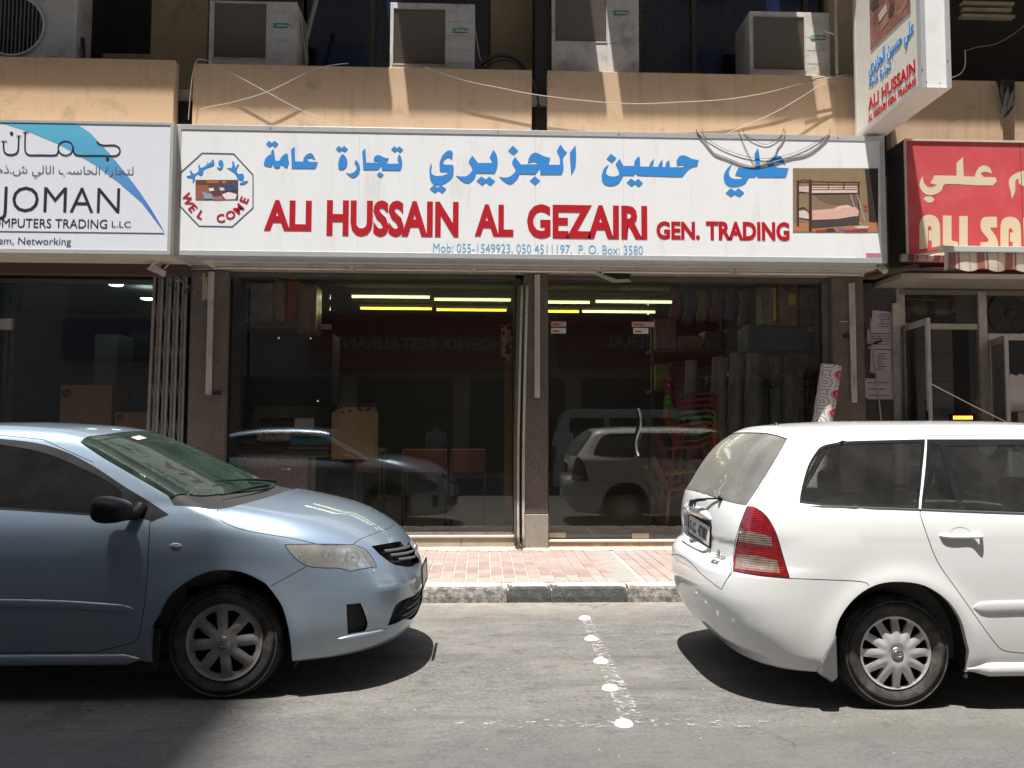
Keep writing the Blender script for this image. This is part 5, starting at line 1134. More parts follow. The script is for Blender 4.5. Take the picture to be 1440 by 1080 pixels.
ara += [([(95,190),(148,130),(200,170),(250,130),(315,190),(260,245),(205,205),(160,245)], c2, range(8)),
 ([(215,275),(260,310),(298,370),(305,430),(300,490),(265,545),(200,572),(150,555),(138,490),(145,420),(165,350)], c2, (0,)),
 ([(465,378),(500,430),(530,490),(540,550),(520,630),(470,690),(415,718),(350,690),(285,628),(360,640),(420,620),(475,560),(470,500),(435,445)], c2, (0,8,13)),
 ([(635,175),(645,260),(655,440),(900,445),(870,415),(800,415),(790,380),(810,330),(860,300),(920,312),(1000,350),(1065,360),(1050,400),(1040,455),(1250,458),(1245,420),(1228,380),(1240,330),(1268,290),(1300,350),(1318,430),(1310,510),(1280,585),(945,580),(925,495),(870,570),(600,572),(590,400),(580,235)], c2, (0,2,3,5,12,14,15,19,22,23,24,25,26,28)),
 ([(905,605),(972,660),(920,718),(850,662)], c2, range(4)), ([(1115,195),(1165,138),(1220,175),(1265,138),(1332,198),(1278,255),(1225,210),(1180,250)], c2, range(8))]
c3 = (595, 195, 13.09)
ara += [([(150,445),(160,500),(148,600),(175,660),(250,685),(340,680),(420,655),(475,625),(430,605),(350,608),(310,590),(300,500),(310,420),(350,320),(420,240),(490,212),(530,230),(545,270),(540,320),(535,390),(510,360),(450,342),(390,385),(365,450),(380,470),(450,478),(530,480),(560,510),(560,600),(540,700),(460,780),(360,835),(260,850),(180,820),(130,750),(115,620),(125,520)], c3, (0,7,19,34)),
 ([(125,925),(195,850),(270,900),(330,850),(425,925),(350,1000),(280,950),(215,995)], c3, range(8)),
 ([(910,310),(960,380),(1010,445),(1285,445),(1255,390),(1228,340),(1260,270),(1292,205),(1345,280),(1370,370),(1368,480),(1345,570),(1315,640),(975,632),(950,720),(880,790),(810,818),(730,790),(660,730),(610,682),(700,695),(790,690),(860,640),(905,580),(900,530),(865,470),(840,415)], c3, (0,2,3,7,12,13,19,27)),
 ([(985,775),(1070,695),(1155,750),(1215,695),(1320,780),(1240,860),(1155,800),(1090,855)], c3, range(8))]
c4 = (695, 195, 12.0)
ara += [([(315,118),(402,200),(322,272),(235,200)], c4, range(4)),
 ([(355,305),(400,370),(450,435),(700,430),(740,405),(660,385),(570,410),(580,340),(620,270),(680,235),(740,245),(840,295),(945,320),(930,370),(920,440),(1105,440),(1110,380),(1095,290),(1055,210),(1090,140),(1122,95),(1160,160),(1225,228),(1165,310),(1160,400),(1170,470),(1160,540),(1135,605),(780,605),(768,490),(730,550),(685,600),(425,595),(400,650),(350,715),(270,765),(180,730),(85,642),(200,655),(290,620),(360,540),(335,470),(300,400)], c4, (0,2,3,6,12,14,15,18,20,22,27,28,29,31,32,37)),
 ([(685,632),(770,705),(692,780),(602,708)], c4, range(4)), ([(1370,112),(1380,200),(1378,380),(1360,500),(1298,612),(1290,480),(1280,350),(1278,235)], c4, (0,4,7))]
c5 = (840, 205, 9.93)
ara += [([(192,110),(265,170),(205,235),(130,178)], c5, range(4)),
 ([(310,178),(340,235),(365,280),(515,280),(518,215),(545,180),(585,145),(595,180),(600,290),(722,290),(745,230),(790,182),(785,230),(768,290),(848,292),(865,245),(910,190),(912,240),(905,295),(950,295),(958,240),(998,198),(1010,240),(1015,298),(1190,298),(1230,285),(1180,262),(1110,275),(1105,210),(1140,150),(1185,130),(1240,140),(1320,180),(1415,200),(1390,285),(1330,292),(1270,330),(1230,375),(1185,432),(1000,432),(985,422),(970,430),(880,425),(865,415),(850,425),(735,418),(725,412),(720,422),(555,412),(532,380),(505,415),(360,412),(340,460),(300,520),(230,555),(160,560),(100,540),(65,490),(60,420),(80,340),(115,290),(158,265),(125,330),(120,390),(160,420),(230,430),(290,415),(310,395),(290,330),(255,255)], c5, range(80)),
 ([(412,512),(470,455),(525,495),(575,460),(635,520),(578,572),(525,530),(478,565)], c5, range(8))]
c6 = (1010, 200, 13.5)
ara += [([(262,405),(235,470),(205,540),(205,600),(240,670),(320,695),(420,695),(485,670),(420,645),(325,625),(350,550),(390,480),(715,478),(705,380),(690,225),(755,108),(775,200),(790,330),(800,480),(935,480),(950,400),(1000,330),(1060,280),(1140,258),(1200,280),(1245,340),(1270,435),(1200,392),(1080,385),(1060,420),(1085,460),(1130,482),(1335,488),(1310,580),(1280,668),(750,668),(725,620),(700,665),(580,665),(550,720),(510,780),(420,825),(300,845),(200,830),(130,770),(103,680),(120,580),(180,490)], c6, (0,7,9,11,12,14,15,18,19,26,31,32,34,35,36,37,38,45)),
 ([(143,965),(235,870),(320,930),(385,870),(490,955),(408,1035),(310,985),(245,1032)], c6, range(8))]
for pts, (ox, oy, sc), cor in ara:
    w_ = [at(ox+x/sc, oy+y/sc, L3) for x, y in rounded(pts, set(cor), 3)]
    letters('arabic_letters', [w_], L3, LD, blue_l, SB)
def word(txt, px0, px1, py_base, py_top, Y, m, parent, off=0.0, name='lettering', depth=.003, cap=.686, per_letter=True, side=True):
    """capital letters stretched to a measured box"""
    a = at(px0, py_base, Y); b = at(px1, py_top, Y); V, F_ = text_mesh(txt, 1.0, 'LEFT', offset=off)
    x0 = min(v.x for v in V); x1 = max(v.x for v in V); sx = (b.x-a.x)/(x1-x0)
    zt_ = at(px0, py_top, Y).z-at(px0, py_base, Y).z; sz = zt_/(cap+2*off)
    W = [Vector((a.x+(v.x-x0)*sx, Y, a.z+(v.y+off)*sz)) for v in V]
    # keep the base line level with the neighbouring words by construction
    if not per_letter and depth <= 0:
        mb = MB(); mb.add(W, F_); o = mb.build(name, m, parent); return o
    # split into connected letters
    adj = list(range(len(W)))
    def find(i):
        while adj[i] != i: adj[i] = adj[adj[i]]; i = adj[i]
        return i
    for f in F_:
        r0 = find(f[0])
        for i in f[1:]: adj[find(i)] = r0
    groups = {}
    for f in F_: groups.setdefault(find(f[0]), []).append(f)
    def mk(fs):
        ids = sorted({i for f in fs for i in f}); mp = {i: k for k, i in enumerate(ids)}; pts = [W[i] for i in ids]; fs = [tuple(mp[i] for i in f) for f in fs]
        e = {}
        for f in fs:
            for i in range(len(f)): e[(f[i], f[(i+1) % len(f)])] = 1
        mb = MB(); n = len(pts)
        if depth > 0: mb.add(pts+[p+Vector((0, depth, 0)) for p in pts], fs+[(b_, a_, a_+n, b_+n) for (a_, b_) in e if (b_, a_) not in e])
        else: mb.add(pts, fs)
        o = mb.build(name, [m, edge_l], parent)
        if side and depth > 0:
            for f in o.data.polygons:
                if abs(f.normal.y) < .5: f.material_index = 1
        return o
    if per_letter: return [mk(g) for g in groups.values()]
    return mk(F_)
word('ALI', 371, 438.5, 324, 281, L3, red_l, SB, .040, 'red_letter'); word('HUSSAIN', 459, 645, 331, 281, L3, red_l, SB, .040, 'red_letter')
word('AL', 667.5, 722, 332, 287, L3, red_l, SB, .040, 'red_letter'); word('GEZAIRI', 741, 910, 334.5, 287, L3, red_l, SB, .040, 'red_letter')
word('GEN.', 923, 984, 336, 311, L3, red_l, SB, .040, 'red_letter'); word('TRADING', 993, 1110, 337, 311, L3, red_l, SB, .040, 'red_letter')
lblue = mat('thin_blue_print', (.12, .38, .60), .5)
def line_text(txt, px0, px1, py_base, py_top, m, parent, off=.0, Y=YS+.002, name='lettering'):
    return word(txt, px0, px1, py_base, py_top, Y, m, parent, off, name, 0, per_letter=False)
line_text('Mob: 055-1549923, 050 4511197,  P. O. Box: 3580', 609, 904, 354.5, 342, lblue, SB, -.004)
# welcome badge: octagon, print, curved words
oc = [(284,214.5),(329,215.5),(356.5,245.5),(356.5,292.5),(327,319.5),(279.5,318.5),(252,289.5),(252.5,243)]
W_ = [at(x, y, YS+.002) for x, y in oc]; cc_ = sum(W_, Vector())/8; mb = MB(); inn = [cc_+(p-cc_)*.972 for p in W_]; mb.add(W_+inn, [(i, i+8, (i+1) % 8+8, (i+1) % 8) for i in range(8)]); mb.build('octagon_outline', navy, SB)
def curved(txt, cx, cy, r, a0, a1, h, m, off, flip):
    """letters set round a circle; pixel circle on the sign plane"""
    n = len(txt); C_ = at(cx, cy, L3); s1 = (at(cx+r, cy, L3)-C_).x
    for i, ch in enumerate(txt):
        if ch == ' ': continue
        a = math.radians(a0+(a1-a0)*i/(n-1)); V, F_ = text_mesh(ch, 1.0, 'CENTER', offset=off)
        sc = h/.686*(at(cx+1, cy, L3)-C_).x
        up = Vector((math.cos(a), 0, math.sin(a))) if not flip else Vector((-math.cos(a), 0, -math.sin(a)))
        rt = Vector((up.z, 0, -up.x)); c_ = C_+Vector((math.cos(a), 0, math.sin(a)))*s1
        mb = MB(); mb.add([c_+rt*v.x*sc*1.05+up*(v.y-.34)*sc for v in V], F_); mb.build('badge_letter', m, SB)
curved('WEL COME', 304, 266, 42.5, 201, 339, 11.3, red_l, .028, True)
bz = (240, 200, 8.31)
for pts, cor in (([(185,395),(240,380),(222,335),(240,330),(275,372),(330,330),(322,275),(340,265),(355,300),(420,265),(430,235),(440,245),(450,250),(465,222),(475,240),(482,205),(498,200),(510,240),(500,270),(440,290),(385,318),(375,370),(345,385),(310,365),(285,400),(280,440),(255,475),(255,420),(205,412)], (0,3,7,11,13,16,25)),
 ([(590,205),(615,235),(610,290),(580,325),(545,300),(545,290),(575,295),(588,270),(560,262),(560,225)], ()),
 ([(658,298),(715,295),(720,222),(735,220),(750,270),(765,300),(775,262),(798,260),(770,320),(790,370),(840,365),(855,390),(850,430),(820,445),(785,425),(755,365),(700,325)], (0,2,7)),
 ([(805,482),(860,450),(905,455),(870,485),(815,492)], (0,2))):
    letters('arabic_letters', [[at(bz[0]+x/bz[2], bz[1]+y/bz[2], L3) for x, y in rounded(pts, set(cor), 2)]], L3, .003, blue_l, SB, False)
# small furniture print in the badge and the bunk bed print: flat colour shapes
def printed(name, ox, oy, sc, base, rect, shapes, parent, Y=YS+.0015):
    a, b, c, d = rect; M0 = MB(); flat_poly(M0, [at(ox+x/sc, oy+y/sc, Y) for x, y in ((a, b), (c, b), (c, d), (a, d))]); pr = M0.build(name, mat(name+'_base', base, .45, var=.12, vscale=14), parent)
    for k, (col, pts) in enumerate(shapes):
        m_ = MB(); flat_poly(m_, [at(ox+x/sc, oy+y/sc, Y-.0004*(k % 6+1)-.0001*(k//6)) for x, y in pts]); m_.build('print_shape', mat('%s_%02d' % (name, k), col, .45, var=.18, vscale=30), pr)
    return pr
printed('furniture_print', 240, 200, 8.31, (.10, .05, .045), (290, 440, 788, 672), [((.30, .10, .06), [(292, 500), (430, 500), (520, 670), (292, 670)]), ((.42, .10, .05), [(420, 445), (560, 445), (560, 480), (420, 480)]), ((.45, .12, .06), [(600, 450), (650, 450), (650, 480), (600, 480)]), ((.05, .06, .12), [(600, 490), (786, 480), (786, 560), (640, 575)]), ((.22, .33, .42), [(365, 575), (480, 610), (500, 660), (400, 665)]), ((.72, .68, .66), [(440, 540), (500, 530), (510, 565), (460, 575)]), ((.65, .60, .62), [(570, 530), (640, 530), (640, 560), (580, 565)]), ((.75, .68, .70), [(600, 610), (680, 580), (775, 610), (755, 665), (640, 668)]), ((.35, .16, .16), [(480, 640), (600, 630), (620, 670), (500, 670)])], SB)
wood = (.055, .022, .02); pinkc = (.62, .38, .32)
bars = lambda x0, y0, x1, y1, t: [(x0, y0-t), (x1, y1-t), (x1, y1+t), (x0, y0+t)]
vbar = lambda x, y0, y1, t: [(x-t, y0), (x+t, y0), (x+t, y1), (x-t, y1)]
printed('bunk_bed_print', 1100, 220, 9.0, (.235, .165, .095), (135, 148, 1215, 960), [
 ((.40, .17, .09), [(137, 850), (1213, 830), (1213, 958), (137, 945)]), ((.14, .11, .075), [(380, 470), (960, 470), (960, 640), (600, 600), (500, 560)]),
 ((.30, .04, .04), [(430, 930), (560, 925), (560, 955), (430, 955)]), ((.30, .04, .04), [(780, 930), (1080, 920), (1080, 955), (780, 955)]), ((.06, .05, .045), [(360, 820), (975, 760), (975, 860), (380, 905)]),
 (pinkc, [(378, 680), (930, 640), (970, 690), (965, 750), (700, 790), (380, 805)]), ((.60, .52, .50), [(205, 690), (330, 680), (340, 790), (205, 770)]), ((.68, .45, .38), [(650, 665), (720, 625), (830, 612), (930, 660), (900, 680), (760, 682)]),
 ((.66, .48, .43), [(375, 372), (950, 372), (950, 462), (375, 466)]), ((.55, .42, .38), [(205, 380), (335, 375), (335, 455), (205, 440)]),
 (wood, vbar(198, 303, 880, 14)), (wood, vbar(356, 290, 940, 18)), (wood, vbar(970, 318, 870, 9)), (wood, bars(375, 320, 970, 328, 6)), (wood, bars(375, 358, 970, 362, 5)), (wood, bars(375, 390, 950, 392, 4)), (wood, bars(375, 418, 950, 418, 4)), (wood, bars(375, 470, 960, 466, 7)), (wood, bars(215, 330, 340, 330, 5)), (wood, bars(215, 458, 340, 458, 6)), (wood, vbar(585, 325, 415, 5)), (wood, vbar(780, 325, 415, 8)),
 (wood, [(215, 655), (270, 638), (335, 690), (375, 710), (375, 722), (330, 705), (268, 652), (215, 668)]), (wood, [(210, 312), (270, 288), (335, 300), (335, 310), (270, 298), (212, 322)]), (wood, bars(210, 780, 350, 805, 5)), (wood, bars(375, 815, 970, 765, 7)),
 ((.42, .38, .33), [(858, 470), (868, 470), (995, 880), (985, 880)]), ((.42, .38, .33), [(940, 465), (950, 465), (1055, 830), (1045, 830)]), ((.50, .46, .42), [(900, 890), (1000, 875), (1110, 880), (1080, 910), (950, 915)]),
 ((.035, .022, .018), [(1045, 160), (1213, 160), (1213, 830), (1100, 820), (1080, 500)]), ((.32, .03, .03), [(1030, 620), (1080, 620), (1080, 650), (1035, 655)]), ((.32, .03, .03), [(1035, 668), (1075, 668), (1075, 700), (1040, 700)]), ((.05, .05, .06), [(555, 915), (650, 905), (680, 950), (560, 950)]), ((.16, .17, .30), [(695, 885), (750, 895), (790, 925), (730, 935)])], SB)
for (a, b, c, d) in ((1218, 357, 1239, 360), ): p, q = at(a, d+1.5, YS+.002), at(c, b-1, YS+.002); part('maker_label', p.x, q.x, YS+.0005, YS+.003, p.z, q.z, mat('maker_pink', (.45, .16, .2), .6), SB)
# soffit under the sign with two runs of tube fittings
part('sign_soffit', sx0+.25, sx1-.05, 8.72, 9.18, 3.348, 3.384, mat('soffit_board', (.50, .45, .38), .7, var=.1, vscale=3, dirt=(.30, .26, .21), dscale=3), SB)
part('soffit_lip', sx0+.2, sx1-.02, 8.70, 8.718, 3.355, 3.384, frame_al, SB)
tubew = mat('unlit_tube_white', (.62, .60, .55), .4)
for k, (pa, pb, Yt) in enumerate(((430, 475, 8.80), (495, 664, 8.80), (668, 842, 8.80), (846, 1030, 8.80), (300, 492, 8.80), (1034, 1215, 8.80))):
    if k == 0: continue
    a, b = X(pa, Yt, 375), X(pb, Yt, 375); T_ = thing('tube_light', 'unlit tube fitting under the long white sign, %s' % {1: 'second from its left end', 2: 'third from its left end', 3: 'fourth from its left end', 4: 'leftmost of the row', 5: 'rightmost of the row'}[k], 'tube light', ((a+b)/2, Yt, 3.30), 'tube lights under the long sign')
    part('batten', a, b, Yt-.005, Yt+.05, 3.315, 3.346, pvc, T_, .003); mb = MB(); mb.tube([(a+.03, Yt+.02, 3.298), (b-.03, Yt+.02, 3.298)], .013, 10); mb.build('tube', tubew, T_, True)
    for xx in (a+.012, b-.012): part('tube_holder', xx-.012, xx+.012, Yt+.005, Yt+.035, 3.278, 3.314, pvc, T_)
# broken loose piece of soffit
mb = MB(); q = [at(x, y, 8.95) for x, y in ((825, 381), (868, 382), (888, 396.5), (862, 397.5))]; mb.add(q, [(0, 1, 2, 3)]); 
o = mb.build('loose_board', mat('loose_board', (.42, .38, .32), .7), SB); s_ = o.modifiers.new('s', 'SOLIDIFY'); s_.thickness = .01
mb = MB(); q = [at(x, y, 8.93) for x, y in ((838, 382), (888, 383), (885, 392), (868, 393))]; mb.add(q, [(0, 1, 2, 3)]); mb.build('soffit_hole', M_['blackmat'], SB)

# ---- computer shop sign at the left
CS = thing('shop_sign', 'white computer shop sign with thin black lettering and a blue swoosh at the left edge', 'sign', (-5.5, 8.5, 3.4))
YC = 8.5; cr_ = at(241, 300, YC).x; cz1 = at(240, 172, YC).z; cz0 = at(236, 358, YC).z
part('sign_box', cr_-4.6, cr_, YC+.012, 9.12, cz0, cz1, mat('cream_sign_case', (.50, .46, .38), .5, var=.1), CS)
cface = mat('cool_white_face', (.66, .68, .74), .4, var=.02); part('face_panel', cr_-4.58, cr_-.03, YC+.004, YC+.0115, cz0+.03, cz1-.03, cface, CS)
for a in ((cr_-4.6, cr_, cz1-.03, cz1), (cr_-4.6, cr_, cz0, cz0+.045), (cr_-.035, cr_, cz0+.045, cz1-.03)): part('sign_frame', a[0], a[1], YC-.001, YC+.0035, a[2], a[3], frame_al, CS, .001)
c7 = (0, 160, 3.0)
sw_ = [(0, 37), (315, 37), (380, 80), (460, 165), (530, 250), (590, 330), (640, 405), (672, 460), (693, 497), (690, 497), (600, 378), (500, 290), (400, 215), (250, 130), (120, 75)]
for k, (i0, col) in enumerate(((0, (.10, .36, .52)),)):
    m_ = bpy.data.materials.new('swoosh_blue'); m_.use_nodes = True; N, L = nodes(m_); g = N.new('ShaderNodeNewGeometry'); sp = N.new('ShaderNodeSeparateXYZ'); L.new(g.outputs['Position'], sp.inputs[0]); r = N.new('ShaderNodeMapRange'); r.inputs[1].default_value = cz0+.3; r.inputs[2].default_value = cz1; L.new(sp.outputs[2], r.inputs[0]); cx_ = N.new('ShaderNodeMix'); cx_.data_type = 'RGBA'; cx_.inputs['A'].default_value = (.07, .15, .50, 1); cx_.inputs['B'].default_value = (.10, .42, .58, 1); L.new(r.outputs[0], cx_.inputs['Factor']); L.new(cx_.outputs['Result'], N['Principled BSDF'].inputs['Base Color']); N['Principled BSDF'].inputs['Roughness'].default_value = .4
    mb = MB(); flat_poly(mb, [at(x/3, 160+y/3, YC+.003) for x, y in sw_]); mb.build('swoosh', m_, CS)
blk = mat('black_letter', (.02, .022, .025), .4)
def stroke(pts, w_, Y=YC+.001, nm='arabic_stroke', par=CS, m=blk, n=5, ox=0, oy=170, sc=7.2):
    q = spline([(p[0], 0, p[1]) for p in pts], n) if len(pts) > 2 else [Vector((p[0], 0, p[1])) for p in pts]
    L_, R_ = [], []
    for i, p in enumerate(q):
        t = q[min(i+1, len(q)-1)]-q[max(i-1, 0)]; t = t.normalized() if t.length else Vector((1, 0, 0)); nrm = Vector((-t.z, 0, t.x))*w_/2; a, b = p+nrm, p-nrm
        L_.append(at(ox+a.x/sc, oy+a.z/sc, Y)); R_.append(at(ox+b.x/sc, oy+b.z/sc, Y))
    mb = MB(); n_ = len(q); mb.add(L_+R_, [(i, i+n_, i+1+n_, i+1) for i in range(n_-1)])
    o = mb.build(nm, m, par)
    for f in o.data.polygons:
        if f.normal.y > 0: f.flip()
    return o
stroke([(980, 208), (1005, 235), (1060, 247), (1150, 245), (1195, 262), (1215, 300), (1195, 340), (1150, 354), (1000, 352), (800, 350), (755, 330), (742, 290), (740, 260)], 15)
stroke([(740, 275), (720, 225), (665, 205), (610, 225), (588, 275), (610, 325), (665, 348), (720, 325), (740, 275)], 13)
stroke([(592, 290), (580, 330), (545, 347), (400, 346), (300, 345), (262, 320), (252, 270), (255, 112)], 15); stroke([(232, 115), (288, 115)], 10)
stroke([(35, 205), (38, 290), (60, 330), (110, 343), (160, 330), (183, 290), (190, 150)], 16); stroke([(12, 205), (72, 205)], 9); stroke([(165, 152), (215, 152)], 9)
for x, y in ((117, 126), (1088, 388)): mb = MB(); flat_poly(mb, [at((x+18*math.cos(2*PI*j/14))/7.2, 170+(y+18*math.sin(2*PI*j/14))/7.2, YC+.001) for j in range(14)]); mb.build('arabic_dot', blk, CS)
line_text('\uFEEB\uFEAB\u002E\uFEB5\u0020\uFEF2\uFEDF\uFE8E\uFEDF\uFE8D\u0020\uFE90\uFEB3\uFE8E\uFEA4\uFEDF\uFE8D\u0020\uFE93\uFEAD\uFE8E\uFEA0\uFE98\uFEDF', -6, 188, 243, 232, mat('grey_thin_print', (.12, .12, .14), .5), CS, .0, YC+.0015)
line_text('JOMAN', -2, 169, 297, 262, blk, CS, -.008, YC+.0015, 'company_lettering')
line_text('COMPUTERS TRADING', -24, 151, 319, 306.5, blk, CS, .0, YC+.0015); line_text('L.LC', 157, 184, 319.5, 311, blk, CS, .0, YC+.0015)
line_text('tem, Networking', -8, 100, 343, 333, mat('navy_print', (.03, .035, .10), .5), CS, .0, YC+.0015)
p, q = at(0, 326, YC), at(231, 328, YC); part('rule_line', -7, q.x, YC+.0015, YC+.003, q.z-.004, q.z+.004, navy, CS)
part('fascia', -8, P1a+.02, 9.0, 9.14, 3.25, 3.42, brown)
# left shop window
lg = X(213, 9.35); lw = part('shop_window', -8, lg+.02, 9.33, 9.39, 3.20, 3.248, alud); pane('window_pane', X(11, 9.36)+.003, lg, .3, 3.20, 9.36, parent=lw); pane('window_pane', -7, X(11, 9.36)-.003, .3, 3.20, 9.358, parent=lw); part('window_frame', lg, lg+.03, 9.33, 9.39, .3, 3.198, alud, lw)
a, b = at(-6, 463, 9.33), at(16, 448, 9.33); part('door_fitting', a.x, b.x, 9.33, 9.40, a.z, b.z, alu, lw)
part('left_sill', -8, P1a-.003, 9.3, 9.6, .15, .298, sl)

# ---- red sign at the right
RS = thing('shop_sign', 'red shop sign with cream Arabic and block lettering above the striped awning', 'sign', (6.5, 8.7, 3.5)); YR = 8.7
rx = at(1275, 260, YR).x; rz1 = at(1275, 198, YR).z; rz0 = at(1275, 368, YR).z
redf = mat('red_banner', (.50, .065, .075), .5, var=.07, vscale=2.5, dirt=(.58, .12, .12), dscale=1.5, bump=.35, bscale=2.5); cream = mat('cream_letter', (.60, .52, .36), .5)
part('sign_box', rx-.012, 11, YR+.012, 9.1, rz0, rz1+.02, mat('dark_sign_case', (.05, .045, .04), .6), RS); part('face_panel', rx, 11, YR+.002, YR+.0115, rz0, rz1, redf, RS)
for a in ((rx-.02, 11, rz1, rz1+.022), (rx-.025, rx, rz0, rz1)): part('sign_frame', a[0], a[1], YR-.010, YR+.004, a[2], a[3], mat('cream_frame', (.50, .45, .36), .5), RS)
c8 = (1270, 200, 6.753)
for pts, cor in (([(188,315),(190,360),(220,415),(270,430),(322,405),(260,388),(280,355),(295,315),(508,318),(508,195),(568,140),(575,325),(682,326),(690,290),(720,240),(765,220),(810,232),(835,265),(842,300),(790,280),(735,295),(765,330),(880,333),(855,410),(520,398),(392,400),(370,450),(320,490),(240,503),(185,470),(158,420),(162,370)], (0,4,7,8,9,10,11,12,18,20,21,22)),
 ([(192,540),(215,515),(270,515),(302,545),(268,572),(240,575)], range(6)),
 ([(1148,270),(1080,290),(1020,330),(1003,390),(1020,460),(1032,540),(1065,460),(1065,375),(1095,345),(1100,390),(1148,420)], (0,5,10)),
 ([(155,1020),(155,800),(170,730),(205,698),(245,688),(300,700),(335,740),(350,810),(352,990),(272,1000),(272,940),(243,930),(243,838),(272,835),(265,805),(250,793),(235,810),(233,1005)], (0,8,9,10,11,12,13,16,17)),
 ([(377,695),(460,697),(460,900),(470,935),(520,948),(522,985),(378,985)], (0,1,5,6)), ([(533,700),(613,702),(613,988),(533,986)], range(4)),
 ([(890,708),(892,810),(825,812),(838,835),(880,890),(902,960),(902,995),(733,992),(735,950),(790,948),(812,935),(800,905),(750,850),(735,790),(745,735),(780,710)], (0,1,2,6,7,8)),
 ([(925,995),(925,800),(945,735),(985,712),(1025,708),(1070,720),(1105,760),(1118,830),(1120,995),(1040,995),(1040,950),(1015,945),(1015,858),(1040,855),(1035,825),(1018,815),(1003,830),(1001,995)], (0,8,9,10,11,12,13,16,17)),
 ([(1140,715),(1180,715),(1180,985),(1140,985)], range(4))):
    mb = MB(); flat_poly(mb, [at(c8[0]+x/c8[2], c8[1]+y/c8[2], YR+.0005) for x, y in rounded(pts, set(cor), 2)]); mb.build('cream_lettering', cream, RS)
part('seam', at(1436.5, 260, YR).x-.004, at(1436.5, 260, YR).x+.004, YR-.001, YR+.0015, rz0, rz1, mat('banner_seam', (.22, .03, .035), .6), RS)

# ---- projecting double sided sign
PS = thing('projecting_sign', 'white box sign sticking out over the street above the right end of the long sign', 'sign', (4.42, 8.4, 4.88))
px0_, px1_ = 4.255, 4.255+.29; zb_ = 4.862; y0_, y1_ = 7.42, 8.80
casew = mat('white_sign_case', (.72, .72, .71), .45, var=.04, vscale=3, dirt=(.55, .52, .48), dscale=4, damt=(.55, .85))
part('sign_case', px0_+.012, px1_, y0_+.01, y1_, zb_+.004, 7.4, casew, PS); part('bottom_plate', px0_+.0, px1_+.002, y0_, y1_, zb_, zb_+.0035, mat('sign_underside', (.60, .56, .50), .5), PS)
for a in ((px0_-.003, px0_+.045, y0_-.006, y0_+.0095), (px1_-.045, px1_+.003, y0_-.006, y0_+.0095)): part('corner_trim', a[0], a[1], a[2], a[3], zb_-.003, 7.4, frame_al, PS)
part('side_face', px0_+.004, px0_+.0115, y0_+.01, y1_, zb_+.01, 7.4, mat('side_face_cream', (.60, .58, .52), .45, var=.05), PS)
for a in ((y0_+.0, y0_+.06), (y1_-.05, y1_)): part('side_frame', px0_-.004, px0_+.0035, a[0]+.012, a[1], zb_+.05, 7.4, frame_al, PS)
part('side_frame', px0_-.004, px0_+.0035, y0_+.012, y1_, zb_-.002, zb_+.05, frame_al, PS)
def side_pt(y, z, e=.0): return Vector((px0_+.002-e, y, z))
def side_word(txt, ya, yb, z0, h, m, off):            # reads from the far edge to the near edge
    V, F_ = text_mesh(txt, 1.0, 'LEFT', offset=off); x0 = min(v.x for v in V); x1 = max(v.x for v in V); k = h/(.686+2*off)
    mb = MB(); n = len(V); f_ = [Vector((px0_-.0012, ya+(v.x-x0)/(x1-x0)*(yb-ya), z0+(v.y+off)*k)) for v in V]; bk = [p+Vector((.005, 0, 0)) for p in f_]
    e = {}
    for f in F_:
        for i in range(len(f)): e[(f[i], f[(i+1) % len(f)])] = 1
    mb.add(f_+bk, [tuple(f) for f in F_]+[(b, a, a+n, b+n) for (a, b) in e if (b, a) not in e]); return mb.build('lettering', m, PS)
def side_from_px(x, y):   # a photo point on that face
    d = ray(x, y); t = px0_/d.x; return d.y*t, EYE+d.z*t
ya, za = side_from_px(1221.5, 151); yb, zb2 = side_from_px(1287, 93)
h1 = side_from_px(1222, 128)[1]-side_from_px(1222, 151)[1]
mz = za
yn, zn = side_from_px(1287, 106); yf_, zf_ = side_from_px(1221, 152)
zr = (zn+zf_)/2
side_word('ALI HUSSAIN', yf_, yn, zr, .135, red_l, .02)
yn, zn2 = side_from_px(1288, 117); yf_, zf2 = side_from_px(1221, 171); side_word('AL GEZAIRI GEN. TRADING', yf_, yn, (zn2+zf2)/2-.01, .075, red_l, .012)
def side_arabic(s, xa, ya_, xb, yb_, h):
    y_a, z_a = side_from_px(xa, ya_); y_b, z_b = side_from_px(xb, yb_); side_word(s, y_a, y_b, (z_a+z_b)/2, h, blue_l, .02)
side_arabic('\uFEF1\uFEAE\uFEF3\uFEB0\uFEA0\uFEDF\uFE8D \uFEE6\uFEF4\uFEB4\uFEA3 \uFEF2\uFEE0\uFECB', 1222, 108, 1285, 42, .15)
side_arabic('\uFE94\uFEE3\uFE8E\uFECB \uFE93\uFEAD\uFE8E\uFEA0\uFE97', 1222, 126, 1253, 94, .085)
za_ = side_from_px(1224, 72); zb_3 = side_from_px(1280, 14)
part('side_print', px0_-.002, px0_+.0038, side_from_px(1280, 10)[0], side_from_px(1224, 60)[0], (za_[1]+zb_3[1])/2, 7.2, mat('brown_print', (.26, .115, .085), .5, var=.5, vscale=9, dirt=(.10, .05, .04), dscale=6), PS)
random.seed(3)
for i in range(16):
    y = random.uniform(side_from_px(1280, 10)[0]+.1, side_from_px(1224, 60)[0]-.12); z = random.uniform((za_[1]+zb_3[1])/2+.1, 6.6); w_ = random.uniform(.03, .10); h = random.uniform(.02, .07); a_ = random.uniform(-.5, .5)
    mb = MB(); mb.add([Vector((px0_-.003-.0003*i, y+dx*math.cos(a_)-dz*math.sin(a_), z+dx*math.sin(a_)+dz*math.cos(a_))) for dx, dz in ((-w_, -h), (w_, -h), (w_, h), (-w_, h))], [(0, 1, 2, 3)]); mb.build('print_shape', mat('print_tone_%d' % (i % 3), ((.45, .36, .30), (.30, .16, .12), (.08, .05, .045))[i % 3], .5), PS)
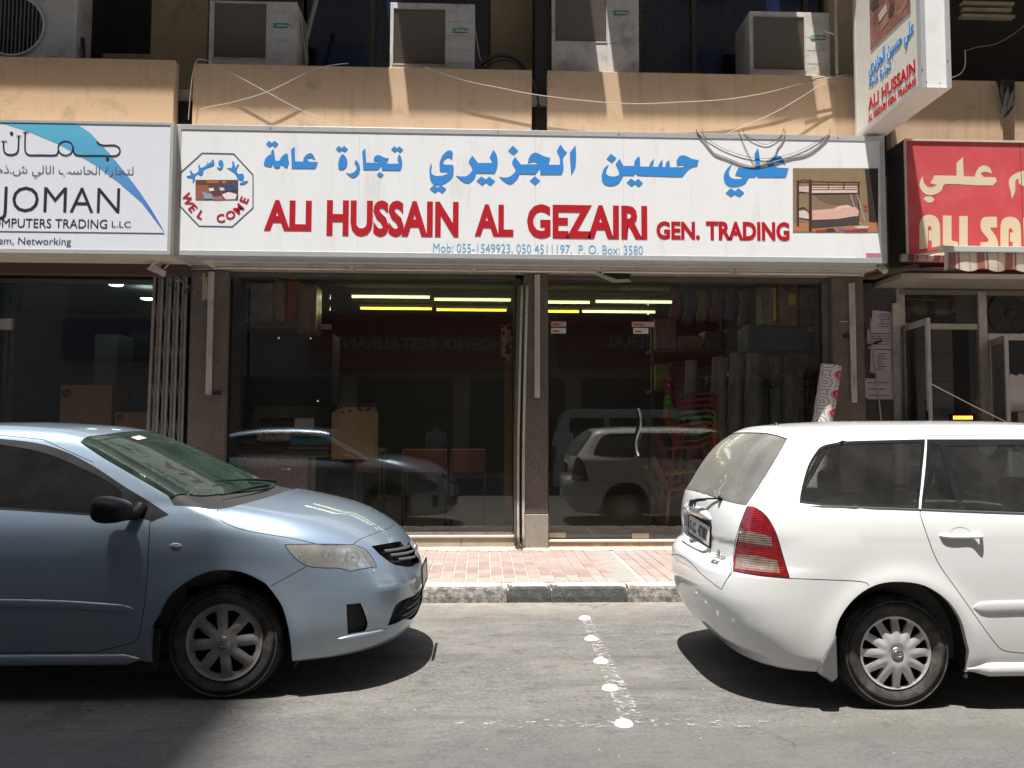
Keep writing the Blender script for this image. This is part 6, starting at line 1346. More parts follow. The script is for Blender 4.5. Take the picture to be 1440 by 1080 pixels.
mb = MB(); mb.tube([(px0_-.10, 9.02, 4.75), (px0_-.10, 9.02, 6.9)], .018, 8); mb.tube([(px0_-.10, 9.02, 6.2), (px0_-.25, 9.02, 6.25)], .012, 8); mb.build('bracket', alu, PS, True)
mb = MB(); mb.box(px0_-.16, px0_+.12, 8.85, 9.05, 4.824, 4.86); mb.build('bracket_base', brown, PS)
for px, py in ((1297, 98), (1333, 85), (1303, 115), (1322, 117)): p = at(px, py, 7.41); mb = MB(); mb.lathe([(0, .004), (.006, .002), (.006, 0)], 8, face_matrix((p.x, 7.413, p.z), (0, -1, 0))); mb.build('rivet', M_['blackmat'], PS)

blue_car = build_blue()
white_car = build_white()

# ================================================================ air conditioners on the ledge
acw = mat('yellowed_ac_case', (.54, .52, .48), .5, var=.06, vscale=5, dirt=(.22, .20, .17), dscale=4, damt=(.5, .8)); acg = mat('ac_louvre_grey', (.34, .31, .27), .6); green = mat('green_badge', (.0, .20, .13), .5); lw_ = mat('badge_white', (.6, .62, .58), .5)
def badge(parent, px, py, Y, txt='O GENERAL', w_=.20):
    c = at(px, py, Y); mb = MB(); h = .028; flat_poly(mb, [Vector((c.x+a*w_/2, Y, c.z+b*h)) for a, b in ((-1, 0), (-.86, .9), (-.3, 1), (.86, 1), (1, .2), (.86, -.8), (.3, -1), (-.86, -1))], .004); b_ = mb.build('maker_badge', green, parent)
    V, F_ = text_mesh(txt, .040, 'CENTER', offset=.0012); mb = MB(); mb.add([Vector((c.x+v.x*.9, Y-.001, c.z-.014+v.y)) for v in V], F_); mb.build('badge_lettering', lw_, b_)
def ac_unit(px0, px1, pyt, pyb, gx0, gx1, gy0, gy1, label, logo, Y=9.17, deep=.55, rows=30, vents=True, extra=None):
    a, b = at(px0, pyb, Y), at(px1, pyt, Y); zb0 = 5.452; T_ = thing('air_conditioner', label, 'air conditioner', ((a.x+b.x)/2, Y, zb0), 'air conditioners on the first floor ledge')
    g0, g1 = at(gx0, gy1, Y), at(gx1, gy0, Y); z0, z1 = max(g0.z, 5.50), g1.z
    part('case', a.x, b.x, Y+.03, Y+deep, zb0, b.z, acw, T_, .012)
    for q in ((a.x, g0.x, zb0, b.z), (g1.x, b.x, zb0, b.z), (g0.x, g1.x, z1, b.z), (g0.x, g1.x, zb0, z0)): part('front_frame', q[0]+.0005, q[1]-.0005, Y, Y+.029, q[2], q[3], acw, T_, .003)
    part('coil', g0.x, g1.x, Y+.024, Y+.029, z0, z1, mat('ac_dark_coil', (.20, .175, .145), .7), T_)
    mb = MB()
    for k in range(rows): z = z0+(z1-z0)*(k+.5)/rows; mb.add([(g0.x+.008, Y+.018, z-.007), (g1.x-.008, Y+.018, z-.007), (g1.x-.008, Y+.004, z+.004), (g0.x+.008, Y+.004, z+.004)], [(0, 1, 2, 3), (3, 2, 1, 0)])
    o = mb.build('louvres', acg, T_); o['kind'] = 'stuff'
    fr = MB()
    for q in ((g0.x-.006, g1.x+.006, z1-.004, z1+.008), (g0.x-.006, g1.x+.006, z0-.008, z0+.004), (g0.x-.006, g0.x+.006, z0, z1), (g1.x-.006, g1.x+.006, z0, z1)): part('louvre_rim', q[0], q[1], Y-.006, Y-.0005, q[2], q[3], pvc, T_)
    if vents:
        for k in range(4):
            z = at(0, gy0+2+(gy1-gy0)*(.02+.26*k), Y).z; x_ = g1.x+.025
            if b.x-g1.x > .1: part('panel_groove', x_, b.x-.03, Y-.0015, Y+.002, z-.003, z+.003, acg, T_)
    badge(T_, logo[0], logo[1], Y-.0045)
    for s_ in range(3): part('side_slot', b.x, b.x+.0025, Y+.1, Y+.4, zb0+.3+.09*s_, zb0+.32+.09*s_, acg, T_)
    return T_
ac_unit(293, 418, 3, 87, 299.5, 376, 5, 81, 'window air conditioner left of the hanging pipe, above the welcome badge of the long sign', (395, 36))
ac_unit(548, 668, 6, 95, 552, 627, 13, 90, 'air conditioner crossed by a sun strip at its left side, above the word HUSSAIN', (647, 43))
ac_unit(776, 898, -40, 99, 780, 853, -30, 58, 'tall air conditioner right of the dark column, with a blank lower panel', (873, 18), rows=34)
ac_unit(1055, 1166, 18, 104, 1059, 1131, 24, 98, 'air conditioner with a sunlit right end, between blue windows near the projecting sign', (1151, 53))
# split unit with a round fan, far left
T_ = thing('air_conditioner', 'outdoor fan unit with a round grille, leftmost on the ledge', 'air conditioner', (X(40, 9.17, 50), 9.17, 5.45), 'air conditioners on the first floor ledge')
a, b = at(-70, 80, 9.17), at(109, -25, 9.17); part('case', a.x, b.x, 9.17, 9.55, 5.452, 7.0, acw, T_, .02)
c = at(18, 36, 9.165); fan = MB(); fan.lathe([(.37, .012), (.365, .02), (.345, .02), (.34, .004)], 40, face_matrix((c.x, 9.168, c.z), (0, -1, 0))); fg = fan.build('fan_ring', acw, T_, True)
fan = MB(); fan.add([Vector((c.x+.34*math.cos(2*PI*j/36), 9.1665, c.z+.34*math.sin(2*PI*j/36))) for j in range(36)], [tuple(range(36))]); fan.build('fan_opening', M_['blackmat'], T_)
g_ = MB()
for k in range(-7, 8): r_ = math.sqrt(max(0, .34**2-(k*.045)**2)); g_.box(c.x+k*.045-.004, c.x+k*.045+.004, 9.150, 9.158, c.z-r_, c.z+r_)
o = g_.build('fan_guard', mat('fan_guard_grey', (.20, .19, .17), .6), T_); o['kind'] = 'stuff'
mb = MB()
for k in range(3):
    t0 = 2*PI*k/3; mb.add([(c.x, 9.160, c.z)]+[(c.x+.3*math.cos(t0+t), 9.163-.004*t, c.z+.3*math.sin(t0+t)) for t in (0, .4, .8, 1.1)], [(0, 1, 2), (0, 2, 3), (0, 3, 4)])
mb.build('fan_blades', M_['liner'], T_)
V, F_ = text_mesh('SAMSUNG', .06, 'CENTER', offset=.001)
part('sticker', b.x-.30, b.x-.18, 9.167, 9.169, 5.82, 5.97, mat('ac_sticker', (.5, .49, .46), .6), T_)
mb = MB(); mb.tube(spline([(b.x+.02, 9.3, 6.1), (b.x+.06, 9.25, 5.85), (b.x+.05, 9.22, 5.5)], 6), .02, 8); mb.build('hose', M_['blackmat'], T_, True)
# pipes and hoses beside the units
def cable(name, pts, r, m, label, cat='cable', n=8, grp=None, seg=6):
    mb = MB(); mb.tube(spline(pts, n), r, seg); return tag(mb.build(name, m, None, True), label, cat, grp)
Pp = lambda l, Y: [at(x, y, Y) for x, y in l]
cab = mat('dusty_cable', (.36, .32, .27), .8); cabd = mat('dark_cable', (.035, .032, .03), .7)
cable('pipe', Pp([(447, -8), (436, 35), (430, 62), (431, 88)], 9.5), .028, cab, 'slanting pale pipe behind the leftmost louvred air conditioner', 'pipe')
cable('pipe', Pp([(419, 14), (425, 45), (430, 85), (432, 95)], 9.35), .012, cab, 'thin pipe down the right side of the air conditioner above the welcome badge', 'pipe')
cable('cable', Pp([(668, 40), (671, 60), (676, 84), (688, 96)], 9.2), .008, cab, 'thin drain hose at the right side of the sun striped air conditioner', 'cable')
cable('hose', Pp([(668, 99), (685, 84), (703, 78), (722, 81), (738, 95), (752, 122), (758, 150)], 9.16), .022, cabd, 'thick dark hose arching over the ledge into the dark column gap', 'hose')
cable('hose', Pp([(676, 99), (692, 88), (706, 84), (722, 87), (736, 98)], 9.12), .014, cabd, 'thinner dark hose under the arching hose beside the column', 'hose')
# cables on the parapets
YP = 8.975
cable('cable', Pp([(265, 168), (268, 130), (272, 98), (278, 84), (290, 85), (308, 94), (345, 113), (385, 135), (430, 158), (485, 178), (560, 186)], YP-.05), .0048, cab, 'thin cable looping up at the left parapet end and down to the right', 'cable')
cable('cable', Pp([(276, 172), (281, 158), (288, 152), (330, 143), (371, 131), (400, 118), (440, 98), (470, 91), (490, 89)], YP-.05), .0048, cab, 'thin cable rising to the right, crossing the other above the welcome badge', 'cable')
cable('cable', Pp([(595, 93), (625, 104), (660, 115), (700, 123), (740, 131), (790, 138), (850, 144), (900, 146), (950, 144), (1020, 140), (1080, 130), (1130, 117), (1185, 106), (1212, 103)], YP-.05), .0050, cab, 'long cable sagging along the tan parapets above the English name', 'cable')
cable('cable', Pp([(1180, 105), (1150, 122), (1125, 138), (1090, 158), (1050, 176), (1018, 190)], YP-.06), .0048, cab, 'thin cable running down left from the parapet end to the sign top', 'cable')
cable('cable', Pp([(1228, 115), (1212, 106), (1180, 104), (1130, 116)], YP-.07), .005, cabd, 'dark cable end near the foot of the projecting sign', 'cable')
# thin wires over the long sign, and grey tubes standing in for cable shadows
wg = mat('cable_shadow_grey', (.16, .155, .15), .8); Yw = YS-.020
for l, r_, m_, lab in (([(981, 187), (987, 193), (1001, 212), (1008, 217), (1022, 222), (1045, 231), (1062, 233.5), (1085, 229), (1098, 225), (1115, 220), (1128, 218), (1142, 212), (1156, 201), (1166, 188)], .0052, wg, 'thick grey tube drawn as a sagging cable shadow on the right part of the long sign'),
    ([(1040, 187), (1047, 205), (1055, 221), (1063, 233)], .0028, wg, 'straight grey tube drawn as a cable shadow from the sign top down to the thick one'), ([(990, 190), (1003, 201), (1022, 211), (1050, 220), (1080, 222.5), (1110, 217), (1135, 207), (1152, 197), (1166, 188)], .0024, cabd, 'long thin wire above the thick shadow line on the sign'),
    ([(1104, 188), (1100, 199), (1094, 207), (1091, 215), (1086, 222), (1074, 228), (1067, 232)], .0038, wg, 'bent grey tube drawn as a cable shadow, joining the thick one from the right'), ([(1047, 188), (1060, 196), (1068, 201), (1078, 203), (1088, 199), (1100, 188)], .0022, cabd, 'small shallow loop of thin wire at the sign top')):
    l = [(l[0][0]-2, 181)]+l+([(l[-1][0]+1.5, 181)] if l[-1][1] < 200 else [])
    cable('wire_and_shadow_line', [at(x, y, YS-.006 if y < 197 else YS-.003) for x, y in l], r_, m_, lab, 'wire', 5)
# rag on the right parapet
mb = MB(); rows = []
L0 = [(1400, 113), (1404, 125), (1407, 138), (1409, 150), (1411, 166)]; R0 = [(1427, 113), (1427, 125), (1426, 138), (1426, 150), (1418, 160)]
for (a_, b_) in zip(L0, R0):
    rows.append([at(a_[0]+(b_[0]-a_[0])*k/8, a_[1]+(b_[1]-a_[1])*k/8+1.5*math.sin(k*2.1+a_[1]), 8.965-.025*math.sin(k*1.9+a_[1]*.2)-.02) for k in range(9)])
mb.grid(rows); o = mb.build('hanging_rag', mat('black_rag', (.018, .017, .016), .95, var=.4, vscale=30), None, True); s_ = o.modifiers.new('s', 'SOLIDIFY'); s_.thickness = .01; tag(o, 'torn black plastic rag hanging over the right parapet', 'rag')
cable('cable', Pp([(1335, 110), (1350, 104), (1357, 92), (1357, 70)], 8.9), .006, pvc, 'white cable end beside the projecting sign', 'cable')
cable('cable', Pp([(1357, 72), (1375, 66), (1400, 62), (1425, 48), (1440, 36), (1460, 20)], 9.4), .005, cab, 'thin cable sagging in the dark at the upper right', 'cable')

# ================================================================ folding gate, camera, wires at the left pier
FG = thing('folding_gate', 'folded grey metal gate standing beside the left granite pier', 'gate', (X(236, 9.3), 9.3, .15)); gm = mat('grey_gate_paint', (.27, .255, .235), .6, var=.1, vscale=9, dirt=(.15, .13, .115), dscale=7)
for k in range(9):
    ta, tb = at(218+5.6*k, 384, 9.30), at(206.5+6.1*k, 640, 9.30); mb = MB(); y_ = 9.30+(.02 if k % 2 else -.01)
    d_ = (tb-ta); bz_ = .17; tt = (bz_-ta.z)/d_.z; bt = ta+d_*tt
    mb.add([Vector((p.x+dx, y_+dy, p.z)) for p in (ta, bt) for dx, dy in ((-.014, 0), (.014, 0), (.014, .02), (-.014, .02))], [(0, 1, 5, 4), (1, 2, 6, 5), (2, 3, 7, 6), (3, 0, 4, 7), (0, 3, 2, 1)]); mb.build('bar', gm, FG)
    if k < 8:
        lt = MB()
        for z_ in (3.0, 2.55, 2.1, 1.65, 1.2, .75):
            f = lambda z, kk: (lambda A, Bb: A.x+(Bb.x-A.x)*(A.z-z)/(A.z-Bb.z))(at(218+5.6*kk, 384, 9.30), at(206.5+6.1*kk, 640, 9.30))
            lt.tube([(f(z_, k), 9.325, z_), (f(z_-.30, k+1), 9.325, z_-.30)], .007, 5)
        o = lt.build('lattice_strap', gm, FG); o['kind'] = 'stuff'
CT = thing('security_camera', 'pale security camera tilted down under the left end of the long sign', 'camera', at(226, 380, 8.95)); c = at(225, 381, 8.95)
M = Matrix.Translation(c) @ Matrix.Rotation(.65, 4, 'Y'); mb = MB(); mb.box(-.045, .045, -.10, .08, -.035, .035, M); mb.build('housing', pvc, CT, bevel=.006)
M2 = Matrix.Translation(c+Vector((-.03, -.02, .045))) @ Matrix.Rotation(-.85, 4, 'Y'); mb = MB(); mb.box(-.075, .06, -.13, .09, -.004, .004, M2); mb.build('sun_shield', pvc, CT); mb = MB(); mb.tube([c+Vector((.03, .03, .03)), c+Vector((.07, .06, .09)), c+Vector((.07, .09, .14))], .012, 8); mb.build('bracket', pvc, CT, True)
random.seed(11)
for k in range(9):
    x0 = random.uniform(238, 262); pts = [(x0+random.uniform(-3, 3), 366), (x0+random.uniform(-8, 8), 378), (x0+random.uniform(-12, 12), 392), (x0+random.uniform(-6, 14), 402+random.uniform(-8, 10))]
    if k > 5: pts = [(244, 385), (247+3*k, 398+k), (258, 396+2*k), (270, 401)]
    cable('loose_wire', Pp(pts, 9.1-.01*k), .0045, cabd if k % 3 else cab, 'tangle of loose wires above the folded gate', 'wire', 5, 'loose wires above the folded gate', 5)
# torn sticker on the left pier
for l in ([(285, 384), (288, 384), (287.5, 398), (289, 422), (285, 423), (284.5, 400)], [(288.5, 391), (291.5, 389), (293, 420), (290, 421), (287, 410)]):
    mb = MB(); flat_poly(mb, Pp(l, 9.196), .0); o = tag(mb.build('torn_paper', mat('torn_paper', (.42, .38, .27), .9)), 'torn strip of pale paper on the left granite pier', 'paper', 'torn paper strips on the left pier')
# notices on the wall by the tailor
nt_ = [([(1227, 436), (1256, 439), (1253.5, 463), (1225, 463.5)], 'topmost'), ([(1220, 463), (1259.5, 463), (1260, 491), (1221, 490.5), (1219, 477)], 'second from the top, widest'), ([(1224, 491.5), (1253.5, 492.5), (1254.5, 520), (1256.5, 532), (1232, 534), (1232, 526), (1223.5, 523)], 'third, its lower corner torn'), ([(1213.5, 532), (1257.5, 533), (1256, 561.5), (1221, 561.5), (1214, 556)], 'lowest')]
for k, (l, w_) in enumerate(nt_):
    Yn = 9.352-.002*k; T_ = MB(); flat_poly(T_, Pp(l, Yn)); o = T_.build('notice', mat('notice_paper', (.46, .43, .47), .85, var=.05, vscale=12), None); tag(o, 'paper notice right of the right pier, %s of four' % w_, 'notice', 'paper notices on the dark wall')
    x0 = l[0][0]+8; x1 = l[1][0]-5; n_ = (6, 5, 7, 3)[k]
    y0 = l[0][1]+6; y1 = {0: 459, 1: 484, 2: 519, 3: 556}[k]; ink = MB(); random.seed(k)
    for r in range(n_):
        yy = y0+(y1-y0)*r/max(1, n_-1); xx = x0+random.uniform(-3, 4)
        while xx < x1-random.uniform(0, 8):
            ww = random.uniform(1.2, 4); p, q = at(xx, yy+.75, Yn-.0012), at(min(x1, xx+ww), yy-.75, Yn-.0012); ink.add([(p.x, p.y, p.z), (q.x, p.y, p.z), (q.x, p.y, q.z), (p.x, p.y, q.z)], [(0, 1, 2, 3)]); xx += ww+.9
    i_ = ink.build('print_lines', mat('print_grey', (.07, .065, .075), .8), o); i_['kind'] = 'stuff'
cable('cable', Pp([(1224, 447), (1225, 470), (1228, 500), (1233, 535), (1237, 570), (1240, 600)], 9.30), .010, cab, 'grey cable hanging in front of the paper notices', 'cable')
T_ = MB(); p, q = at(1220, 484, 9.31), at(1240, 479, 9.31); T_.tube([p+Vector((0, 0, -.02)), q], .014, 6); tag(T_.build('metal_hook', M_['blackmat']), 'short black bar across the second paper notice', 'hook')
for k, (px, py, w_) in enumerate(((1190, 473, 9), (1187, 452, 12), (293+12, 553, 12))):
    p = at(px, py, 9.19); mb = MB(); mb.box(p.x-w_*.004, p.x+w_*.004, 9.185, 9.199, p.z-(.02 if k != 1 else .005), p.z+(.02 if k != 1 else .005)); tag(mb.build('wall_mark', M_['blackmat'] if k != 1 else pvc), ['small dark slot in the right granite pier', 'short pale peg on the right granite pier', 'small dark slot in the left granite pier by the trunking end'][k], 'slot')
T_ = MB(); T_.box(X(1256, 9.3), X(1265, 9.3), 9.28, 9.32, .15, 3.05); tag(T_.build('conduit', alu), 'grey conduit post between the notices and the tailor door', 'conduit')

# ================================================================ tailor shop at the right
TS = thing('tailor_front', 'weathered aluminium shop front with transom fans and open glass doors, right edge', 'shop front', (6, 9.35, .15))
def bar2(nm, pa, pb, qa, qb, Y, par=TS, m=alu, d=.06):
    a, b = at(pa, qb, Y), at(pb, qa, Y); return part(nm, a.x, b.x, Y, Y+d, a.z, b.z, m, par, .004)
bar2('post', 1267, 1272, 405, 700, 9.40); 
part('post', X(1378, 9.38), X(1390, 9.38), 9.38, 9.44, .15, 3.22, alu, TS, .004); part('transom', X(1272, 9.4)+.002, X(1378, 9.38)-.003, 9.40, 9.45, Z(463, 9.4, 1330), Z(455, 9.4, 1330), alu, TS, .004)
part('head_rail', X(1267, 9.4), 10, 9.39, 9.46, 3.18, 3.235, mat('brown_head_rail', (.20, .16, .12), .7), TS)
part('transom', X(1390, 9.4)+.003, 10, 9.40, 9.45, Z(478, 9.4, 1420), Z(469, 9.4, 1420), alu, TS, .004)
smoky = sheet_glass('smoky_transom_glass', (.30, .28, .26), dirt=.10, boost=1.2, dcol=(.3, .27, .22))
part('transom_pane', X(1272, 9.42)+.01, X(1345, 9.42), 9.42, 9.425, Z(455, 9.4, 1330)+.003, 3.178, smoky, TS); part('transom_pane', X(1345, 9.42)+.004, X(1378, 9.42)-.01, 9.422, 9.427, Z(455, 9.4, 1330)+.003, 3.178, mat('brown_board', (.06, .052, .045), .8), TS)
def wall_fan(px, py, r_, lab):
    T_ = thing('exhaust_fan', lab, 'fan', at(px, py, 9.6)); c = at(px, py, 9.6); M = face_matrix(c, (0, -1, 0)); dk = mat('greasy_fan', (.05, .046, .04), .7, var=.3)
    mb = MB(); mb.lathe([(r_, .03), (r_+.015, 0), (r_-.01, -.02)], 36, M); mb.build('ring', mat('fan_ring_grey', (.12, .11, .10), .6), T_, True); mb = MB(); mb.lathe([(0, .05), (.05, .045), (.07, 0)], 20, M); mb.build('motor', dk, T_, True)
    for k in range(5):
        t0 = 2*PI*k/5; mb = MB(); v = [(.06*math.cos(t0), .06*math.sin(t0), .02)]+[(r_*.9*math.cos(t0+t), r_*.9*math.sin(t0+t), .03-.05*t) for t in (0, .3, .6, .85)]; mb.add([M @ Vector(p) for p in v], [(0, 1, 2), (0, 2, 3), (0, 3, 4)]); mb.build('blade', dk, T_)
    g_ = MB()
    for rr in (.3, .5, .7, .88): g_.tube([M @ Vector((r_*rr*math.cos(2*PI*j/32), r_*rr*math.sin(2*PI*j/32), .055)) for j in range(33)], .003, 4)
    for k in range(12): g_.tube([M @ Vector((.05*math.cos(k*PI/6), .05*math.sin(k*PI/6), .055)), M @ Vector((r_*math.cos(k*PI/6), r_*math.sin(k*PI/6), .055))], .003, 4)
    o = g_.build('guard', dk, T_); o['kind'] = 'stuff'
wall_fan(1419, 441, .27, 'big round exhaust fan in the transom at the right edge'); wall_fan(1320, 432, .20, 'dim round fan behind the transom glass above the open door')
def leaf(pts, label):        # an open door leaf: quad seen obliquely, given by plan positions
    (x0, y0), (x1, y1), z0, z1 = pts; T_ = thing('open_door', label, 'door', (x0, y0, z0)); d = Vector((x1-x0, y1-y0, 0)); L_ = d.length; ang = math.atan2(d.y, d.x); M = Matrix.Translation((x0, y0, 0)) @ Matrix.Rotation(ang, 4, 'Z')
    for nm, a in (('stile', (0, .045, z0, z1)), ('stile', (L_-.055, L_, z0, z1)), ('rail', (.046, L_-.056, z1-.07, z1)), ('rail', (.046, L_-.056, z0, z0+.12)), ('rail', (.046, L_-.056, z0+.95, z0+1.02))):
        mb = MB(); mb.box(a[0], a[1], -.02, .02, a[2], a[3], M); mb.build(nm, alu, T_, bevel=.003)
    mb = MB(); mb.box(.046, L_-.056, -.003, .003, z0+.121, z1-.071, M); mb.build('pane', sheet_glass('door_leaf_glass', (.45, .46, .45), dirt=.12, boost=1.4, dcol=(.35, .34, .32)), T_)
    return T_, M, L_
zt_ = Z(464, 9.38, 1272)
d1_, M1, L1 = leaf(((X(1272, 9.38), 9.38), (X(1307, 8.72), 8.72), .17, Z(447.5, 8.75, 1305)), 'aluminium door leaf swung open towards the street, tied with a white string')
mb = MB(); mb.box(L1-.04, L1-.015, -.045, -.02, 1.05, 1.75, M1); mb.build('pull_handle', M_['black'], d1_, bevel=.004)
part('threshold_box', X(1266, 9.1), X(1318, 9.1), 9.0, 9.3, 1.45+.0, 1.62, alu, TS, .005)
d2_, M2_, L2 = leaf(((X(1393, 9.38), 9.38), (X(1416, 8.75), 8.75), .17, Z(471.5, 8.8, 1413)), 'second open door leaf at the right, its edge lit by the sun')
cable('string', [at(1310, 540, 8.68), at(1360, 566, 8.70), at(1416, 594, 8.72), at(1440, 606, 8.74)], .006, wt, 'white string tied from the open door down to the right', 'string')
# tailor's room: tiles, sewing light, shirts
tw = mat('tailor_tile', (.17, .175, .175), .4, var=.1, vscale=4)
for i in range(5):
    for j in range(5):
        a = 5.35+.32*i; part('wall_tile', a, a+.312, 11.49, 11.5, 1.0+.42*j, 1.412+.42*j, tw)
part('room_partition', 5.2, 7.2, 11.502, 11.55, .2, 3.4, mat('tile_grout', (.05, .05, .05), .9))
led = thing('display_board', 'small glowing orange figures deep inside the tailor shop', 'display', at(1355, 587, 11.2)); p, q = at(1338, 595, 11.2), at(1372, 582, 11.2); part('case', p.x, q.x, 11.2, 11.26, p.z, q.z, M_['blackmat'], led)
mb = MB()
random.seed(5); xx = 1341
while xx < 1368: a_, b_ = at(xx, 589.5, 11.19), at(xx+2.2, 585, 11.19); mb.add([(a_.x, 11.195, a_.z), (b_.x, 11.195, a_.z), (b_.x, 11.195, b_.z), (a_.x, 11.195, b_.z)], [(0, 1, 2, 3)]); xx += random.choice((2.9, 3.4))
mb.build('lit_figures', mat('orange_led', (.9, .25, .02), .5, emis=(1, .28, .02), estr=3), led)
def shirt(px, py, s, Y, label, m):
    c = at(px, py, Y); pts = [(-.22, -.38), (.22, -.38), (.21, -.05), (.34, -.22), (.41, -.12), (.22, .22), (.08, .28), (0, .24), (-.08, .28), (-.22, .22), (-.41, -.12), (-.34, -.22), (-.21, -.05)]
    mb = MB(); flat_poly(mb, [Vector((c.x+x*s, Y, c.z+z*s)) for x, z in pts], .10); o = mb.build('shirt', m, None); return tag(o, label, 'shirt')
shirt(1430, 548, .75, 10.2, 'white shirt on display inside the tailor shop at the right edge', mat('white_cloth', (.62, .60, .60), .95)); shirt(1401, 555, .62, 10.3, 'pale coat hanging behind the second door leaf', mat('pale_cloth', (.45, .44, .44), .95))
T_ = thing('wooden_cabinet', 'low drawer cabinet under the shirt in the tailor shop', 'cabinet', at(1432, 600, 10)); 
for k in range(2): p, q = at(1432, 618-20*k, 10), at(1475, 600-20*k, 10); part('drawer', p.x, q.x, 10, 10.4, p.z, q.z, mat('drawer_board', (.22, .20, .17), .7), T_, .005)
# soffit below the red sign
part('soffit', X(1240, 9.2), 11, 8.72, 9.35, 3.245, 3.30, mat('grey_beige_soffit', (.26, .235, .20), .8, var=.12), B)
# awning
AW = thing('awning', 'retracted striped awning with a scalloped valance under the red sign', 'awning', (7, 8.4, 3.35))
def stripe_mat():
    m = bpy.data.materials.new('striped_canvas'); m.use_nodes = True; N, L = nodes(m); b = N['Principled BSDF']; b.inputs['Roughness'].default_value = .9
    g = N.new('ShaderNodeNewGeometry'); sp = N.new('ShaderNodeSeparateXYZ'); L.new(g.outputs['Position'], sp.inputs[0]); mo = N.new('ShaderNodeMath'); mo.operation = 'FRACT'; mu = N.new('ShaderNodeMath'); mu.operation = 'MULTIPLY'; mu.inputs[1].default_value = 3.35; L.new(sp.outputs[0], mu.inputs[0]); L.new(mu.outputs[0], mo.inputs[0])
    cr = N.new('ShaderNodeValToRGB'); cr.color_ramp.interpolation = 'CONSTANT'; e = cr.color_ramp.elements; e[0].position = 0; e[0].color = (.36, .17, .15, 1); e[1].position = .22; e[1].color = (.66, .58, .47, 1)
    for p_, c_ in ((.27, (.36, .17, .15, 1)), (.34, (.68, .60, .50, 1)), (.66, (.50, .40, .32, 1)), (.72, (.68, .60, .50, 1)), (.90, (.62, .55, .42, 1)), (.95, (.36, .17, .15, 1))): x_ = e.new(p_); x_.color = c_
    L.new(mo.outputs[0], cr.inputs[0]); L.new(cr.outputs[0], b.inputs['Base Color'])
    tr = N.new('ShaderNodeBsdfTranslucent'); L.new(cr.outputs[0], tr.inputs[0]); mx = N.new('ShaderNodeMixShader'); mx.inputs[0].default_value = .45; o = N['Material Output']; L.new(b.outputs[0], mx.inputs[1]); L.new(tr.outputs[0], mx.inputs[2]); L.new(mx.outputs[0], o.inputs[0]); return m
sm_ = stripe_mat(); xa_ = 4.69; zb3 = Z(352, 7.9, 1380)
mb = MB(); mb.tube([(xa_+.02, 8.72, 3.475), (11, 8.72, 3.475)], .045, 14); mb.build('fabric_roll', sm_, AW, True)
part('front_bar', xa_+.02, 11, 7.88, 7.93, zb3-.02, zb3+.04, mat('pale_awning_bar', (.60, .62, .60), .4, metal=.3), AW, .004); part('end_cap', xa_-.02, xa_+.019, 7.875, 7.935, zb3-.03, zb3+.045, mat('yellowed_cap', (.60, .54, .35), .5), AW, .004)
rows = [[Vector((xa_+.1+k*.2, 7.93+.75*t, zb3+.035+(3.50-zb3-.035)*t)) for k in range(33)] for t in (0, .33, .66, 1)]; mb = MB(); mb.grid(rows); mb.build('canvas', sm_, AW, True)
mb = MB(); rows = []
n_ = 260
for i in range(n_+1):
    x = xa_+.03+i*.025; ph = (x-xa_)*2*PI/.305; dz = .155+.045*abs(math.cos(ph/2+.35))**1.2*1.0
    rows.append([Vector((x, 7.905+.008*math.sin(ph)*t+.010*math.sin(ph*.37+2*t)*t, zb3-.021-dz*t)) for t in (0, .25, .5, .75, 1)])
mb.grid(rows); mb.build('valance', sm_, AW, True)
mb = MB(); mb.tube([(4.46, 8.80, 3.42), (4.47, 8.62, 3.30)], .035, 10); mb.build('roller_bracket', mat('yellowed_bracket', (.42, .39, .28), .6), AW, True)
mb = MB(); mb.box(4.40, 4.52, 8.70, 8.92, 3.36, 3.50); mb.build('gear_box', alud, AW, bevel=.01); mb = MB(); mb.tube([(4.55, 8.70, 3.34), (5.3, 8.3, 3.26), (4.9, 7.95, 3.27)], .016, 8); mb.build('folding_arm', alud, AW, True); mb = MB(); mb.tube([(4.9, 8.60, 3.335), (7.5, 8.60, 3.34)], .010, 6); mb.build('red_rod', mat('red_rod', (.5, .03, .04), .5), AW, True)
mb = MB(); mb.tube([(4.40, 8.95, 3.30), (4.85, 8.62, 3.36)], .03, 8); mb.build('brace', brown, AW, True)

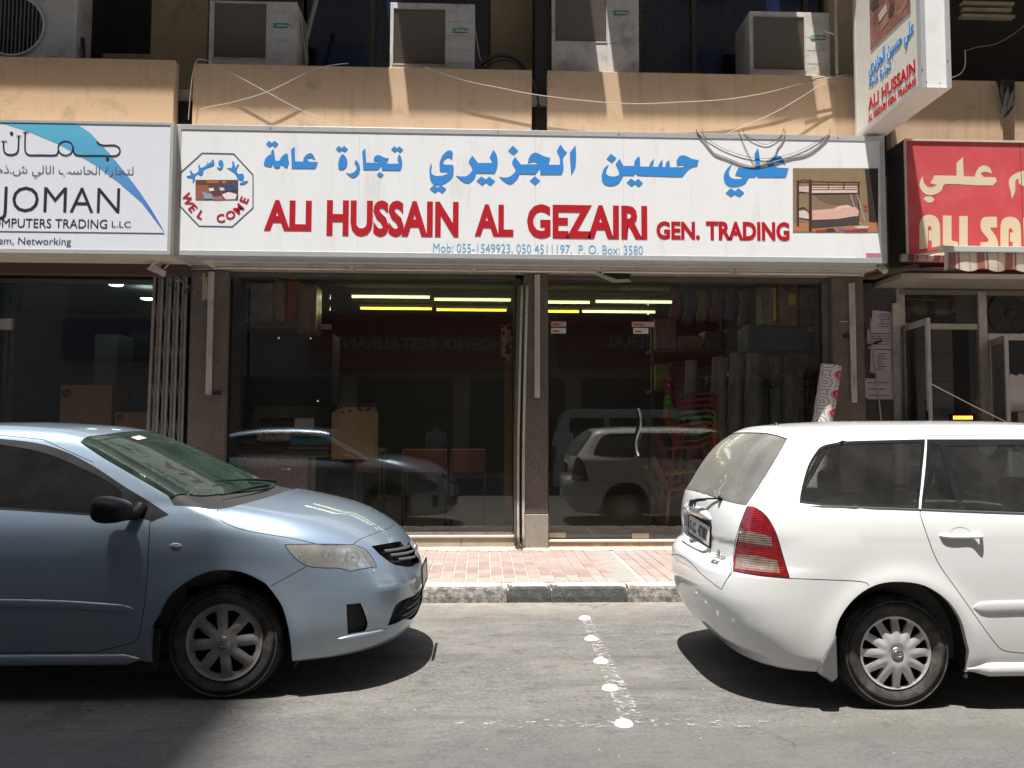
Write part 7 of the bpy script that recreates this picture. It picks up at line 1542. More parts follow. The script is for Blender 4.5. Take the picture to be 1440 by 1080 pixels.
# ================================================================ in front of and inside the shop
def damask():
    m = bpy.data.materials.new('obj_swirl_carpet'); m.use_nodes = True; N, L = nodes(m); b = N['Principled BSDF']; b.inputs['Roughness'].default_value = .95
    tc = N.new('ShaderNodeTexCoord')
    def math_(op, a, b_=None, c_=None):
        n = N.new('ShaderNodeMath'); n.operation = op
        for i, v in enumerate((a, b_, c_)):
            if v is None: continue
            if isinstance(v, (int, float)): n.inputs[i].default_value = v
            else: L.new(v, n.inputs[i])
        return n.outputs[0]
    uv = N.new('ShaderNodeUVMap'); sp = N.new('ShaderNodeSeparateXYZ'); L.new(uv.outputs[0], sp.inputs[0]); u, v = sp.outputs[0], sp.outputs[1]
    def cell(du, dv):
        cu = math_('SUBTRACT', math_('FRACT', math_('ADD', u, du)), .5); cv = math_('SUBTRACT', math_('FRACT', math_('ADD', v, dv)), .5); r = math_('SQRT', math_('ADD', math_('MULTIPLY', cu, cu), math_('MULTIPLY', cv, cv))); a = math_('ARCTAN2', cv, math_('ABSOLUTE', cu)); return r, a
    r1, a1 = cell(0, 0); r2, a2 = cell(.5, .5)
    def swirl(r, a): return math_('ABSOLUTE', math_('SUBTRACT', math_('FRACT', math_('SUBTRACT', math_('MULTIPLY', r, 6.5), math_('DIVIDE', a, 2*PI))), .5))
    s1 = math_('LESS_THAN', swirl(r1, a1), .13); s2 = math_('LESS_THAN', swirl(r2, a2), .13); near1 = math_('LESS_THAN', r1, r2)
    ln = math_('ADD', math_('MULTIPLY', near1, s1), math_('MULTIPLY', math_('SUBTRACT', 1, near1), s2))
    redz = math_('MULTIPLY', math_('LESS_THAN', r1, math_('ADD', .20, math_('MULTIPLY', math_('SINE', math_('MULTIPLY', a1, 3)), .04))), math_('LESS_THAN', math_('FRACT', math_('MULTIPLY', math_('FLOOR', v), .5)), .3))
    m1 = N.new('ShaderNodeMix'); m1.data_type = 'RGBA'; L.new(ln, m1.inputs['Factor']); m1.inputs['A'].default_value = (.55, .53, .52, 1); m1.inputs['B'].default_value = (.20, .19, .20, 1)
    m2 = N.new('ShaderNodeMix'); m2.data_type = 'RGBA'; L.new(math_('MULTIPLY', math_('LESS_THAN', r1, .27), 1), m2.inputs['Factor']); L.new(m1.outputs['Result'], m2.inputs['A']); 
    m3 = N.new('ShaderNodeMix'); m3.data_type = 'RGBA'; L.new(s1, m3.inputs['Factor']); m3.inputs['A'].default_value = (.42, .02, .035, 1); m3.inputs['B'].default_value = (.50, .40, .40, 1); L.new(m3.outputs['Result'], m2.inputs['B']); L.new(m2.outputs['Result'], b.inputs['Base Color']); return m
def roll(name, top, bot, r_, m, label, cat, uvs=None, wob=.0, grp=None):
    top, bot = Vector(top), Vector(bot); n = 20; k = 24; ax = (top-bot).normalized(); a_ = ax.orthogonal().normalized(); b_ = ax.cross(a_); V, F_ = [], []
    for i in range(n+1):
        c = bot.lerp(top, i/n)
        for j in range(k):
            t = 2*PI*j/k; rr = r_*(1+wob*math.sin(3*t+i*.5)+wob*math.sin(i*1.3)); V.append(c+(a_*math.cos(t)+b_*math.sin(t))*rr)
    F_ = [(i*k+j, i*k+(j+1) % k, (i+1)*k+(j+1) % k, (i+1)*k+j) for i in range(n) for j in range(k)]
    nb = len(V); V += [top+(a_*math.cos(2*PI*j/k)+b_*math.sin(2*PI*j/k))*r_*f-ax*.012*(1-f) for f in (.96, .8, .78, .55, .53, .3) for j in range(k)]
    F_ += [(nb+i*k+j, nb+i*k+(j+1) % k, nb+(i+1)*k+(j+1) % k, nb+(i+1)*k+j) for i in range(5) for j in range(k)]+[(n*k+j, n*k+(j+1) % k, nb+(j+1) % k, nb+j) for j in range(k)]+[tuple(nb+5*k+j for j in range(k))]
    o = mesh_obj(name, V, F_, m, None, True); tag(o, label, cat, grp)
    if uvs:
        ul = o.data.uv_layers.new(name='UVMap')
        for p in o.data.polygons:
            for li, vi in zip(p.loop_indices, p.vertices):
                if vi < nb:
                    i, j = divmod(vi, k); jj = j
                    if max(q % k for q in p.vertices)-min(q % k for q in p.vertices) > 2 and j < k/2: jj = j+k
                    ul.data[li].uv = (jj/k*uvs[0], i/n*uvs[1])
    o.data.set_sharp_from_angle(angle=math.radians(50)); return o
rt, rb = at(1169, 514, 9.05), at(1156, 600, 9.05); dr = (rb-rt).normalized(); rb = rt+dr*((rt.z-.30)/-dr.z)
roll('carpet_roll', rt, rb, .115, damask(), 'white carpet roll with red and grey swirls leaning by the right pier', 'carpet roll', (2, 9))
# lamps in the shop ceiling
for k, (pa, pb, py, Yl, lab, col) in enumerate(((495, 604, 417, 11.9, 'lit tube light, upper row, leftmost', (.85, .92, .42)), (611, 718, 421, 11.9, 'lit tube light, upper row, second from the left', (.85, .92, .36)), (729, 829, 424.5, 11.9, 'lit tube light, upper row, third from the left, cut by the middle pier', (.85, .92, .36)), (838, 946, 424, 11.9, 'lit tube light, upper row, rightmost', (.85, .92, .42)),
        (507, 607, 433.5, 13.2, 'lit yellow tube light, lower row, leftmost', (.95, .82, .10)), (614, 712, 435.5, 13.2, 'lit yellow tube light, lower row, second from the left', (.95, .78, .05)), (724, 814, 437.5, 13.2, 'lit yellow tube light, lower row, third from the left, cut by the middle pier', (.95, .78, .05)), (819, 921, 438, 13.2, 'lit tube light, lower row, rightmost', (.88, .9, .38)))):
    a, b = at(pa, py, Yl), at(pb, py, Yl); T_ = thing('tube_light', lab, 'tube light', ((a.x+b.x)/2, Yl, 3.5), 'lit tube lights inside the shop'); zl = a.z
    ld = bpy.data.lights.new('tube_glow', 'AREA'); ld.shape = 'RECTANGLE'; ld.size = b.x-a.x; ld.size_y = .05; ld.energy = 1.3; ld.color = (1, .95, .72); lo = bpy.data.objects.new('tube_glow', ld); COL.objects.link(lo); lo.location = ((a.x+b.x)/2, Yl, zl-.03); lo.parent = T_; lo.location = (0, 0, zl-.03-3.5)
    mb = MB(); mb.tube([(a.x, Yl, zl), (b.x, Yl, zl)], .019, 10); mb.build('lit_tube', mat('lit_tube_%d' % k, col, .5, emis=col, estr=1.15), T_, True); part('batten', a.x-.02, b.x+.02, Yl-.02, Yl+.03, zl+.025, zl+.07, pvc, T_)
for k, (px, py) in enumerate(((163, 401.5), (207, 421))):
    c = at(px, py, 10.9+1.0*k); T_ = thing('downlight', ['round lit downlight in the computer shop, left one', 'round lit downlight in the computer shop, beside the folded gate'][k], 'downlight', c); mb = MB(); mb.lathe([(0, 0), (.08, 0), (.085, .01), (.095, .012)], 24, Matrix.Translation(c)); mb.build('lit_lens', mat('lit_downlight', (.6, 1, .9), .5, emis=(.65, 1, .9), estr=7), T_)
# goods
def goods(name, l, Y, d, m, label, cat, bevel=.004, grp=None):
    a, b = at(l[0], l[3], Y), at(l[2], l[1], Y); mb = MB(); mb.box(a.x, b.x, Y, Y+d, a.z, b.z); o = mb.build(name, m, None, bevel=bevel); return tag(o, label, cat, grp)
card = mat('cardboard_brown', (.36, .23, .125), .85, var=.08, vscale=4); card2 = mat('tan_cardboard', (.55, .37, .22), .85, var=.06, vscale=3)
for l, lab in (((82, 541.5, 158, 640), 'large brown carton with round logo in the computer shop window'), ((160, 580, 222, 640), 'smaller brown carton beside the large one in the computer shop window')):
    o = goods('carton', l, 10.2, .5, card, lab, 'carton'); px = l[0]+12 if l[0] < 100 else l[0]+9; py = l[1]+11 if l[0] < 100 else l[1]+7; c = at(px, py, 10.195); r_ = .055 if l[0] < 100 else .042
    mb = MB(); mb.lathe([(r_*.98, 0), (r_, 0), (0, .0012)], 28, face_matrix(c, (0, -1, 0))); disc = MB(); disc.add([c+Vector((r_*math.cos(2*PI*j/28), 0, r_*math.sin(2*PI*j/28))) for j in range(28)], [tuple(range(28))]); dd = disc.build('round_logo', M_['ink'], o)
    V, F_ = text_mesh('hp', r_*1.5, 'CENTER', offset=.0); mb = MB(); mb.add([c+Vector((v.x+v.y*.15, -.001, v.y-r_*.38)) for v in V], F_); mb.build('logo_lettering', card, dd)
goods('carton', (130, 470, 166, 590), 11.3, .5, mat('grey_box', (.10, .105, .095), .8), 'dim grey boxes stacked in the back of the computer shop', 'carton')
# left half of the middle shop
YG = 9.75
goods('carton', (465.5, 580, 526, 646), YG, .4, card2, 'plain tan carton standing behind the shop window', 'carton')
def patt(name, c1, c2, sc, kind='voronoi'):
    m = mat(name, c1, .85); N, L = nodes(m); b = N['Principled BSDF']; g = N.new('ShaderNodeNewGeometry'); v = N.new('ShaderNodeTexVoronoi'); v.inputs['Scale'].default_value = sc; L.new(g.outputs['Position'], v.inputs[0]); r = N.new('ShaderNodeMapRange'); r.inputs[1].default_value = .35; r.inputs[2].default_value = .42; L.new(v.outputs[0], r.inputs[0]); x = N.new('ShaderNodeMix'); x.data_type = 'RGBA'; x.inputs['A'].default_value = (*c1, 1); x.inputs['B'].default_value = (*c2, 1); L.new(r.outputs[0], x.inputs['Factor']); L.new(x.outputs['Result'], b.inputs['Base Color']); return m
goods('gift_box', (471, 572.5, 524, 581), YG, .4, patt('dark_red_pattern', (.12, .03, .05), (.42, .34, .30), 22), 'dark red patterned flat box on top of the tan carton', 'box'); goods('gift_box', (474, 566, 524, 572), YG+.03, .36, mat('maroon_box', (.11, .05, .05), .6), 'thin maroon box topmost on the tan carton', 'box')
def folded(l, col, lab, pat=None, Y=YG):
    a, b = at(l[0], l[3], Y), at(l[2], l[1], Y); mb = MB(); n_ = 16; rows = []
    for i in range(n_+1):
        t = 2*PI*i/n_; rows.append([Vector((x, Y+.16-.16*math.cos(t)*abs(math.cos(t))**-.4 if abs(math.cos(t)) > .05 else Y+.16, (a.z+b.z)/2+(b.z-a.z)/2*math.copysign(abs(math.sin(t))**.6, math.sin(t))+.004*math.sin(x*40+i))) for x in np.linspace(a.x, b.x, 12)])
    mb.grid(rows); mb.add(rows_end(rows, 0), [tuple(range(n_))]); mb.add(rows_end(rows, -1), [tuple(range(n_))]); o = mb.build('folded_blanket', pat or mat('cloth_'+lab[:14], col, .95, var=.15, vscale=20), None, True); o.data.set_sharp_from_angle(angle=math.radians(60)); return tag(o, lab, 'blanket', 'folded blankets in the shop window')
def rows_end(rows, k): return [r[k] for r in rows[:-1]]
folded((408, 615, 470, 626), (.03, .25, .33), 'teal folded blanket, upper right of the window pile'); folded((405, 628, 462, 632), (.55, .20, .06), 'orange folded blanket under the teal one'); folded((400, 632.5, 462, 639), (.04, .20, .28), 'blue green folded blanket near the bottom of the pile'); folded((402, 639, 462, 643), (.42, .36, .10), 'yellow folded blanket at the bottom right of the pile'); folded((410, 604, 452, 608), (.60, .27, .10), 'orange blanket on top right of the pile'); folded((410, 609, 455, 614), (.25, .33, .08), 'green edged blanket second from the top right')
folded((361, 602, 410, 620), None, 'red and white patterned bundle in the middle of the pile', patt('red_white_cloth', (.28, .03, .06), (.50, .42, .42), 26)); folded((362, 622, 404, 640), (.05, .045, .045), 'dark bundle under the red patterned one'); 
for k in range(3): folded((319.5, 602+13*k, 360, 613.5+13*k), (.07, .07, .075), ['grey wrapped bundle, top of the left column', 'grey wrapped bundle, middle of the left column', 'grey wrapped bundle, bottom of the left column'][k])
folded((366, 588, 412, 598), (.06, .055, .05), 'dark rumpled cloth lying on the pile'); goods('price_card', (414, 588, 442, 603), YG+.05, .01, wt, 'small white card standing on the blanket pile', 'card')
CN = thing('counter', 'low counter with a pink and white chequered front behind the window', 'counter', at(376, 670, YG+.05)); a, b = at(319.5, 690, YG+.02), at(433, 641, YG+.02); part('top', a.x-.01, b.x+.01, YG, YG+.5, b.z, b.z+.02, mat('counter_top', (.25, .18, .16), .6), CN)
chk = patt('pink_checks', (.30, .10, .13), (.58, .52, .52), 45); part('front', a.x, b.x, YG+.02, YG+.48, .256, b.z-.001, chk, CN)
for k in range(28): x_ = a.x+(b.x-a.x)*(k+.5)/28; part('rib', x_-.006, x_+.006, YG+.010, YG+.0195, .26, b.z-.004, mat('white_rib', (.55, .48, .48), .7), CN)
# shelf with bedding bags at the top left
SH = thing('shelf', 'dark wall shelf holding plastic bedding bags in the left window', 'shelf', at(370, 456, 10)); a, b = at(322, 462, 9.6), at(424, 453, 9.6); part('board', a.x, b.x, 9.6, 10.5, a.z, b.z, mat('shelf_board', (.16, .14, .115), .7), SH); part('under_shelf_box', a.x+.1, b.x+.3, 10.0, 10.5, a.z-.9, a.z-.004, mat('near_black_navy', (.012, .014, .022), .5), SH)  # near-black navy box below the shelf board
plas = mat('wrapped_bedding_red', (.40, .20, .12), .25, spec=.6, var=.35, vscale=7, bump=.5, bscale=14, dirt=(.30, .24, .18), dscale=7)
for l, m, lab in (((345, 398, 385, 453), mat('wrapped_bedding_grey', (.36, .38, .38), .25, var=.4, vscale=9, bump=.5, bscale=14, dirt=(.25, .08, .05), dscale=5), 'grey and red bedding bag with black script, leftmost on the shelf'), ((386, 393, 401, 452), mat('bedding_gold', (.45, .33, .16), .3, var=.4, vscale=20, bump=.5, bscale=14), 'gold zigzag bedding bag, second on the shelf'), ((402, 392, 418, 458), mat('bedding_crimson', (.50, .03, .04), .3, var=.3, vscale=7, bump=.5, bscale=14), 'crimson bedding bag, third on the shelf'), ((419, 400, 445, 470), plas, 'crumpled brown and white bag, rightmost on the shelf')):
    o = goods('bedding_bag', l, 9.62, .35, m, lab, 'bag', .02, 'bedding bags on the shelf')
zz = [(388, 396), (399, 418), (388, 428), (400, 430), (388, 448)]
mb = MB(); mb.tube(Pp([(388, 398), (387, 417), (399, 428), (387, 447), (386, 392)], 9.605), .008, 5); tag(mb.build('zigzag_trim', mat('gold_trim', (.5, .42, .25), .5)), 'pale zigzag braid on the gold bag', 'trim')
V, F_ = text_mesh('Summit', .13, 'LEFT', offset=.002)
c = at(346.5, 448, 9.60); mb = MB(); mb.add([Vector((c.x-v.y*.55+.03, c.y, c.z+v.x*.9)) for v in V], F_); o = mb.build('bag_script', M_['ink'], None); tag(o, 'black script printed up the side of the leftmost bag', 'lettering')
goods('price_card', (441, 456, 466, 463), 9.9, .02, wt, 'pale paper strip hanging near the seam of the left window', 'card')
for k, (px, py) in enumerate(((392, 475), (437, 475.5), (447, 763.0), (447, 563.5))):
    if k == 2: continue
    p = at(px, py, 9.294); mb = MB(); mb.lathe([(0, .012), (.012, .010), (.014, 0)], 12, face_matrix(p, (0, -1, 0))); tag(mb.build('glass_stud', M_['chrome'], None, True), ['small shiny stud on the left window, upper left', 'small shiny stud on the left window, upper right', '', 'small shiny stud on the left window, above the tan carton'][k], 'stud')
# patterned mat and post by the inner jamb
a = at(715, 505, 9.6); PS_ = thing('wooden_post', 'pale wooden post inside the right side of the left window', 'post', (a.x, 9.6, .26)); part('shaft', X(709.5, 9.6), X(720, 9.6), 9.58, 9.66, .26, a.z, mat('pine_post', (.30, .20, .115), .7, var=.15, stretch=(8, 8, 1)), PS_)
roll('mat_roll', at(713.5, 456, 9.55), at(713.5, 508, 9.55), .075, patt('red_gold_mat', (.25, .03, .04), (.48, .38, .20), 13), 'small rolled mat in red and gold hung on the wooden post', 'mat')
# desks seen dimly
dm = mat('red_brown_desk', (.22, .075, .05), .6)
for k, (pa, pb, lab) in enumerate(((565, 628, 'dim red brown desk in the shop, left one'), (633, 683, 'dim red brown desk in the shop, right one'), (498, 535, 'dim red brown metal frame table below the tan carton'))):
    Yd = 10.3; a, b = at(pa, 664, Yd), at(pb, 636, Yd); T_ = thing('desk', lab, 'desk', ((a.x+b.x)/2, Yd, .26)); part('front_panel', a.x+.03, b.x-.03, Yd+.01, Yd+.04, a.z, b.z, dm, T_); part('desk_top', a.x, b.x, Yd, Yd+.55, b.z, b.z+.03, dm, T_)
    for xx in (a.x+.012, b.x-.012):
        for yy in (Yd+.03, Yd+.5): part('leg', xx-.012, xx+.012, yy-.012, yy+.012, .257, b.z-.001, alud, T_)
# right half: stacked plastic chairs
def pl_chair(label, col, px, py, Y, s=1.0, grp='plastic chairs stacked behind the white car'):
    c = at(px, py, Y); T_ = thing('plastic_chair', label, 'chair', (c.x, Y, c.z-.45), grp); m = mat('plastic_'+'%.2f%.2f%.2f' % col, col, .35, coat=.3)
    x, z = c.x, c.z; mb = MB(); rows = []
    for t in np.linspace(0, 1, 8): rows.append([Vector((x-.21*s+.42*s*t, Y+u*.40*s, z+.028*math.cos(t*PI*2)*.3-.02*math.cos((u-.5)*PI)+.085*t*t)) for u in np.linspace(0, 1, 7)])
    mb.grid(rows); o = mb.build('seat', m, T_, True); q = o.modifiers.new('s', 'SOLIDIFY'); q.thickness = .014
    mb = MB(); rows = []
    for t in np.linspace(0, 1, 7): rows.append([Vector((x-.19*s-.15*s*t-.03*math.sin(u*PI)*0, Y+(.04+.32*u)*s, z+.02+.42*s*t*(1-.12*(2*u-1)**4))) for u in np.linspace(0, 1, 9)])
    mb.grid(rows); o = mb.build('backrest', m, T_, True); q = o.modifiers.new('s', 'SOLIDIFY'); q.thickness = .014
    for dx, dy in ((-.19, .02), (.19, .02), (-.19, .38), (.19, .38)):
        mb = MB(); mb.tube([(x+dx*s, Y+dy*s, z+(.06 if dx > 0 else 0)), (x+dx*1.2*s, Y+dy*s+(-.02 if dy < .2 else .02), z-.42*s)], [.024, .017], 8); mb.build('leg', m, T_, True)
    for dy in (.0, .40):
        mb = MB(); mb.tube(spline([(x-.24*s, Y+dy*s, z+.20*s), (x, Y+dy*s-.01, z+.235*s), (x+.20*s, Y+dy*s, z+.225*s), (x+.215*s, Y+dy*s, z+.05)], 4), .018, 8); mb.build('armrest', m, T_, True)
cols = [((.42, .015, .035), 'top red plastic chair of the stack'), ((.45, .02, .04), 'second red plastic chair of the stack'), ((.42, .015, .035), 'third red plastic chair of the stack'), ((.09, .48, .06), 'upper green plastic chair of the stack'), ((.10, .52, .07), 'lower green plastic chair of the stack'), ((.62, .13, .02), 'upper orange plastic chair of the stack'), ((.60, .12, .02), 'lower orange plastic chair of the stack')]
for k, (c_, lab) in enumerate(cols): pl_chair(lab, c_, 984-.6*k, 580+8.2*k, 9.85)
pl_chair('pink red plastic chair standing under the coloured stack', (.38, .03, .07), 966, 655, 9.8, 1.0); pl_chair('mustard plastic chair at the bottom of the right window', (.50, .27, .06), 962, 690, 9.7, .95); pl_chair('brown mustard plastic chair behind the lowest ones', (.30, .16, .05), 950, 705, 10.0, .95)
# dark carpets in plastic sleeves, standing
dkc = mat('sleeved_dark_carpet', (.30, .30, .30), .30, spec=.6, var=.5, vscale=5, bump=.6, bscale=9, stretch=(6, 6, .7)); random.seed(9)
for k, px in enumerate((972, 1012, 1040, 1064, 1090, 1112, 1134, 1150)):
    tp = at(px+random.uniform(-3, 3), 497+random.uniform(-3, 8)+(10 if k == 0 else 0), 10.25+random.uniform(-.1, .3)); bt = Vector((tp.x-.18+random.uniform(-.12, .12), tp.y-.25, .26))
    roll('carpet_roll', tp, bt, random.uniform(.075, .115), dkc, ['first', 'second', 'third', 'fourth', 'fifth', 'sixth', 'seventh', 'eighth'][k]+' dark sleeved carpet roll from the left in the right window', 'carpet roll', None, .05, 'dark carpet rolls standing in the window')
for k, px in enumerate((1081, 1131)):
    Yr = 9.75; c = at(px, 528, Yr); T_ = thing('coat_rack', ['black coat rack with curled hooks, left one behind the window', 'black coat rack with curled hooks, right one behind the window'][k], 'coat rack', (c.x, Yr, .26)); mb = MB(); mb.tube([(c.x, Yr, .26), (c.x, Yr, c.z+.03)], .014, 8); mb.build('pole', M_['black'], T_, True); mb = MB(); mb.lathe([(0, .08), (.02, .06), (.03, .03), (.018, 0)], 12, Matrix.Translation((c.x, Yr, c.z+.03))); mb.build('finial', M_['black'], T_, True)
    for j in range(6):
        a = 2*PI*j/6+.4+k; d = Vector((math.cos(a), math.sin(a), 0)); o = Vector((c.x, Yr, c.z-.05)); mb = MB(); mb.tube(spline([o, o+d*.08+Vector((0, 0, .01)), o+d*.17+Vector((0, 0, .08)), o+d*.21+Vector((0, 0, .16))], 4), .007, 6); mb.tube(spline([o+Vector((0, 0, -.06)), o+d*.06+Vector((0, 0, -.11)), o+d*.11+Vector((0, 0, -.05))], 4), .006, 6); mb.build('hook', M_['black'], T_, True)
YH = 9.7; SH2 = thing('display_shelf', 'blue printed box shelf under the hanging bags in the right window', 'shelf', at(1090, 473, YH)); a, b = at(1052, 492, YH), at(1155, 460, YH); part('face', a.x, b.x, YH, YH+.4, a.z, b.z, mat('dim_blue_print', (.04, .08, .13), .5, var=.6, vscale=12, stretch=(1, 1, 4)), SH2); p, q = at(1137, 466.5, YH-.01), at(1156, 460, YH-.01); part('paper_strip', p.x, q.x, YH-.012, YH-.002, p.z, q.z, wt, SH2)
for k, (l, lab) in enumerate((((1072, 398, 1092, 457), 'plastic hanging bag with a yellow ribbon, left one'), ((1095, 396, 1122, 458), 'plastic hanging bag with a yellow label, middle one'), ((1126, 402, 1152, 456), 'crumpled hanging bag with a yellow label, right one'))):
    o = goods('hanging_bag', l, YH, .25, mat('brown_bag_%d' % k, (.26, .17, .12), .3, var=.5, vscale=9, bump=.7, bscale=16, dirt=(.42, .36, .20), dscale=8), lab, 'bag', .02, 'hanging bags in the right window')
    yl = ((1088, 405, 1091, 450), (1109, 413, 1119, 429), (1144, 417, 1152, 434))[k]; p, q = at(yl[0], yl[3], YH-.01), at(yl[2], yl[1], YH-.01); part('yellow_label', p.x, q.x, YH-.008, YH-.002, p.z, q.z, mat('yellow_label', (.70, .60, .04), .5), o)
# curtain of clear plastic and the inner jamb at right
mb = MB(); rows = []
for i in range(30): x = X(1146, 9.5)+(X(1176, 9.5)-X(1146, 9.5))*i/29; rows.append([Vector((x, 9.50+.02*math.sin(i*1.1), z)) for z in (3.25, 2.4, 1.4, .3)])
mb.grid(rows); tag(mb.build('plastic_curtain', mat('grey_curtain', (.11, .115, .11), .5, var=.3, vscale=5, stretch=(9, 9, .5)), None, True), 'grey plastic strip curtain at the right end of the window', 'curtain')
# dim racks of stock at the back and along the right wall
random.seed(21); tones = [(.30, .20, .12), (.42, .38, .33), (.22, .05, .05), (.08, .12, .22), (.35, .33, .10), (.16, .16, .17), (.45, .30, .22), (.10, .22, .16)]
for k, (xa, xb, Yr, zs, lab) in enumerate((((2.35, 4.3, 10.95, (2.05, 2.62), 'high stock rack behind the hanging bags in the right window')),)):
    T_ = thing('stock_rack', lab, 'rack', ((xa+xb)/2, Yr, .26))
    for z in zs: part('shelf_board', xa, xb, Yr, Yr+.45, z, z+.03, mat('rack_board', (.20, .17, .14), .8), T_)
    for x_ in (xa, (xa+xb)/2, xb): part('upright', x_-.02, x_+.02, Yr-.022, Yr-.002, .257, zs[-1]+.5, alud, T_)
    for z in zs:
        x_ = xa+.05
        while x_ < xb-.3:
            w_ = random.uniform(.16, .38); h_ = random.uniform(.16, .46); t_ = random.randrange(8)
            mb = MB(); mb.box(x_, x_+w_, Yr+.03, Yr+.38, z+.031, z+.031+h_); o = mb.build('stock_parcel', mat('parcel_%d' % t_, tones[t_], .6, var=.35, vscale=9, bump=.4, bscale=14), None, bevel=.02); tag(o, 'dim wrapped parcel on a stock rack inside the shop', 'parcel', 'parcels on the dim stock racks'); x_ += w_+random.uniform(.01, .08)
for k, px in enumerate((948, 968, 986, 1006, 1026, 1044)):
    c0 = at(px, 402+3*(k % 3), 10.4); mb = MB(); mb.tube(spline([c0, c0+Vector((.03, .02, -.18)), c0+Vector((-.02, 0, -.42-.05*(k % 2)))], 5), [.05+.02*math.sin(j*1.1+k)**2 for j in range(11)], 9); tag(mb.build('hanging_bundle', mat('bundle_%d' % (k % 3), ((.30, .13, .12), (.14, .14, .26), (.34, .26, .18))[k % 3], .5, var=.4, vscale=14, bump=.5, bscale=20), None, True), 'wrapped bundle hanging from the ceiling in the right window', 'bundle', 'bundles hanging in the right window')
# weeds and rubble at the middle pier foot
wd_ = MB(); random.seed(2)
for k in range(26):
    b_ = Vector((X(731, 9.17)+random.uniform(-.03, .035), 9.15+random.uniform(-.02, .03), .155)); a = random.uniform(0, 2*PI); L_ = random.uniform(.03, .09); t = b_+Vector((math.cos(a)*L_*.6, math.sin(a)*L_*.5, L_)); s_ = Vector((math.sin(a), -math.cos(a), 0))*.007; wd_.add([b_, (b_+t)/2+s_, t, (b_+t)/2-s_], [(0, 1, 2, 3)])
tag(wd_.build('weed', mat('dusty_weed', (.10, .13, .04), .8)), 'tiny weed at the foot of the middle granite pier', 'weed', kind=None)
rub = MB(); random.seed(8)
def pebble(mb, c, s):
    v = [Vector((random.uniform(.7, 1)*a*s+c[0], random.uniform(.7, 1)*b_*s+c[1], random.uniform(.5, .8)*d_*s+c[2])) for a, b_, d_ in ((1, 0, 0), (-1, 0, 0), (0, 1, 0), (0, -1, 0), (0, 0, 1), (0, 0, -1))]; mb.add(v, [(0, 2, 4), (2, 1, 4), (1, 3, 4), (3, 0, 4), (2, 0, 5), (1, 2, 5), (3, 1, 5), (0, 3, 5)])
for k in range(300): x = random.uniform(-3, 4.4); pebble(rub, (x, 7.05+random.gauss(0, .05), .003), random.uniform(.003, .009))
for k in range(60): pebble(rub, (X(735, 9.15)+random.gauss(0, .09), 9.14+random.gauss(0, .02), .157), random.uniform(.004, .012))
for k in range(160): pebble(rub, (random.uniform(-2.5, 3.5), random.uniform(3.2, 7), .002), random.uniform(.002, .006))
tag(rub.build('gravel', mat('pale_gravel', (.36, .33, .28), .9, var=.3, vscale=40)), kind='stuff')

# ================================================================ across the street, seen only in the glass
VN = thing('parked_van', 'white van parked across the street, mirrored dimly in the glass door', 'van', (4.2, -3.2, 0)); vm = mat('van_white', (.45, .45, .44), .4)
prof = [(2.0, .35), (2.0, 1.2), (2.15, 1.95), (2.4, 2.08), (5.6, 2.08), (6.15, 1.35), (6.9, 1.1), (7.0, .35)]; mb = MB(); mb.prism(prof, -4.05, -2.35, 'y'); mb.build('body', vm, VN, bevel=.06)
for a, b in ((2.3, 3.2), (3.35, 4.3), (4.45, 5.5)): part('side_window', a, b, -2.346, -2.338, 1.30, 1.85, M_['black'], VN)
for x in (2.8, 6.1): mb = MB(); mb.lathe([(0, .03), (.2, .02), (.33, .02), (.33, -.2)], 32, Matrix.Translation((x, -2.36, .33)) @ Matrix.Rotation(-PI/2, 4, 'X')); mb.build('wheel', M_['tyre'], VN, True)
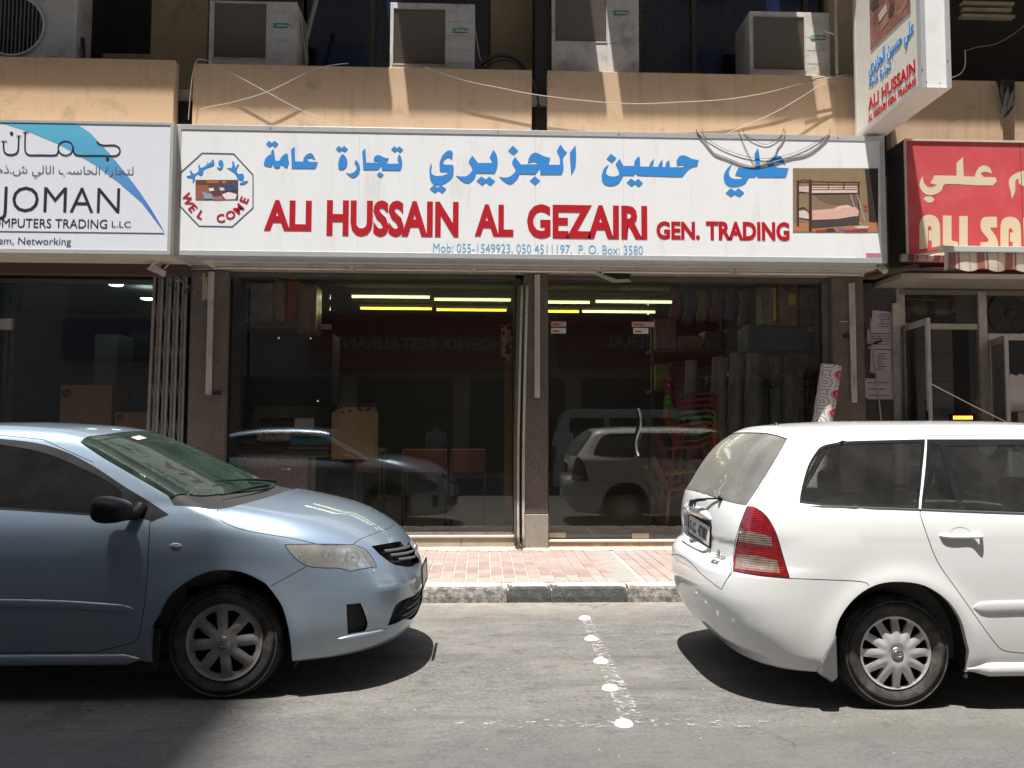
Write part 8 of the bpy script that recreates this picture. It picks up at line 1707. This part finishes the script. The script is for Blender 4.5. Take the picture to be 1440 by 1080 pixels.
def person(label, x, y, facing, shirt_c, trouser_c, hair_c, scarf=False, arm_up=False):
    T_ = thing('person', label, 'person', (x, y, .0)); F = facing
    V = [(0, 0, .95), (0, 0, 1.15), (0, 0, 1.38), (0, 0, 1.50), (0, .01*F, 1.58), (0, .02*F, 1.68), (0, .0, 1.75)]; R_ = [.15, .14, .15, .06, .065, .088, .06]; E_ = [(0, 1), (1, 2), (2, 3), (3, 4), (4, 5), (5, 6)]
    for s_ in (-1, 1):
        n = len(V); V += [(.10*s_, 0, .90), (.11*s_, .02*F, .50), (.11*s_, -.01*F, .10), (.12*s_, .12*F, .05)]; R_ += [.095, .065, .045, .04]; E_ += [(0, n), (n, n+1), (n+1, n+2), (n+2, n+3)]
        n = len(V); e = (.24*s_, .04*F, 1.12) if not arm_up else (.23*s_, .14*F, 1.18); h = (.25*s_, .10*F, .86) if not arm_up else (.08*s_, .36*F, 1.45)
        V += [(.19*s_, 0, 1.41), e, h]; R_ += [.058, .045, .033]; E_ += [(2, n), (n, n+1), (n+1, n+2)]
        for q in range(5):
            m_ = len(V); dx = (q-2)*.017; V += [(h[0]+dx*.6, h[1]+.02*F, h[2]-.05+(.1 if arm_up else 0)), (h[0]+dx, h[1]+.03*F, h[2]-(.13 if q not in (0,) else .09)+(.22 if arm_up else 0))]; R_ += [.012, .008]; E_ += [(n+2, m_), (m_, m_+1)]
    o = mesh_obj('body', V, [], mat('skin_brown', (.22, .12, .075), .6), T_, edges=E_); sk = o.modifiers.new('skin', 'SKIN'); 
    for i, r_ in enumerate(R_): o.data.skin_vertices[0].data[i].radius = (r_, r_*(.75 if i in (0, 1, 2) else 1))
    o.data.skin_vertices[0].data[0].use_root = True; sb = o.modifiers.new('sub', 'SUBSURF'); sb.levels = 1; sb.render_levels = 2; sb = sk; sk.use_smooth_shade = True
    def shell_(nm, prof, m):
        mb = MB(); mb.lathe(prof, 24, Matrix.Diagonal((1, .72, 1, 1))); mb.v = [v+Vector((x, y, 0)) for v in mb.v]; mb.build(nm, m, T_, True)
    shell_('shirt', [(.20, .86), (.185, 1.0), (.18, 1.15), (.20, 1.32), (.205, 1.42), (.12, 1.49), (.065, 1.52)] if not scarf else [(.27, .10), (.25, .5), (.22, .9), (.20, 1.2), (.21, 1.40), (.12, 1.49), (.065, 1.52)], shirt_c)
    for s_ in (-1, 1):
        a = Vector((x+.17*s_, y, 1.43)); e = Vector((x+(.24 if not arm_up else .23)*s_, y+(.04 if not arm_up else .14)*F, 1.12 if not arm_up else 1.18)); mb = MB(); mb.tube([a, a.lerp(e, .6), e], [.075, .066, .060], 12); mb.build('sleeve', shirt_c, T_, True)
        if not scarf: mb = MB(); mb.tube([(x+.09*s_, y, .95), (x+.11*s_, y+.02*F, .5), (x+.11*s_, y-.01*F, .08)], [.12, .088, .075], 14); mb.build('trouser_leg', trouser_c, T_, True)
    mb = MB(); mb.lathe([(0, .115), (.05, .10), (.085, .055), (.098, 0), (.095, -.04)] if not scarf else [(0, .12), (.06, .10), (.10, .03), (.12, -.10), (.17, -.24)], 20, Matrix.Translation((x, y-.012*F, 1.69))); mb.build('hair' if not scarf else 'head_scarf', hair_c, T_, True)
    for s_ in (-1, 1): mb = MB(); mb.lathe([(0, .012), (.010, .006), (.012, 0)], 10, face_matrix((x+.032*s_, y+.098*F, 1.68), (0, F, 0))); mb.build('eye', M_['ink'], T_)
    mb = MB(); mb.tube([(x, y+.09*F, 1.69), (x, y+.125*F, 1.645), (x, y+.10*F, 1.64)], [.010, .015, .010], 8); mb.build('nose', MATS['skin_brown'], T_, True); mb = MB(); mb.tube([(x-.022, y+.098*F, 1.61), (x, y+.108*F, 1.608), (x+.022, y+.098*F, 1.61)], .005, 6); mb.build('mouth', mat('lip', (.20, .08, .07), .5), T_)
person('man in a grey shirt across the street, mirrored faintly in the left window', -1.15, -1.2, 1, mat('grey_shirt', (.20, .21, .23), .9), mat('dark_trousers', (.03, .03, .035), .9), mat('black_hair', (.01, .009, .008), .6), arm_up=False)
person('person in a long white robe and head scarf across the street, mirrored in the door', 2.05, -1.6, 1, mat('white_robe', (.55, .54, .52), .9), mat('dark_trousers', (.03, .03, .035), .9), mat('white_scarf', (.5, .48, .46), .9), scarf=True)
